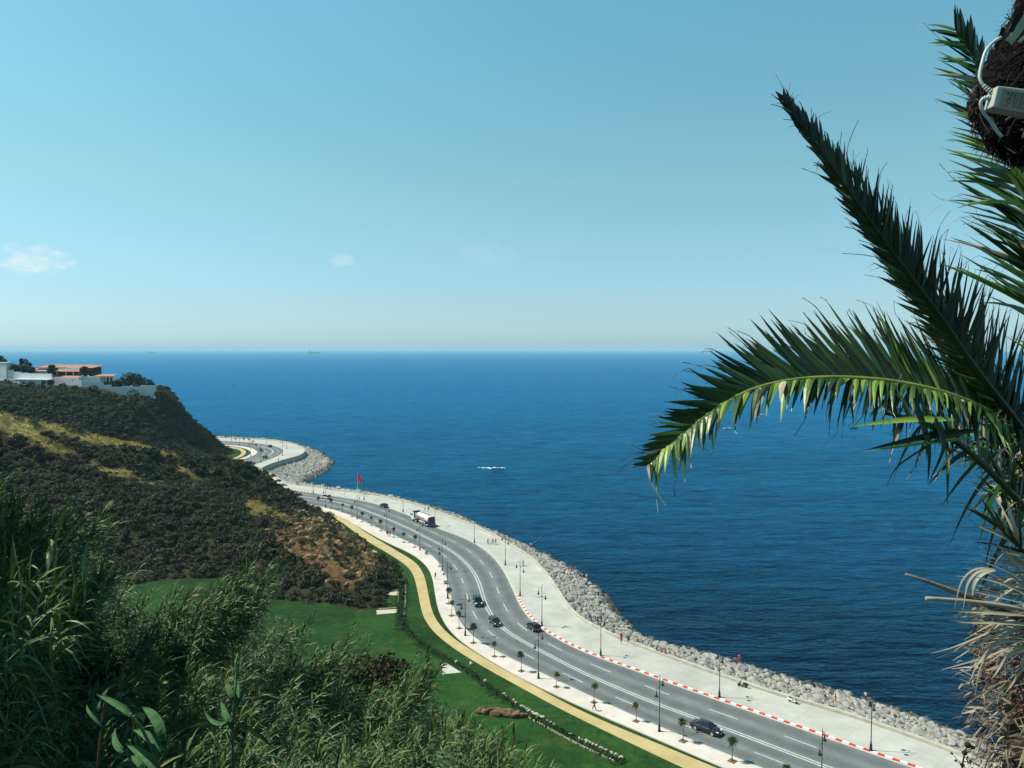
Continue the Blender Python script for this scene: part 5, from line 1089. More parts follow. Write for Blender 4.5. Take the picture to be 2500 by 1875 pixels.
o = link('dry_grass', merge([(np.array([P[k, 0], P[k, 1], zz[k] - .1]), r.uniform(.7, 1.4), np.array(Matrix.Rotation(r.uniform(0, 6.28), 3, 'Z')), int(r.integers(6)), 0) for k in np.where(keep)[0]], TUFT, 'dry_grass', [M['straw']])); tag(o, 'straw coloured dry grass on the hill crest and spur', 'grass', kind='stuff')
# bare rocks on the spur
HR = [np_mesh('hill_rock', V, F, M['hillrock']) for V, F in ROCKS]
cand = np.where((HS['soil'] > .5) & (HS['z'] > 5.4))[0]; r = np.random.default_rng(41)
for k in r.choice(cand, 130, replace=False):
    x, y = HS['XY'][k] + r.uniform(-.7, .7, 2); s = r.uniform(.5, 1.3); o = link('hill_rock', HR[int(r.integers(8))]); m4 = Matrix((rmat(r, .8) * s).tolist()).to_4x4(); m4.translation = (x, y, HS['z'][k] - .1); o.matrix_world = m4
    tag(o, 'ochre rock sticking out of the bare brown soil on the hill spur', 'rock', 'ochre rocks on the spur')

# ------------------------------------------------------------------ garden on the lawn
M['stone'] = mat('pale_edging_stone', (0.31, 0.30, 0.20), .9, .25, 3, .3, 5, col2=(.43, .42, .30)); M['slab'] = mat('concrete_slab', (0.36, 0.33, 0.22), .9, .25, .8, .2, 3, col2=(.48, .45, .33)); M['hedge'] = mat('hedge_leaf', (0.012, 0.035, 0.010), .7, .4, .5, spec=.2, col2=(0.03, 0.07, 0.018), transl=.1)
SM = [np_mesh('edging_stone', V, F, M['stone']) for V, F in ROCKS]; r = np.random.default_rng(51)
for (x, y) in [(355, 188), (530, 203), (690, 412), (910, 565), (940, 582), (1030, 645), (1055, 665), (1135, 712), (1160, 728), (1190, 748), (1215, 765), (1245, 785), (1275, 800), (1305, 812), (1340, 828), (1370, 840), (1420, 882), (1460, 898), (1500, 920), (1695, 1040), (1800, 1095), (1830, 1105), (1885, 1122), (1925, 1140), (1960, 1155), (1995, 1172), (2050, 1200), (2075, 1208), (2115, 1222), (2180, 1255), (2230, 1280), (2290, 1310)]:
    p = g('D', x, y); s = r.uniform(.32, .55); o = link('edging_stone', SM[int(r.integers(8))]); m4 = Matrix((rmat(r, .9) * s).tolist()).to_4x4(); m4.translation = (p[0], p[1], ZR + .15); o.matrix_world = m4
    tag(o, 'pale rough edging stone in the row along the lawn below the sandy path', 'stone', 'edging stones in the lawn row')
def slab(label, corners, h, m, name='garden_slab'):
    b = [g(*c) for c in corners]; mb = MB().hexa([(*p[:2], ZR - .05) for p in b] + [(*p[:2], ZR + h) for p in b]); c = sum(b) / 4
    for i_, vv in enumerate(mb.v): mb.v[i_] = (vv[0] - c[0], vv[1] - c[1], vv[2] - ZR)
    o = mb.build(name, m, None, (c[0], c[1], ZR)); up_ = o.data; bm = bmesh.new(); bm.from_mesh(up_); bmesh.ops.recalc_face_normals(bm, faces=bm.faces); bm.to_mesh(up_); bm.free(); return tag(o, label, 'slab')
slab('tan concrete slab across the lawn left of the hedge, nearer of two', [('E', 525, 1322), ('E', 950, 1285), ('E', 948, 1205), ('E', 515, 1232)], .12, M['slab'])
slab('pale concrete slab across the lawn left of the hedge, farther of two', [('E', 720, 908), ('E', 985, 912), ('E', 985, 822), ('E', 690, 865)], .12, M['slab'])
slab('white pointed paving slab in the lawn half covered by reeds', [('D', 195, 325), ('D', 415, 302), ('D', 260, 205), ('D', 180, 170)], .1, mat('white_slab', (.42, .40, .34), .8, .15, 1))
for lab, pts in (('low stone edging above the farther slab', [('E', 755, 812), ('E', 860, 806), ('E', 960, 800)]), ('low stone edging above the nearer slab', [('E', 560, 1205), ('E', 740, 1192), ('E', 850, 1180), ('E', 950, 1175)])):
    a = [g(*c, ZR) for c in pts]; mb = MB().tube([(p[0], p[1], ZR + .08) for p in a], .16, 5, smooth=False); tag(mb.build('garden_edging', M['stone']), lab, 'edging')
def low_kerb(label, pts, rad, m): # stone kerb of separate blocks along a line
    C_ = smooth(np.array([g(*c)[:2] for c in pts]), .45, 1.2); mb = MB(); rr = random.Random(8); nn_ = normals(C_)
    for k in range(len(C_) - 1):
        a = (C_[k] + C_[k + 1]) / 2; t = C_[k + 1] - C_[k]
        if rr.random() < .9: mb.box((a[0], a[1], ZR + .1), (.40, rad * 2 * rr.uniform(.7, 1.2), .22 + rr.uniform(0, .12)), math.atan2(t[1], t[0]), taper=.85)
    return tag(mb.build('garden_kerb', m), label, 'kerb')
low_kerb('pale stone kerb on the outer side of the dark curved hedge', [('E', 930, 262), ('E', 975, 300), ('E', 1035, 375), ('E', 1090, 470), ('E', 1125, 620), ('E', 1138, 760), ('E', 1132, 900), ('E', 1130, 1050), ('E', 1108, 1250), ('E', 1100, 1350)], .22, M['stone'])
low_kerb('thin stone kerb on the inner side of the dark curved hedge', [('E', 945, 420), ('E', 968, 500), ('E', 990, 620), ('E', 995, 780), ('E', 988, 950), ('E', 965, 1120)], .12, M['stone'])
low_kerb('thin stone kerb along the lower lawn edge, in front of the edging stones', [('D', 1080, 762), ('D', 1270, 868), ('D', 1440, 960), ('D', 1620, 1062), ('D', 1760, 1132), ('D', 1900, 1200), ('D', 2060, 1275), ('D', 2212, 1345)], .07, M['stone'])
low_kerb('pale stone retaining edge at the foot of the hill spur', [('3', 600, 622), ('3', 650, 655), ('3', 700, 695)], .4, M['stone'])
low_kerb('long pale stone edge at the foot of the hill spur, nearer the hedge', [('3', 900, 872), ('3', 960, 910), ('3', 1045, 962)], .4, M['stone'])
def leafbank(name, label, pts, width, h, n, q, m, kind=None, seed=61):
    C_ = smooth(np.array([g(*c)[:2] for c in pts]), .5, 2.0); nn_ = normals(C_); r = np.random.default_rng(seed); V, F = [], []
    for k in range(n):
        i = r.integers(len(C_)); c = C_[i] + nn_[i] * r.normal(0, width * .33); hh = h * max(.1, 1 - (np.linalg.norm(c - C_[i]) / (width * .75)) ** 2); c = np.array([c[0], c[1], ZR + hh * r.uniform(.3, 1.05)])
        nr = np.array([0, 0, 1]) + r.normal(0, .7, 3); nr /= np.linalg.norm(nr); a = np.cross(nr, r.normal(0, 1, 3)); a /= np.linalg.norm(a); b = np.cross(nr, a); s = q * r.uniform(.5, 1.2); o = len(V); V += [c - a * s, c - b * s * .6, c + a * s, c + b * s * .6]; F.append((o, o + 1, o + 2, o + 3))
    o = link(name, np_mesh(name, np.array(V), np.array(F), m)); return tag(o, label, 'hedge', kind=kind)
leafbank('hedge', 'dark curved low hedge between two pale stone kerbs beside the sandy path', [('E', 930, 300), ('E', 1010, 420), ('E', 1050, 560), ('E', 1065, 760), ('E', 1060, 950), ('E', 1040, 1150), ('E', 1030, 1330), ('E', 1040, 1500), ('E', 1070, 1650)], 1.9, .7, 3800, .2, M['hedge'])
leafbank('hedge', 'dark low hedge running down the lawn behind the white edging stones', [('8', 1100, 650), ('8', 1160, 720), ('8', 1240, 790), ('8', 1330, 850), ('D', 420, 240), ('D', 700, 450), ('D', 900, 600), ('D', 1100, 740), ('D', 1350, 880), ('D', 1550, 985), ('D', 1750, 1090), ('D', 1950, 1195), ('D', 2150, 1290), ('D', 2300, 1360)], 1.5, .5, 5200, .17, M['hedge'], seed=62)
V, F = ROCKS[3]; bigm = merge([(np.array([x, y, .25]), s, np.diag([1.3, .8, .75]), k, 0) for x, y, s, k in ((-2.6, .9, .75, 0), (-1.6, .45, .95, 3), (-.4, .1, 1.15, 5), (.9, -.35, 1.05, 2), (2.1, -.8, .9, 6), (2.9, -1.1, .6, 1))], ROCKS, 'garden_rock', [mat('garden_rock', (.055, .03, .018), .95, .3, .8, .6, 3, col2=(.20, .13, .065))])
p = g('D', 880, 790); o = link('garden_rock', bigm, None, (p[0], p[1], ZR)); o.rotation_euler = (0, 0, .1); o.scale = (1.15, 1.15, 1.1); tag(o, 'long low brown rock lying in the lawn in front of the reeds', 'rock')
# ------------------------------------------------------------------ villa on the headland
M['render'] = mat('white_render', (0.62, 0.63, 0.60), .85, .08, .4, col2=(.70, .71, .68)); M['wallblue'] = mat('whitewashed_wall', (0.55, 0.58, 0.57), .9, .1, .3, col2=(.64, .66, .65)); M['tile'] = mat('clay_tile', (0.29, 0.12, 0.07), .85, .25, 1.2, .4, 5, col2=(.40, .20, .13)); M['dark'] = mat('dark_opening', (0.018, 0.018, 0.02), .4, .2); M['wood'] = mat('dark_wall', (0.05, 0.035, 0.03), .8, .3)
def VV(x, y, d): return AT(*q('V', x, y), d)
def dsh(x): return .38 * .0398 * (1100 - min(x, 1100))        # the left part of the walls turns away, facing the sun a little
def vbox(x0, x1, ytop, ybot, d, depth, mb=None, pad=0.0):
    da, db = d + dsh(x0), d + dsh(x1); a, b = VV(x0, ybot, da), VV(x1, ytop, db); zt, zb = VV((x0 + x1) / 2, ytop, (da + db) / 2)[2], VV((x0 + x1) / 2, ybot, (da + db) / 2)[2] - pad; mb = mb or MB()
    return mb.hexa([(a[0], da, zb), (b[0], db, zb), (b[0], db + depth, zb), (a[0], da + depth, zb), (a[0], da, zt), (b[0], db, zt), (b[0], db + depth, zt), (a[0], da + depth, zt)])
def vroof(x0, x1, ytop, ybot, d, depth, th=.25, ridge=0.0):    # tiled pitch rising away from the viewer
    da, db = d + dsh(x0), d + dsh(x1); a, b = VV(x0, ybot, da), VV(x1, ybot, db); zt = VV((x0 + x1) / 2, ytop, (da + db) / 2 + depth)[2]; z0 = (a[2] + b[2]) / 2
    return MB().hexa([(a[0], da, z0), (b[0], db, z0), (b[0] - ridge, db + depth, zt - th), (a[0] + ridge, da + depth, zt - th), (a[0], da, z0 + th), (b[0], db, z0 + th), (b[0] - ridge, db + depth, zt), (a[0] + ridge, da + depth, zt)])
D0 = 408
v = thing('villa', 'white cliff-top villa with red clay tile roofs behind stepped white walls', 'villa', (0, 0, 0))
w_ = vbox(700, 1100, 218, 345, D0 + 8, 12).build('wall', M['render'], v)
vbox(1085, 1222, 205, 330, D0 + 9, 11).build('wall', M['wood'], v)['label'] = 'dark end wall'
vroof(470, 1258, 172, 213, D0 + 7, 13, .3, .8).build('roof', M['tile'], v)['label'] = 'upper tiled roof'
vbox(490, 1240, 163, 176, D0 + 19.5, .5).build('parapet', M['render'], v); vbox(905, 1075, 205, 217, D0 + 6.6, .35).build('gutter_beam', M['render'], v)
vroof(378, 1095, 222, 262, D0 + 4.5, 5, .25).build('roof', M['tile'], v)['label'] = 'lower tiled eave roof'
vbox(380, 690, 255, 290, D0 + 6, 6).build('wall', M['render'], v)
for x0, x1 in ((708, 765), (778, 882), (898, 985), (992, 1078)):
    wi = vbox(x0, x1, 268, 312, D0 + 7.85, .1).build('window', M['dark'], v)
for x in (702, 771, 889, 988, 1082): vbox(x - 5, x + 5, 262, 320, D0 + 5.5, .4).build('post', M['render'], v)
vroof(700, 1105, 311, 344, D0 + 1.0, 4, .2).build('roof', M['tile'], v)['label'] = 'tiled lean-to roof'
vbox(695, 1062, 344, 470, D0, 5, pad=3).build('wall', M['wallblue'], v); vbox(976, 990, 372, 384, D0 - .06, .1).build('vent', M['dark'], v)
gb = MB(); a = VV(1062, 470, D0 - .3); b = VV(1345, 330, D0 - .3); gx = VV(1100, 308, D0 - .3)
vbox(1062, 1345, 335, 470, D0 - .3, 6, gb, 3); pz = gx[2]; x0g, x1g = VV(1066, 0, D0)[0], VV(1135, 0, D0)[0]
gb.hexa([(x0g, D0 - .3, b[2]), (x1g, D0 - .3, b[2]), (x1g, D0 + 5, b[2]), (x0g, D0 + 5, b[2]), ((x0g + x1g) / 2 - .05, D0 - .3, pz), ((x0g + x1g) / 2 + .05, D0 - .3, pz), ((x0g + x1g) / 2 + .05, D0 + 5, pz), ((x0g + x1g) / 2 - .05, D0 + 5, pz)]); gb.build('gable_house', M['render'], v)
for x in (1075, 1100): vbox(x - 8, x + 10, 362, 382, D0 - .36, .1).build('window', M['dark'], v)
# arcade pavilion
v = thing('arcade_pavilion', 'small white pavilion with round arches and a tiled roof, right of the villa', 'pavilion', (0, 0, 0)); d = D0 + 1.5
vbox(1262, 1342, 330, 440, d, 5, pad=1).build('wall', M['render'], v); vroof(1255, 1528, 296, 330, d - .5, 6, .25, .6).build('roof', M['tile'], v)
vbox(1342, 1522, 325, 338, d, .4).build('lintel', M['render'], v); vbox(1345, 1520, 338, 425, d + 4.5, .3).build('back_wall', M['dark'], v)
for x in (1345, 1388, 1432, 1476, 1519): vbox(x - 5, x + 5, 338, 425, d, .4, pad=1).build('column', M['render'], v)
for x0 in (1345, 1388, 1432, 1476):
    am = MB(); A_, B_ = VV(x0 + 5, 338, d), VV(x0 + 38, 338, d); c = (A_[0] + B_[0]) / 2; R_a = (B_[0] - A_[0]) / 2
    pts = [(c - R_a * math.cos(t), A_[2] - R_a + R_a * math.sin(t)) for t in np.linspace(0, PI, 9)]
    for k in range(8): (xa, za), (xb, zb) = pts[k], pts[k + 1]; am.hexa([(xa, d, za), (xb, d, zb), (xb, d + .35, zb), (xa, d + .35, za), (xa, d, A_[2]), (xb, d, A_[2]), (xb, d + .35, A_[2]), (xa, d + .35, A_[2])])
    am.build('arch', M['render'], v)
# stepped boundary walls
def wall(label, segs, name='boundary_wall'):
    mb = MB()
    for x0, x1, yt, yb, d in segs: vbox(x0, x1, yt, yb, d, .6, mb, 2.5)
    o = mb.build(name, M['wallblue']); tag(o, label, 'wall')
wall('tall stepped white wall at the left of the villa', [(82, 180, 240, 420, D0 - 4), (180, 275, 265, 420, D0 - 4.02), (275, 475, 286, 440, D0 - 4.04), (475, 697, 290, 450, D0 - 4.06)])
wall('low white wall in front of the gable house and pavilion', [(1055, 1104, 372, 480, D0 - 5), (1104, 1370, 392, 500, D0 - 5.02), (1370, 1396, 420, 520, D0 - 5.04), (1396, 1500, 442, 560, D0 - 5.06)])
wall('white garden wall along the cliff top around the big round bush', [(1500, 1640, 470, 600, D0 - 5.08), (1640, 1760, 460, 610, D0 - 5.06), (1760, 1900, 468, 590, D0 - 4), (1900, 2095, 448, 570, D0 - 3)])
t = thing('wall_tower', 'square white block with dark round holes at the far left of the villa walls', 'tower'); vbox(-140, 82, 142, 450, D0 - 5, 6, pad=2).build('wall', M['render'], t)
vbox(-140, 90, 136, 146, D0 - 5.2, 6.4).build('coping', M['render'], t)
for x in (18, 50, -20, -60): p = VV(x, 178, D0 - 5 + dsh(x)); MB().lathe((p[0], p[1] - .05, p[2]), [(.0, 0), (.42, .01), (.42, .1)], 12, axis='y').build('opening', M['dark'], t)
t = thing('annex_building', 'low flat-roofed white building half hidden by trees below the stepped wall', 'building'); vbox(265, 632, 372, 480, D0 - 9, 4, pad=2).build('wall', M['wallblue'], t); vbox(172, 268, 376, 470, D0 - 10, 5, pad=2).build('wall', M['render'], t)
vbox(165, 640, 363, 374, D0 - 10.2, 6).build('flat_roof', M['render'], t)
for x0, x1, y0, y1 in ((302, 342, 398, 432), (430, 452, 402, 424), (560, 620, 378, 430), (200, 232, 410, 436)): vbox(x0, x1, y0, y1, (D0 - 9.06) if x0 > 265 else D0 - 10.06, .1).build('window', M['dark'], t)
t = thing('canopy', 'small white flat canopy among the trees below the villa', 'canopy'); vbox(468, 645, 494, 518, D0 - 13, 4).build('roof', M['render'], t)
for x in (480, 636): vbox(x - 4, x + 4, 515, 570, D0 - 12.8, .3).build('post', M['render'], t)
MB().lathe(tuple(VV(488, 565, D0 - 14)), [(.7, -1), (.75, .2), (.6, .9), (0, 1.3)], 12).build('dome', M['render'], t)
vb = vbox(-60, 130, 362, 376, D0 - 11, 2, pad=.2).build('terrace_wall', M['render']); tag(vb, 'low white terrace edge at the far left under the tower block', 'wall')
# villa trees
M['vleaf'] = mat('villa_tree_leaf', (0.012, 0.024, 0.012), .7, .4, .4, spec=.25, col2=(.035, .06, .025), transl=.1)
def vtree(label, parts, d, trunk=None, name='tree', n=420, qs=.5):
    r = np.random.default_rng(int(abs(parts[0][0])) + 5); t = thing(name, label, 'tree' if name != 'bush' else 'bush'); V, F = [], []
    for (x, y, rx, ry) in parts:
        c = VV(x, y, d + dsh(x)); sx, sz = rx * .0398, ry * .0398
        for k in range(n):
            e = r.normal(0, 1, 3); e /= np.linalg.norm(e); p = c + e * np.array([sx, sx * .8, sz]) * r.uniform(.7, 1.05); nr = e + r.normal(0, .6, 3); nr /= np.linalg.norm(nr); a = np.cross(nr, r.normal(0, 1, 3)); a /= np.linalg.norm(a); b = np.cross(nr, a); s = qs * r.uniform(.6, 1.4); o = len(V); V += [p - a * s, p - b * s * .6, p + a * s, p + b * s * .6]; F.append((o, o + 1, o + 2, o + 3))
    link('crown', np_mesh('crown', np.array(V), np.array(F), M['vleaf']), t)
    x, y, rx, ry = parts[0] if trunk is None else trunk; a = VV(x, y, d + dsh(x)); d = a[1]; MB().tube([(a[0], d, a[2] - ry * .0398 - 4), (a[0] + .2, d, a[2] - ry * .02), (a[0], d, a[2])], [.3, .22, .1], 7).build('trunk', M['ptrunk'], t); return t
vtree('dark tree above the tower block at the left edge', [(-10, 100, 60, 55), (40, 120, 50, 35)], D0 + 4)
vtree('broad dark tree left of the villa roofs', [(230, 220, 120, 55), (330, 210, 90, 60), (400, 235, 70, 40), (180, 215, 70, 50)], D0 + 3)
vtree('tall narrow tree top rising behind the broad dark tree', [(288, 115, 28, 35), (290, 150, 25, 40)], D0 + 8, n=120); vtree('thin feathery tree top right of the tall narrow one', [(350, 130, 30, 40), (400, 165, 35, 30)], D0 + 8, n=70)
vtree('dark palm-like tree in front of the villa roofs', [(700, 190, 48, 22), (690, 235, 58, 28), (745, 225, 36, 20), (690, 265, 45, 25)], D0 + 2.5, n=150); vtree('dark bushy tree against the dark end wall of the villa', [(1140, 230, 58, 38), (1130, 285, 62, 42)], D0 + 2, n=220)
vtree('big dome-shaped bush inside the cliff-top garden wall', [(1740, 360, 110, 90), (1860, 400, 120, 80), (1960, 425, 110, 62), (1650, 410, 110, 60), (1820, 345, 90, 65), (2030, 455, 60, 40)], D0 + 1.5, name='bush', n=420); vtree('lower bush beside the pavilion arches', [(1500, 428, 55, 26), (1580, 425, 70, 45), (1430, 425, 35, 18)], D0 - 1, name='bush')
for k, (x, y, s) in enumerate(((690, 410, 42), (560, 470, 60), (420, 440, 60), (320, 470, 60), (80, 430, 90), (850, 470, 60), (1000, 490, 50), (1260, 490, 60), (1800, 560, 80), (2140, 560, 55), (120, 520, 90), (-40, 480, 90), (740, 500, 70))):
    vtree(['rounded dark tree just right of the flat-roofed annex', 'dark tree below the right end of the annex', 'dark tree in front of the annex windows', 'dark tree at the left front of the annex', 'dark tree under the tower block terrace', 'dark tree below the lean-to roof wall', 'dark tree below the round wall vent', 'dark tree at the foot of the low white wall', 'dark tree below the middle of the cliff-top wall', 'dark tree at the cliff edge right of the wall end', 'dark tree low under the terrace at the left', 'dark tree at the left edge below the terrace', 'dark tree above the small white canopy'][k], [(x, y, s, s * .75)], D0 - 14 if k not in (0,) else D0 - 7, n=170)
# ------------------------------------------------------------------ giant reeds on the near slope
M['reed'] = mat('reed_leaf', (0.018, 0.052, 0.010), 0.5, 0.4, 0.5, spec=0.35, col2=(0.085, 0.165, 0.033), transl=.10); M['reed2'] = mat('reed_leaf_yellowed', (0.08, 0.11, 0.025), 0.55, 0.3, 0.6, spec=0.35, col2=(0.22, 0.27, 0.08), transl=.12)
M['cane'] = mat('reed_cane', (0.07, 0.065, 0.03), 0.7, 0.3, 2, col2=(0.16, 0.14, 0.08)); M['reed3'] = mat('reed_leaf_blue_green', (0.022, 0.054, 0.026), 0.5, 0.3, 0.7, spec=0.35, col2=(0.12, 0.22, 0.10), transl=.10)
M['broad'] = mat('broad_reed_leaf', (0.028, 0.075, 0.028), 0.8, 0.15, 22, spec=0.12, col2=(0.065, 0.14, 0.055), transl=.12, detail=9)
def reed_leaf(V, F, MI, base, dirn, L, w, droop, r, mi, seg=5, wind=(0.5, 0.05)):
    d = np.array(dirn, float); d /= np.linalg.norm(d); side = np.cross(d, [0, 0, 1.0]); side = side / (np.linalg.norm(side) + 1e-6); tw = r.normal(0, .5); up_ = np.cross(side, d); side = side * math.cos(tw) + up_ * math.sin(tw); o = len(V)
    for i in range(seg + 1):
        t = i / seg; p = base + d * L * t + np.array([wind[0] * .22 * L * t * t, wind[1] * L * t * t, -droop * L * t * t]); ww = w * (0.55 + 1.6 * t) * (1 - t) ** .75 if t < 1 else 0.0
        ww = w * min(1.0, .45 + 2.2 * t) * (1 - t ** 2.2)
        V.append(p - side * ww / 2); V.append(p + np.array([0, 0, -ww * .18])); V.append(p + side * ww / 2)
    for i in range(seg):
        for k in (0, 1): F.append((o + i * 3 + k, o + i * 3 + k + 1, o + i * 3 + 4 + k, o + i * 3 + 3 + k)); MI.append(mi)
def reed_arrays(seed, h=4.5, n=34, L=.78, w=.062):
    """one cane with its leaves; local origin at the foot; sways to +x"""
    r = np.random.default_rng(seed); V, F, MI = [], [], []; lean = r.uniform(.12, .38); az = r.normal(0, .5)
    cp = lambda t: np.array([math.cos(az) * lean * h * t ** 1.6 * .6, math.sin(az) * lean * h * t ** 1.6 * .6, h * t * (1 - .06 * t)])
    for k in range(n):
        t = .42 + .58 * (k + r.uniform(0, .6)) / n; a = k * PI + r.normal(0, .55) + az; el = r.uniform(.3, 1.05) if t < .9 else r.uniform(.9, 1.4); dv = np.array([math.cos(a) * math.cos(el) + .25, math.sin(a) * math.cos(el), math.sin(el)])
        reed_leaf(V, F, MI, cp(min(t, 1)), dv, L * r.uniform(.65, 1.25) * (1 if t < .8 else .85), w * r.uniform(.6, 1.15), r.uniform(.15, .75) if r.random() < .75 else r.uniform(.75, 1.2), r, 1 if r.random() < .18 else (2 if r.random() < .25 else 0))
    st = MB().tube([cp(t) for t in np.linspace(0, 1, 7)], list(np.linspace(.016, .005, 7)), 5); return np.array(V), np.array(F), np.array(MI), st
RV = [reed_arrays(100 + k, h=4.4, n=40 + 4 * (k % 4)) for k in range(10)]
RML = [np_mesh('leaves', V, F, [M['reed'], M['reed2'], M['reed3']], MI) for V, F, MI, st in RV]; RMS = [st.mesh('stem', M['cane']) for V, F, MI, st in RV]
lu, lv = [a for a, b in RIM], [b for a, b in RIM]; r = np.random.default_rng(77); cand = []
def near_z(x, y): return float(H3f(np.array([[x, y]]))[0])
tries = 0; tr_x = r.uniform(-.95, .10, 60000); tr_y = 13 + 31 * r.random(60000) ** .8
clump = fbm(np.c_[tr_x * tr_y, tr_y], 4.2, 3, 13.0)
while len(cand) < 2350 and tries < 59999:
    tries += 1; y = tr_y[tries]; x = y * tr_x[tries]; z = near_z(x, y); u0, v0 = PX((x, y, z + 2)); ck = np.clip(.62 + 1.15 * clump[tries], .16, 1.0); out = u0 < -40
    lim = np.interp(u0, lu, lv) + r.exponential(14) - (np.clip(-40 - u0, 0, 420) * 1.15 if out else 0)  # unseen reeds beyond the left edge are raised to shade the thicket
    zt = CAMZ - y * (lim - 853) / FPX - .35; h = min(zt - z, (9.0 if out else 5.2) * r.uniform(.75, 1.0)) * (1 if out else ck)
    if h < .9 or (not out and ck < .3 and r.random() < .5): continue
    ut, vt = PX((x + .12 * h, y, z + h))
    if vt > 2080 or u0 < -560: continue
    cand.append((x, y, z - .1, h / 4.3, int(r.integers(10)), r.normal(0, .5), r.uniform(0, .22)))
# unseen trees added left of the view to throw shade on the thicket
def shade_tree(x, y, top, R, seed, label):
    r = np.random.default_rng(seed); z0 = near_z(x, y); t = thing('added_shade_tree', label, 'tree', (x, y, z0)); H = top - z0; MB().tube([(0, 0, -.5), (.2, .1, H * .3), (-.1, 0, H * .6), (0, 0, H * .9)], [.35, .28, .2, .06], 8).build('trunk', M['ptrunk'], t); V, F = [], []
    for k in range(9000):
        e = r.normal(0, 1, 3); e /= np.linalg.norm(e); c = np.array([0, 0, H * .58]) + e * np.array([R, R, H * .42]) * r.uniform(.45, 1.0); nr = e + r.normal(0, .7, 3); nr /= np.linalg.norm(nr); a = np.cross(nr, r.normal(0, 1, 3)); a /= np.linalg.norm(a); b = np.cross(nr, a); s_ = r.uniform(.2, .4); o = len(V); V += [c - a * s_, c - b * s_ * .5, c + a * s_, c + b * s_ * .5]; F.append((o, o + 1, o + 2, o + 3))
    link('crown', np_mesh('crown', np.array(V), np.array(F), M['vleaf']), t)
shade_tree(-18.6, 20, 67, 3.8, 1, 'added unseen shade tree left of the reed thicket, in the middle of three'); shade_tree(-22, 26, 66, 3.9, 2, 'added unseen shade tree left of the reed thicket, farthest of three'); shade_tree(-13.8, 14.5, 62.8, 3.1, 3, 'added unseen shade tree left of the reed thicket, nearest of three')
# leaning clumps that stand above the thicket: tip u, tip v, distance, spread (m), number, lean
CL = [(705, 1352, 30, 1.7, 46, .50), (640, 1400, 29, 1.8, 40, .42), (560, 1440, 28, 1.6, 26, .35), (885, 1548, 32, 1.3, 34, .50), (820, 1590, 31, 1.4, 26, .42), (1088, 1600, 33, 1.3, 34, .45), (1020, 1650, 32, 1.4, 26, .40), (1150, 1750, 30, 1.0, 20, .4), (1240, 1772, 27, .9, 30, .32), (1310, 1848, 26, .8, 18, .4),
      (225, 1240, 26, 2.0, 44, .42), (120, 1225, 25, 2.2, 44, .36), (20, 1195, 24, 2.2, 40, .3), (300, 1350, 27, 1.3, 26, .4), (430, 1425, 34, 1.2, 16, .2), (790, 1760, 21, 1.6, 26, .35), (520, 1640, 20, 1.6, 26, .3), (330, 1620, 19, 1.5, 22, .35), (960, 1800, 24, 1.2, 22, .4), (935, 1592, 35, 1.2, 24, .2), (760, 1500, 33, 1.0, 16, .45)]
for (ut, vt, d, sp_, n_, ln) in CL:
    tp = AT(ut, vt, d)
    for k in range(n_):
        dx, dy = -abs(r.normal(0, sp_)) * .8 + r.normal(0, .25), r.normal(0, sp_ * .6); h = r.uniform(4.6, 6.2); tl = ln * r.uniform(.6, 1.15); tip = tp + np.array([dx, dy, -abs(dx) * .32 - r.exponential(.25)])
        cand.append((tip[0] - math.sin(tl) * h - .15 * h, tip[1], tip[2] - math.cos(tl) * h, h / 4.3, int(r.integers(10)), r.normal(0, .35), tl))
print('reeds', len(cand), tries)
cand.sort(key=lambda c: c[1] / c[3] * (1 if -100 < PX(c[:3])[0] < 1500 and PX((c[0], c[1], c[2] + 3 * c[3]))[1] < 1900 else 5))
def add_reed(x, y, z, s, k, rz, tl, label, group, sx=1.0):
    t = thing('giant_reed', label, 'reed', (x, y, z), 0, group); t.scale = (sx, sx, s); t.rotation_euler = (Matrix.Rotation(tl, 3, 'Y') @ Matrix.Rotation(rz, 3, 'Z')).to_euler(); link('leaves', RML[k], t); link('stem', RMS[k], t); return t
for c in cand[:250]:
    u0 = PX(c[:3])[0]
    lab, grp = ('leafy green reed in the dark thicket at the lower left corner', 'reeds of the dark left thicket') if u0 < 330 else ('leafy green reed in the thicket at the bottom, left of the lawn', 'reeds of the bottom thicket') if u0 < 800 else ('leafy green reed at the right end of the thicket, below the lawn', 'reeds at the right end of the thicket')
    add_reed(*c, lab, grp, .8 + .2 * c[3])
Vs, Fs, Ms, o_ = [], [], [], 0
for (x, y, z, s, k, rz, tl) in cand[250:]:
    V, F, MI, st = RV[k]; Rz = np.array(Matrix.Rotation(tl, 3, 'Y') @ Matrix.Rotation(rz, 3, 'Z')); Vs.append((V * np.array([.8 + .2 * s, .8 + .2 * s, s])) @ Rz.T + np.array([x, y, z])); Fs.append(F + o_); Ms.append(MI); o_ += len(V)
if Vs: tag(link('reed_thicket', np_mesh('reed_thicket', np.vstack(Vs), np.vstack(Fs), [M['reed'], M['reed2'], M['reed3']], np.concatenate(Ms))), 'dense green reed thicket filling the slope below the viewer', 'reeds', kind='stuff')
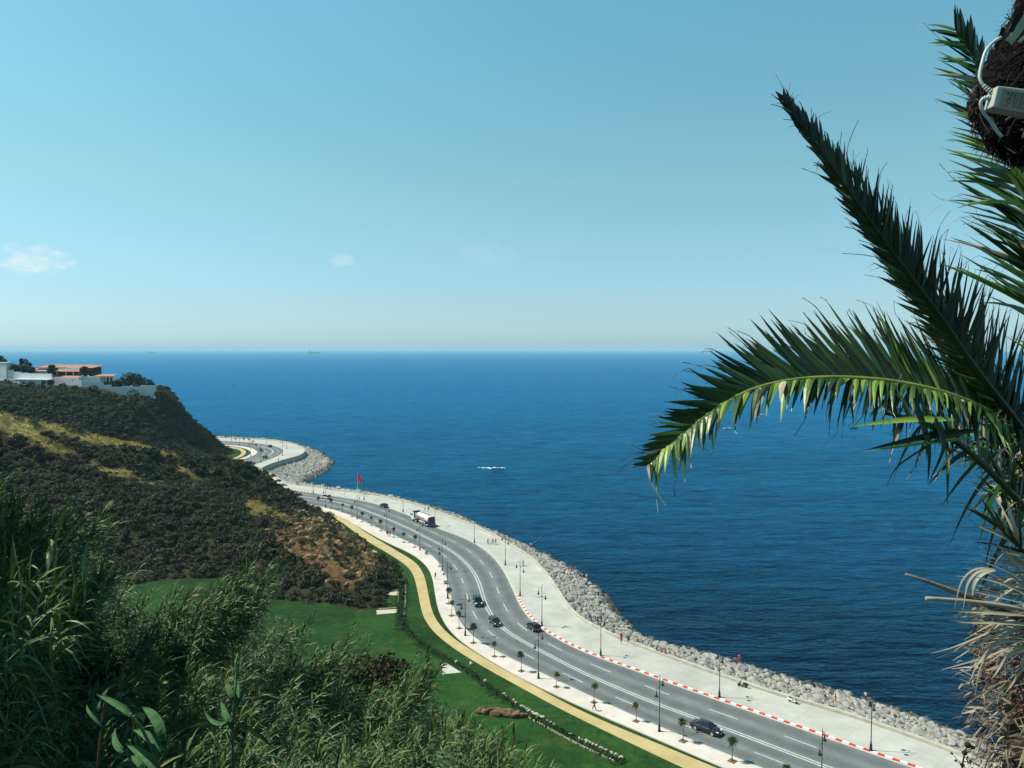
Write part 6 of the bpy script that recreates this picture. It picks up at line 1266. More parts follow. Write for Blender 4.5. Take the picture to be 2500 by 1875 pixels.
# dark brush at the right end, and dry brown brush low in the frame
r = np.random.default_rng(91); tb_ = []
for k in range(900):
    y = r.uniform(15, 42); x = y * r.uniform(-.85, .06); z = near_z(x, y); tb_.append((np.array([x, y, z - .2]), r.uniform(.5, 1.0), np.diag([1, 1, .9]), int(r.integers(8)), r.random() < .6))
tag(link('undergrowth', merge(tb_, BUSH, 'undergrowth', [M['shrub'], M['shrub2']])), 'dark tangled undergrowth between the reeds', 'undergrowth', kind='stuff')
for k in range(30):
    u_, v_, d_ = r.uniform(1120, 1420), 0, r.uniform(24, 34); v_ = np.interp(u_, [1120, 1200, 1300, 1420], [1830, 1850, 1885, 1940]) + r.uniform(0, 60)
    if k > 13: u_, d_ = r.uniform(850, 985), r.uniform(33, 38); v_ = 1600 + abs(u_ - 915) * .5 + r.uniform(0, 50); p = AT(u_, v_, d_); s_ = r.uniform(.5, .8); o = link('brush', BM_[k % 8][0], None, tuple(p - np.array([0, 0, .4]))); o.scale = (s_, s_, s_ * 1.1); tag(o, 'dark brown bushy brush at the right end of the reeds, bottom edge' if k <= 13 else 'dark leafy brush between the reed clumps in front of the lawn', 'shrub', 'dark brush at the right end of the reeds' if k <= 13 else 'dark brush between the reed clumps')
# big broad leaves of the closest canes, lower left
BIG = [(770, 1515, 560, 1540, 3.6, 'x')]
def big_cane(label, d, foot, pts, leaves, seed):
    t = thing('broad_leaf_reed', label, 'reed', tuple(AT(*foot, d))); o0 = AT(*foot, d); rr = np.random.default_rng(seed); P_ = [AT(u, v, d + .05 * math.sin(k)) - o0 for k, (u, v) in enumerate(pts)]; MB().tube(P_, list(np.linspace(.014, .006, len(P_))), 6).build('stem', M['cane'], t)
    for (u0, v0, um, vm, u1, v1, w) in leaves:
        a, m_, b = AT(u0, v0, d) - o0, AT(um, vm, d + .08) - o0, AT(u1, v1, d + .34) - o0; V, F = [], []; n = 9
        for i in range(n + 1):
            q_ = i / n; p = a * (1 - q_) ** 2 + (2 * m_ - (a + b) / 2) * 2 * q_ * (1 - q_) + b * q_ ** 2; tg = (b - a); sd = np.cross(tg, [-.50, -.22, .84]); sd /= np.linalg.norm(sd); ww = w * .8 * min(1, .75 + 1.2 * q_) * (1 - q_ ** 4) * .5; V += [p - sd * ww, p + np.array([0, .015, -.006]), p + sd * ww]
        for i in range(n):
            for k in (0, 1): F.append((i * 3 + k, i * 3 + k + 1, i * 3 + 4 + k, i * 3 + 3 + k))
        link('leaf', np_mesh('leaf', np.array(V), np.array(F), M['broad'], smooth=False), t)
R7 = lambda x, y: q('7', x, y)
def L7(*a): return (*R7(a[0], a[1]), *R7(a[2], a[3]), *R7(a[4], a[5]), a[6])
big_cane('close reed with broad drooping blue-green leaves at the bottom, left of the middle', 4.6, R7(960, 1800), [R7(960, 1800), R7(940, 1600), R7(850, 1420), R7(780, 1330)], [L7(790, 1340, 690, 1270, 578, 1215, .050), L7(960, 1600, 900, 1480, 790, 1425, .075), L7(980, 1490, 930, 1360, 850, 1290, .075), L7(950, 1720, 880, 1600, 752, 1515, .085), L7(870, 1700, 800, 1600, 700, 1655, .055), L7(800, 1340, 850, 1345, 860, 1385, .045), L7(740, 1560, 690, 1500, 690, 1420, .05)], 1)
big_cane('close reed with upright broad leaves, right of the drooping one', 5.2, R7(1400, 1800), [R7(1400, 1800), R7(1395, 1500), R7(1405, 1250), R7(1420, 1120)], [L7(1405, 1350, 1420, 1200, 1410, 1070, .06), L7(1395, 1420, 1350, 1330, 1325, 1255, .055), L7(1410, 1300, 1450, 1230, 1460, 1140, .045), L7(1400, 1250, 1370, 1180, 1355, 1150, .05), L7(1405, 1340, 1300, 1390, 1215, 1295, .045), L7(1420, 1400, 1520, 1440, 1640, 1540, .05), L7(1420, 1130, 1450, 1000, 1500, 1000, .035)], 2)
big_cane('close pale reed with long arching leaf tips, upper of the close ones', 7.0, R7(560, 1900), [R7(560, 1900), R7(600, 1500), R7(620, 1300), R7(640, 1200)], [L7(600, 1260, 640, 1190, 715, 1155, .05), L7(590, 1320, 600, 1260, 640, 1200, .04), L7(610, 1400, 540, 1330, 520, 1280, .04)], 3)
big_cane('close reed with long bent leaves at the far left edge', 5.0, R7(-160, 1500), [R7(-160, 1500), R7(-60, 1150), R7(-20, 950)], [L7(-20, 1000, 60, 920, 150, 940, .03), L7(-10, 960, 40, 850, 110, 910, .03), L7(-10, 1040, 80, 1020, 165, 1035, .03), L7(-10, 1060, 60, 1000, 110, 945, .03), L7(0, 1090, 120, 1090, 185, 1135, .028)], 4)
# ------------------------------------------------------------------ the big palm at the right edge
M['pleaf'] = mat('palm_leaf', (0.018, 0.045, 0.010), 0.38, 0.35, 1.5, spec=.5, col2=(0.042, 0.095, 0.018), transl=.05); M['pleaf2'] = mat('palm_leaf_bright', (0.11, 0.20, 0.025), 0.4, 0.3, 1.5, spec=.5, col2=(0.22, 0.33, 0.06), transl=.15); M['pdry'] = mat('palm_leaf_dry', (0.24, 0.21, 0.14), .8, .3, 4, spec=.2, col2=(.44, .40, .30), transl=.1); M['rachis'] = mat('palm_midrib', (0.10, 0.14, 0.025), .5, .3, 6, col2=(.22, .26, .06)); M['pdark'] = mat('palm_leaf_shaded', (0.012, 0.022, 0.008), .45, .4, 1.5, spec=.4, col2=(.03, .05, .014), transl=.03)  # bright and dark greens paint sunlit and shaded leaflets into the colour
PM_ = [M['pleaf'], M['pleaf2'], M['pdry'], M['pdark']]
def A8(u, v, d): return AT(u / .8848, v / .8848, d)     # traced in the reduced survey print
def bez(P, n=60):
    P = np.array(P); s = np.r_[0, np.cumsum(np.linalg.norm(np.diff(P, axis=0), axis=1))]; t = np.linspace(0, s[-1], n); R = np.stack([np.interp(t, s, P[:, k]) for k in range(3)], 1)
    for _ in range(6): R[1:-1] = (R[:-2] + 2 * R[1:-1] + R[2:]) / 4
    return R
CROWN = A8(2290, 1010, 5.2)
palm = thing('date_palm', 'large date palm at the right edge with fronds reaching over the sea', 'palm tree', tuple(CROWN - np.array([0, 0, 4.2])))
PB = CROWN - np.array([0, 0, 4.2])
def frond(name, pts, rows, rad=(.022, .004), seed=0, rm=None, label=None, thread=.3, parent=None):
    """pts: rachis from base to tip. rows: dict(vec, t0, t1, n, a0, a1 (angle from the tangent at base/tip), L (fn of t), w, droop, mats (weights), twist)"""
    R = bez([A8(*p) for p in pts]); r = np.random.default_rng(seed); n = len(R); T = np.gradient(R, axis=0); T /= np.linalg.norm(T, axis=1)[:, None]
    f = MB().tube([p - PB for p in R[::2]], list(np.linspace(rad[0], rad[1], len(R[::2]))), 6).build('frond', rm or M['rachis'], palm)
    if label: f['label'] = label
    V, F, MI = [], [], []
    for row in rows:
        vec = np.array(row['vec'], float)
        for j in range(row['n']):
            t = row['t0'] + (row['t1'] - row['t0']) * (j + r.uniform(-.3, .3)) / row['n']; t = min(max(t, 0), .999); k = t * (n - 1); i = int(k); fr = k - i; p = R[i] * (1 - fr) + R[min(i + 1, n - 1)] * fr; tg = T[i]
            s = vec - tg * vec.dot(tg); s /= np.linalg.norm(s); nn = np.cross(tg, s); u_ = (t - row['t0']) / (row['t1'] - row['t0']); a = math.radians(row['a0'] + (row['a1'] - row['a0']) * u_ + r.normal(0, row.get('ja', 5)))
            d = tg * math.cos(a) + s * math.sin(a) + nn * r.normal(0, row.get('jn', .10)); d /= np.linalg.norm(d); L_ = row['L'](u_) * r.uniform(.82, 1.12); w_ = row['w'] * r.uniform(.75, 1.2)
            fold = row.get('fold', .35); wd = tg - d * tg.dot(d); wd /= np.linalg.norm(wd); tw = row.get('tw', .3) + r.normal(0, .35); bn = np.cross(d, wd); wd = wd * math.cos(tw) + bn * math.sin(tw); bn = np.cross(d, wd)
            if 'face' in row: fc = np.array(row['face']) + r.normal(0, .16, 3); wd = np.cross(fc, d); wd /= np.linalg.norm(wd); bn = np.cross(d, wd)
            dr = row.get('droop', .1) * r.uniform(.5, 1.5); seg = 6; o = len(V); mi = int(r.choice(4, p=row['mats'])); sw = r.normal(0, .05, 3)
            for q_ in range(seg + 1):
                x = q_ / seg; c = p + d * L_ * x + np.array([0, 0, -dr * L_ * x * x]) + sw * L_ * x * x; ww = w_ * min(1, .5 + 2.5 * x) * (1 - x ** 1.8) ** .9 * .5 + .0006
                V += [c - wd * ww, c + bn * ww * fold, c + wd * ww]
            for q_ in range(seg):
                for kk in (0, 1): F.append((o + q_ * 3 + kk, o + q_ * 3 + kk + 1, o + q_ * 3 + 4 + kk, o + q_ * 3 + 3 + kk)); MI.append(mi)
            if r.random() < thread:          # split, dried thread-like tip
                e = V[-2]; o = len(V); cu = r.normal(0, .5, 3); Lt = r.uniform(.04, .13)
                for q_ in range(5):
                    x = q_ / 4; c = e - d * .03 + d * Lt * x + cu * Lt * x * x * .8 + np.array([0, 0, -.25 * Lt * x * x]); V += [c - wd * .0022, c + bn * .0012, c + wd * .0022]
                for q_ in range(4):
                    for kk in (0, 1): F.append((o + q_ * 3 + kk, o + q_ * 3 + kk + 1, o + q_ * 3 + 4 + kk, o + q_ * 3 + 3 + kk)); MI.append(2 if r.random() < .5 else 3)
    link('leaflets', np_mesh('leaflets', np.array(V) - PB, np.array(F), PM_, np.array(MI), smooth=False), f); return f
K5 = 1 / 1671.0
def px(a, d=5.0): return a * d * K5
hump = lambda a, b, c: (lambda u: a * (1 - u) ** 2 + 2 * b * u * (1 - u) + c * u * u)
# A: long dark frond rising to the upper left
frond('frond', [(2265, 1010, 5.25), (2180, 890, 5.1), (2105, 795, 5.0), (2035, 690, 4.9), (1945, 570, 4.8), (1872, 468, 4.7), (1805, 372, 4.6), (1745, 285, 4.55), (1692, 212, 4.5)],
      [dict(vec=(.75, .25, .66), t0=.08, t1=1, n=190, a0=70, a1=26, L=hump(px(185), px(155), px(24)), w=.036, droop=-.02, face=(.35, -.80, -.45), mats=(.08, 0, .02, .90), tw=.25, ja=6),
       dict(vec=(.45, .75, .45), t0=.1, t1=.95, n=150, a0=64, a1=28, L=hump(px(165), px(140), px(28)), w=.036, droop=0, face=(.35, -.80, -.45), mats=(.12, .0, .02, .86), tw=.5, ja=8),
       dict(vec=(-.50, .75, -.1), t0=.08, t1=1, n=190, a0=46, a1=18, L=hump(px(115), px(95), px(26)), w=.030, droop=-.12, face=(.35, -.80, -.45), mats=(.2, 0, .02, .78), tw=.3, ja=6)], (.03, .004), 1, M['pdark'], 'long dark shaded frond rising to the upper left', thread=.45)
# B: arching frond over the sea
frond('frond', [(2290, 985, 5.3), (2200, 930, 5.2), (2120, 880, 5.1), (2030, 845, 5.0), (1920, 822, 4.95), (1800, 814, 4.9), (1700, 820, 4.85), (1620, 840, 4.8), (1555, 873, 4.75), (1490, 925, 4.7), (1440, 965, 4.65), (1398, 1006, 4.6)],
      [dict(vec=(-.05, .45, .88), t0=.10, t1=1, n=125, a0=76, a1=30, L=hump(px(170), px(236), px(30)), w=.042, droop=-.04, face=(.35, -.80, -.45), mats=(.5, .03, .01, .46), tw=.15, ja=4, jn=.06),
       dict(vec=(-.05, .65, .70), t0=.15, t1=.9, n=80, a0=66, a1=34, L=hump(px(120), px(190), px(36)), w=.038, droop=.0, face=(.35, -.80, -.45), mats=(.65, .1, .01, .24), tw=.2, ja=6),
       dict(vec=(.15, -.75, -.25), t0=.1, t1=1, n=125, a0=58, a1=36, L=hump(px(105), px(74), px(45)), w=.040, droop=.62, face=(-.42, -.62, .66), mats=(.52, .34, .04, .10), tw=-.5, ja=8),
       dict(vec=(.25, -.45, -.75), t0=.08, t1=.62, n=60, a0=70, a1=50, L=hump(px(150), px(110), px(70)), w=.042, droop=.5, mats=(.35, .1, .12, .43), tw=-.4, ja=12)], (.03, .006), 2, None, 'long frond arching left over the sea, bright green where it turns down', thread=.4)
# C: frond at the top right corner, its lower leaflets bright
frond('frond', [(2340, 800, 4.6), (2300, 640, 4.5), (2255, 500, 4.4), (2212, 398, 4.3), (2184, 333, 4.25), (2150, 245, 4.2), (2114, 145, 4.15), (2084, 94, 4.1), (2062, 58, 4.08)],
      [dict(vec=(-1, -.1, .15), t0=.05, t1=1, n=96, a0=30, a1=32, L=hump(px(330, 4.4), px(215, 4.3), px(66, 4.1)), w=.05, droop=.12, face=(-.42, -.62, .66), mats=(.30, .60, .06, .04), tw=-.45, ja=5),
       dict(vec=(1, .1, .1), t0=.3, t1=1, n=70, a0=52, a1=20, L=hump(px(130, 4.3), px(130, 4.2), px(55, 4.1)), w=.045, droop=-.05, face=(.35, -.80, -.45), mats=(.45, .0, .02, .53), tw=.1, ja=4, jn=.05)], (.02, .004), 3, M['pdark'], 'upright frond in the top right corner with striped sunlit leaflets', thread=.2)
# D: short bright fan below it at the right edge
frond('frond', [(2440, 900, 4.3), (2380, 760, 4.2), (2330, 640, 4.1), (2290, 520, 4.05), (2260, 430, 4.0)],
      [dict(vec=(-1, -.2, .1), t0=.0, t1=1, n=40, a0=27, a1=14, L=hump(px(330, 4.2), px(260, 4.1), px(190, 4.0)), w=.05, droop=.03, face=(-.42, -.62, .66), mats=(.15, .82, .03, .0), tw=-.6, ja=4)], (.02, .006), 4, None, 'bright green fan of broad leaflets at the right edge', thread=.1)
# E: drooping stalk under the crown with a few hanging leaflets
frond('frond', [(2300, 1190, 4.9), (2212, 1095, 4.85), (2160, 1040, 4.8), (2105, 985, 4.8), (2040, 935, 4.8), (1975, 905, 4.8), (1900, 890, 4.85)],
      [dict(vec=(-.15, -.3, -.95), t0=.2, t1=.95, n=13, a0=85, a1=70, L=hump(px(150), px(120), px(90)), w=.034, droop=.35, mats=(.1, .08, .1, .72), tw=.3, ja=16, jn=.3), dict(vec=(0, .3, 1), t0=.1, t1=.95, n=46, a0=60, a1=40, L=hump(px(110), px(120), px(80)), w=.03, droop=.25, mats=(.35, .12, .18, .35), tw=.3, ja=14, jn=.35)], (.03, .012), 5, M['pdark'], 'dark drooping midrib under the crown with a few hanging leaflets', thread=.5)
def blade(pts, w, m, name='loose_leaflet', label=None, parent=None, flip=None):
    if flip is None: flip = (.3, -.85, -.4) if m.name.startswith('palm_leaf_shaded') else (-.42, -.62, .66)
    R = bez([A8(*p) for p in pts], 16); V, F = [], []; n = len(R); T = np.gradient(R, axis=0)
    for i in range(n):
        x = i / (n - 1); sd = np.cross(T[i], flip); sd /= np.linalg.norm(sd) + 1e-9; ww = w * min(1, .35 + 3 * x) * (1 - x ** 2.5) * .5 + .0007; V += [R[i] - sd * ww, R[i] + np.array([0, .012, 0]) * (ww / .02), R[i] + sd * ww]
    for i in range(n - 1):
        for k in (0, 1): F.append((i * 3 + k, i * 3 + k + 1, i * 3 + 4 + k, i * 3 + 3 + k))
    o = link(name, np_mesh(name, np.array(V) - PB, np.array(F), m, smooth=True), palm)
    if label: o['label'] = label
    return o
blade([(2060, 905, 4.75), (1960, 905, 4.7), (1838, 920, 4.65)], .055, M['pleaf2'], label='bright green blade pointing left under the crown')
blade([(2110, 930, 4.75), (2010, 940, 4.7), (1870, 972, 4.65)], .06, M['pdark']); blade([(2100, 945, 4.74), (2010, 955, 4.69), (1862, 976, 4.64)], .03, M['pleaf2'])
blade([(2020, 905, 4.7), (2045, 960, 4.68), (2005, 1047, 4.66)], .04, M['pdark']); blade([(1975, 860, 4.7), (2010, 965, 4.69), (2004, 1046, 4.68)], .045, M['pdark'])
blade([(2040, 940, 4.7), (1985, 975, 4.7), (1930, 1010, 4.68), (1914, 1056, 4.66)], .02, M['pdark'])
# F: grey-green fan low at the right edge
frond('frond', [(2400, 1420, 4.7), (2330, 1330, 4.6), (2260, 1240, 4.55), (2190, 1170, 4.5), (2150, 1130, 4.5)],
      [dict(vec=(-.5, -.1, .85), t0=.1, t1=1, n=34, a0=48, a1=12, L=hump(px(260, 4.6), px(170, 4.5), px(90, 4.5)), w=.030, droop=.02, mats=(.34, .1, .36, .2), tw=.4, ja=7, jn=.2), dict(vec=(-.85, -.1, -.4), t0=.1, t1=1, n=26, a0=46, a1=12, L=hump(px(220, 4.6), px(140, 4.5), px(80, 4.5)), w=.03, droop=.05, mats=(.2, .05, .55, .2), tw=.4, ja=8, jn=.2)], (.025, .008), 6, M['pdark'], 'grey-green half dry fan low at the right edge', thread=.5)
# inner leaflets that close the crown
rr = np.random.default_rng(9)
for k in range(7):
    a = (2250 + rr.uniform(-20, 40), 1000 + rr.uniform(-60, 120), 5.3 + rr.uniform(-.2, .5)); e = (2120 + rr.uniform(-60, 70), 860 + rr.uniform(-60, 230), 5.5 + rr.uniform(-.4, .4)); m_ = ((a[0] + e[0]) / 2, (a[1] + e[1]) / 2 - 25, (a[2] + e[2]) / 2)
    frond('frond', [a, m_, e], [dict(vec=(0, .4, .9), t0=.05, t1=1, n=26, a0=75, a1=40, L=hump(px(90), px(120), px(60)), w=.03, droop=.15, mats=(.45, .12, .13, .30), tw=.3, ja=16, jn=.4), dict(vec=(0, -.5, -.8), t0=.05, t1=1, n=24, a0=75, a1=40, L=hump(px(90), px(110), px(60)), w=.03, droop=.4, mats=(.3, .15, .2, .35), tw=.3, ja=16, jn=.4)], (.018, .006), 20 + k, M['pdark'], thread=.4)
# dead grey leaf stalks and strips
M['deadstalk'] = mat('dead_stalk', (0.085, 0.07, 0.05), .85, .3, 8, .3, 20, col2=(.2, .17, .13))
def stalk(pts, w0, w1, m, label):
    R = bez([A8(*p) for p in pts], 14); o = MB().tube([p - PB for p in R], list(np.linspace(w0, w1, len(R))), 6).build('dead_frond_stalk', m, palm); o['label'] = label
stalk([(2300, 1380, 4.6), (2212, 1335, 4.55), (2120, 1300, 4.5), (2040, 1268, 4.5), (1956, 1240, 4.5)], .040, .008, M['deadstalk'], 'long brown pointed dead leaf stalk'); stalk([(2280, 1330, 4.5), (2180, 1310, 4.48), (2090, 1298, 4.46), (2000, 1292, 4.45)], .018, .012, M['pdry'], 'pale broken leaf stalk under the brown one')
strips = [[(2230, 1330), (2120, 1372), (2060, 1400), (2008, 1412)], [(2230, 1345), (2140, 1375), (2058, 1427)], [(2220, 1330), (2130, 1322), (2030, 1318)], [(2150, 1230), (2110, 1222), (2075, 1250), (2062, 1312)], [(2150, 1232), (2118, 1226), (2088, 1255), (2080, 1318)], [(2150, 1232), (2120, 1235), (2100, 1260), (2097, 1332)], [(2230, 1400), (2150, 1392), (2112, 1440), (2106, 1510)], [(2225, 1385), (2150, 1385), (2105, 1440), (2092, 1480)], [(2250, 1300), (2170, 1260), (2100, 1245)], [(2240, 1310), (2160, 1290), (2090, 1275)], [(2250, 1320), (2170, 1330), (2100, 1340)], [(2240, 1340), (2190, 1360), (2120, 1410)], [(2230, 1280), (2180, 1240), (2150, 1190)], [(2240, 1290), (2200, 1240), (2180, 1180)], [(2250, 1350), (2170, 1345), (2070, 1345)], [(2240, 1365), (2180, 1380), (2100, 1395)], [(2240, 1400), (2212, 1440), (2170, 1500)], [(2230, 1395), (2180, 1410), (2140, 1470)], [(2240, 1270), (2160, 1225), (2095, 1205)], [(2250, 1260), (2190, 1215), (2140, 1160)]]
for k, s in enumerate(strips): blade([(u, v, 4.5 - .03 * (k % 5)) for u, v in s], .010 + .006 * (k % 3), M['pdry'], 'dead_leaflet')
rr = np.random.default_rng(12)
for k in range(60):
    a = (2225 + rr.uniform(-25, 60), 1290 + rr.uniform(-60, 130)); an = rr.uniform(2.3, 3.9); L_ = rr.uniform(70, 190); e = (a[0] + L_ * math.cos(an), a[1] - L_ * math.sin(an) * .6 + rr.uniform(0, 45)); m_ = ((a[0] + e[0]) / 2, (a[1] + e[1]) / 2 - rr.uniform(0, 22)); d0 = 4.65 + rr.uniform(-.2, .3)
    blade([(*a, d0), (*m_, d0), (*e, d0)], rr.uniform(.006, .016), [M['pdry'], M['pdry'], M['deadstalk']][k % 3], 'dead_leaflet')
# shaggy trunk
TRX = A8(2412, 1500, 5.1)
ax = lambda z: np.array([TRX[0] + .05 * math.sin(z * 1.3) - .03 * (z - 61), 5.15, z]); zt, zb = A8(2250, 1390, 5.1)[2], CAMZ - 4.6
tb = MB(); V = []; nz_, nk = 46, 40
M['ptrunk2'] = mat('shaggy_trunk', (0.035, 0.026, 0.018), .95, .4, 9, .8, 25, col2=(.12, .095, .065))
for i in range(nz_ + 1):
    z = zb + (zt - zb) * i / nz_; R_t = .60 + .10 * (1 - i / nz_) - (.25 * max(0, i / nz_ - .8) / .2)
    for k in range(nk):
        a = 2 * PI * k / nk; rr_ = R_t * (1 + .07 * math.sin(z * 26 + (k % 2) * PI + k * .9) + .10 * mnoise.noise(Vector((math.cos(a) * 2, math.sin(a) * 2, z * 3)))); c = ax(z); V.append((c[0] + rr_ * math.cos(a), c[1] + rr_ * math.sin(a), z))
tb.add([tuple(np.array(v_) - PB) for v_ in V], [(i * nk + k, i * nk + (k + 1) % nk, (i + 1) * nk + (k + 1) % nk, (i + 1) * nk + k) for i in range(nz_) for k in range(nk)], 0, False); tr = tb.build('trunk', M['ptrunk2'], palm)
def curls(name, n, zlo, zhi, Lr, wr, mats, mp, seed, parent, R0=.62, off=None, curl=1.0, sx=1.0):
    r = np.random.default_rng(seed); V, F, MI = [], [], []; off = PB if off is None else off
    for k in range(n):
        z = r.uniform(zlo, zhi); a = r.uniform(PI * .62, PI * 1.85); c = ax(z); R_ = R0 * r.uniform(.95, 1.15) * sx; p = np.array([c[0] + R_ * math.cos(a), c[1] + R_ * math.sin(a), z]); out = np.array([math.cos(a), math.sin(a), r.uniform(-.9, .5)]); d = out + r.normal(0, .7, 3); d /= np.linalg.norm(d); L_ = r.uniform(*Lr); w_ = r.uniform(*wr); sd = np.cross(d, r.normal(0, 1, 3)); sd /= np.linalg.norm(sd); cu = r.normal(0, curl, 3) + np.array([0, 0, -.6]); o = len(V); mi = int(r.choice(len(mats), p=mp))
        for q_ in range(5):
            x = q_ / 4; cc = p + d * L_ * x + cu * L_ * x * x * .6; ww = w_ * (1 - .8 * x) * min(1, .4 + 3 * x) * .5; V += [cc - sd * ww, cc + sd * ww]
        for q_ in range(4): F.append((o + q_ * 2, o + q_ * 2 + 1, o + q_ * 2 + 3, o + q_ * 2 + 2)); MI.append(mi)
    return link(name, np_mesh(name, np.array(V) - off, np.array(F), mats, np.array(MI)), parent)
M['fib'] = mat('dry_fibre', (0.13, 0.105, 0.07), .9, .3, 5, spec=.1, col2=(.33, .28, .2)); M['fibd'] = mat('dark_fibre', (0.03, 0.022, 0.016), .9, .4, 5, spec=.1)
curls('leaf_base_fibre', 2600, zb, zt - .02, (.04, .13), (.008, .022), [M['fib'], M['fibd'], M['pdry']], (.5, .33, .17), 71, tr)
cr = thing('climbing_creeper', 'reddish brown creeper with a few green leaves growing on the shaggy palm trunk', 'creeper', tuple(ax(CAMZ - 2.0)))
CO = np.array(ax(CAMZ - 2.0)); zc = A8(2160, 1500, 4.6)[2]
M['redleaf'] = mat('red_leaf', (0.07, 0.022, 0.015), .6, .4, 9, col2=(.15, .055, .035), transl=.15); M['brleaf'] = mat('brown_leaf', (0.07, 0.035, 0.02), .8, .4, 9, col2=(.17, .10, .06)); M['grleaf'] = mat('creeper_green_leaf', (.03, .05, .012), .5, .3, 9, col2=(.10, .13, .04), transl=.15)
curls('leaves', 1300, zc - .30, zc + .28, (.025, .07), (.02, .04), [M['redleaf'], M['brleaf'], M['grleaf'], M['fib']], (.13, .6, .1, .17), 72, cr, .68, CO, .6)
curls('dry_stems', 900, zc - .75, zc + .3, (.06, .15), (.004, .009), [M['fib'], M['brleaf']], (.6, .4), 73, cr, .68, CO)
dry = thing('dry_bush', 'tangle of pale dry brown stems and leaves in the bottom right corner', 'bush', tuple(ax(CAMZ - 2.6)))
curls('stems', 1500, zb + .1, zc - .2, (.05, .13), (.008, .02), [M['fib'], M['pdry'], M['fibd']], (.5, .25, .25), 74, dry, .74, np.array(ax(CAMZ - 2.6)), 1.0)
curls('leaves', 900, zb + .1, zc - .25, (.03, .08), (.012, .03), [M['fib'], M['brleaf'], M['pdry']], (.5, .3, .2), 75, dry, .78, np.array(ax(CAMZ - 2.6)), .8)
# dried flower stalk in front of the promenade
fs = thing('dried_flower_stalk', 'dark dried flower stalk with small seed heads beside the dry bush, bottom right', 'dry plant', tuple(A8(2075, 1690, 4.3))); FO = A8(2075, 1690, 4.3)
f6 = lambda x, y: A8(*(np.array(q('6', x, y)) * .8848), 4.3) - FO
mb = MB().tube([f6(1690, 1700), f6(1700, 1590), f6(1718, 1490), f6(1745, 1425)], [.006, .005, .004, .003], 5)
bz = None
for a, b in (((1700, 1590), (1612, 1495)), ((1705, 1560), (1770, 1560)), ((1715, 1500), (1790, 1445)), ((1700, 1590), (1645, 1555)), ((1718, 1520), (1770, 1590))): mb.tube([f6(*a), f6((a[0] + b[0]) / 2 + 5, (a[1] + b[1]) / 2 + 8), f6(*b)], [.003, .002, .002], 4)
mb.build('stem', M['fibd'], fs)
for x, y, s in ((1745, 1425, .02), (1718, 1490, .016), (1700, 1590, .013), (1612, 1495, .008), (1645, 1555, .008), (1790, 1445, .012), (1770, 1560, .007)):
    p = f6(x, y); MB().lathe((p[0], p[1], p[2] - s), [(0, 0), (s * .8, s * .5), (s, s), (s * .6, s * 1.7), (0, s * 2)], 8).build('seed_head', M['fibd'], fs)

# ------------------------------------------------------------------ dark fibre bundle with the power adapter, upper right corner
BD = 1.62; bo = A8(2290, 180, BD); bun = thing('fibre_bundle', 'dark shaggy bundle of dry palm fibre hanging in the upper right corner', 'palm fibre', tuple(bo))
prof = [(2260, -60), (2222, 10), (2196, 84), (2162, 110), (2144, 148), (2138, 190), (2140, 235), (2152, 268), (2166, 290), (2182, 308), (2204, 326), (2240, 340)]
sp = bez([A8(u, v, BD) for u, v in prof], 34); V = []; nk = 28; xr = A8(2330, 0, BD)[0]
for i, p in enumerate(sp):
    hw = xr - p[0]
    for k in range(nk):
        a = 2 * PI * k / nk; w_ = 1 + .16 * mnoise.noise(Vector((math.cos(a) * 2.2, math.sin(a) * 2.2, p[2] * 16))) + .08 * mnoise.noise(Vector((math.cos(a) * 7, math.sin(a) * 7, p[2] * 60))) ; V.append((xr - bo[0] + hw * w_ * math.cos(a), .5 * hw * w_ * math.sin(a) + .06, p[2] - bo[2] + .006 * mnoise.noise(Vector((a * 3, p[2] * 20, 1)))))
mb = MB().add(V, [(i * nk + k, i * nk + (k + 1) % nk, (i + 1) * nk + (k + 1) % nk, (i + 1) * nk + k) for i in range(len(sp) - 1) for k in range(nk)], 0, True); mb.add(V[:nk], [tuple(range(nk))]); mb.add(V[-nk:], [tuple(range(nk))[::-1]])
M['bund'] = mat('dark_bundle', (0.007, 0.005, 0.005), .95, .5, 40, .6, 120, spec=.1); core = mb.build('core', M['bund'], bun)
r = np.random.default_rng(81); V, F, MI = [], [], []
for k in range(1500):
    i = r.integers(1, len(sp) - 1); p = sp[i]; hw = xr - p[0]; a = r.uniform(PI * .55, PI * 1.6); c = np.array([xr + hw * 1.0 * math.cos(a), p[1] + .5 * hw * math.sin(a) + .06, p[2]]); d = np.array([math.cos(a) * .5 - .2, math.sin(a) * .3, -.6]) + r.normal(0, .7, 3); d /= np.linalg.norm(d); d = d - np.array([math.cos(a), math.sin(a) * .5, 0]) * d.dot(np.array([math.cos(a), math.sin(a) * .5, 0])) * .8; L_ = r.uniform(.008, .03); sd = np.cross(d, r.normal(0, 1, 3)); sd /= np.linalg.norm(sd); cu = r.normal(0, .7, 3); o = len(V); w_ = r.uniform(.0004, .0011); mi = int(r.choice(3, p=(.8, .14, .06)))
    for q_ in range(4): x = q_ / 3; cc = c + d * L_ * x + cu * L_ * x * x * .6; V += [cc - sd * w_, cc + sd * w_]
    for q_ in range(3): F.append((o + q_ * 2, o + q_ * 2 + 1, o + q_ * 2 + 3, o + q_ * 2 + 2)); MI.append(mi)
link('fibre', np_mesh('fibre', np.array(V) - bo, np.array(F), [M['fibd'], mat('red_fibre', (.08, .035, .02), .9), M['fib']], np.array(MI)), core)
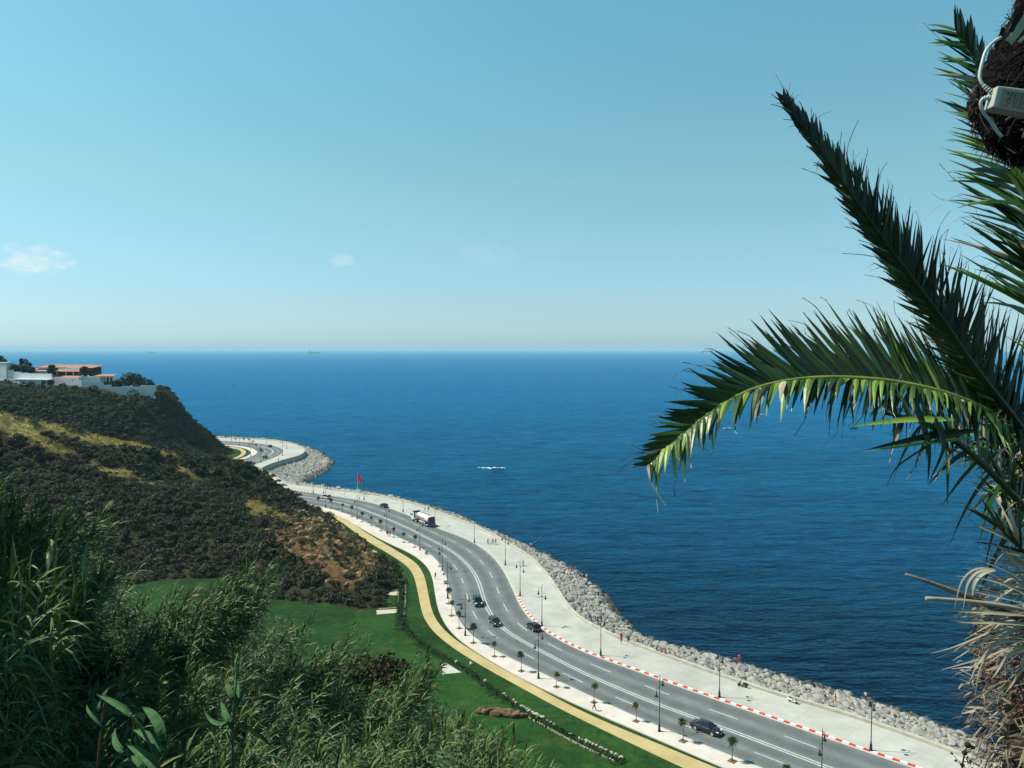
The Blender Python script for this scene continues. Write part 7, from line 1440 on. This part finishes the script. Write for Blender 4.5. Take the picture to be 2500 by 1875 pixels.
def bstrip(pts, w, m, name, d=BD - .12):
    R = bez([A8(u, v, d) for u, v in pts], 12); V, F = [], []; T = np.gradient(R, axis=0)
    for i in range(len(R)): sd = np.cross(T[i], [0.2, -1, .2]); sd /= np.linalg.norm(sd); V += [R[i] - sd * w / 2 - bo, R[i] + np.array([0, -.002, 0]) - bo, R[i] + sd * w / 2 - bo]
    for i in range(len(R) - 1):
        for k in (0, 1): F.append((i * 3 + k, i * 3 + k + 1, i * 3 + 4 + k, i * 3 + 3 + k))
    return link(name, np_mesh(name, np.array(V), np.array(F), m, smooth=True), bun)
M['sheath'] = mat('pale_leaf_sheath', (.26, .27, .16), .6, .3, 30, col2=(.40, .40, .28)); bstrip([(2178, 92), (2198, 68), (2216, 40), (2240, 5)], .016, M['sheath'], 'leaf_sheath'); bstrip([(2185, 70), (2200, 30), (2222, -10)], .012, M['fibd'], 'leaf_sheath'); bstrip([(2150, 105), (2162, 80), (2168, 60)], .01, M['fibd'], 'leaf_sheath'); bstrip([(2200, 92), (2225, 70), (2250, 40)], .006, M['sheath'], 'leaf_sheath')
rr = np.random.default_rng(15)
for k in range(26):
    x0, y0 = rr.uniform(2140, 2215), rr.uniform(95, 300); an = rr.uniform(-.2, 1.3); L_ = rr.uniform(25, 70); bstrip([(x0, y0), (x0 + L_ * .5 * math.cos(an) - rr.uniform(0, 6), y0 - L_ * .5 * math.sin(an) - rr.uniform(-4, 6)), (x0 + L_ * math.cos(an), y0 - L_ * math.sin(an))], rr.uniform(.002, .008), [M['bund'], M['fibd'], M['bund'], M['deadstalk']][k % 4], 'fibre_strip', BD - rr.uniform(.10, .2))
# power adapter
AD = BD - .24; z5 = lambda x, y, d=AD: A8((2350 + x / 13.83) * .8848, (180 + y / 13.83) * .8848, d)
M['adap'] = mat('white_adapter_plastic', (.36, .37, .31), .45, .05, 8); M['lab'] = mat('adapter_label', (.30, .22, .15), .6, .08, 10); M['ink'] = mat('label_ink', (.05, .025, .02), .7, .1)
tl, tr_, bl, br = z5(1190, 395), z5(2600, 560), z5(1010, 1120), z5(2420, 1390); ao = (tl + br) / 2; ad = thing('power_adapter', 'white plastic power adapter with printed label and two cords, before the dark fibre bundle', 'adapter', tuple(ao))
nrm = np.cross(tr_ - tl, bl - tl); nrm /= np.linalg.norm(nrm); nrm = nrm if nrm[1] < 0 else -nrm; th = .028; bk = -nrm * th
bm = bmesh.new(); vs_ = [bm.verts.new(tuple(p - ao)) for p in (bl, br, tr_, tl, bl + bk, br + bk, tr_ + bk, tl + bk)]
for f_ in ((0, 1, 2, 3), (7, 6, 5, 4), (0, 4, 5, 1), (1, 5, 6, 2), (2, 6, 7, 3), (3, 7, 4, 0)): bm.faces.new([vs_[k] for k in f_])
bmesh.ops.recalc_face_normals(bm, faces=bm.faces); bmesh.ops.bevel(bm, geom=bm.edges[:], offset=.0035, segments=3, affect='EDGES', profile=.6); me = bpy.data.meshes.new('casing'); bm.to_mesh(me); bm.free(); me.materials.append(M['adap']); cas = link('casing', me, ad)
ex, ey = (tr_ - tl) / np.linalg.norm(tr_ - tl), (tl - bl) / np.linalg.norm(tl - bl); W_a, H_a = np.linalg.norm(tr_ - tl), np.linalg.norm(tl - bl)
on = lambda x, y, k=.0006: bl + (br - bl) * x + (tl - bl) * y + nrm * k - ao
MB().add([on(.14, .08), on(.97, .08), on(.97, .90), on(.14, .90)], [(0, 1, 2, 3)]).build('label', M['lab'], cas)
ik = MB()
def stroke(a, b, w=.008):
    A_, B_ = on(*a, .0011), on(*b, .0011); d = (B_ - A_) / np.linalg.norm(B_ - A_); s = np.cross(d, nrm) * w * .055; ik.add([A_ - s, B_ - s, B_ + s, A_ + s], [(0, 1, 2, 3)])
for x0 in (.30, .345): # house and bin symbols, certification letters, rows of print along the short side
    pass
for a, b in (((.30, .28), (.30, .48)), ((.30, .48), (.37, .48)), ((.37, .48), (.37, .28)), ((.37, .28), (.30, .28)), ((.29, .48), (.335, .58)), ((.335, .58), (.38, .48)), ((.33, .60), (.375, .82)), ((.375, .60), (.33, .82)), ((.40, .60), (.40, .82)), ((.40, .82), (.425, .70)), ((.29, .66), (.29, .80)), ((.25, .72), (.275, .80)), ((.275, .80), (.275, .64)), ((.24, .40), (.265, .44)), ((.24, .34), (.265, .34)), ((.22, .14), (.235, .22)), ((.28, .14), (.29, .2)), ((.31, .12), (.32, .18))): stroke(a, b)
rr = random.Random(6)
for k in range(9):
    x = .45 + .055 * k; y = .14
    while y < .84: L_ = rr.uniform(.02, .07); stroke((x, y), (x + .006, min(y + L_, .86)), .010 if k % 3 else .016); y += L_ + rr.choice((.014, .014, .035))
ik.build('print', M['ink'], cas)
M['cord'] = mat('white_cord', (.40, .42, .41), .5, .08, 20)
def cord(pts, d0, d1, label):
    R = bez([z5(x, y, d0 + (d1 - d0) * k / (len(pts) - 1)) for k, (x, y) in enumerate(pts)], 30); o = MB().tube([p - ao for p in R], .0029, 8).build('cord', M['cord'], ad); o['label'] = label
    mb = MB(); T = np.gradient(R, axis=0)
    for k in range(5):
        i = 1 + k; mb.tube([R[i] - ao - T[i] * .3, R[i] - ao + T[i] * .3], .0052 - .0003 * k, 8)
    mb.build('strain_relief', M['cord'], o)
cord([(1075, 690), (900, 590), (800, 500), (690, 390), (600, 270), (548, 150), (560, 30), (620, -200), (680, -450), (760, -760), (960, -1020), (1300, -1230)], AD + .014, AD + .03, 'cord leaving upwards'); cord([(1040, 830), (900, 800), (740, 800), (640, 830), (580, 920), (600, 1060), (660, 1230), (760, 1400), (900, 1540), (1040, 1720), (1160, 1950), (1330, 2130)], AD + .014, AD + .03, 'cord looping down')
for o in scene.objects:
    l = o.get('label')
    if l and not 4 <= len(l.split()) <= 16 and o.parent is None: print('LABEL', len(l.split()), o.name, l)
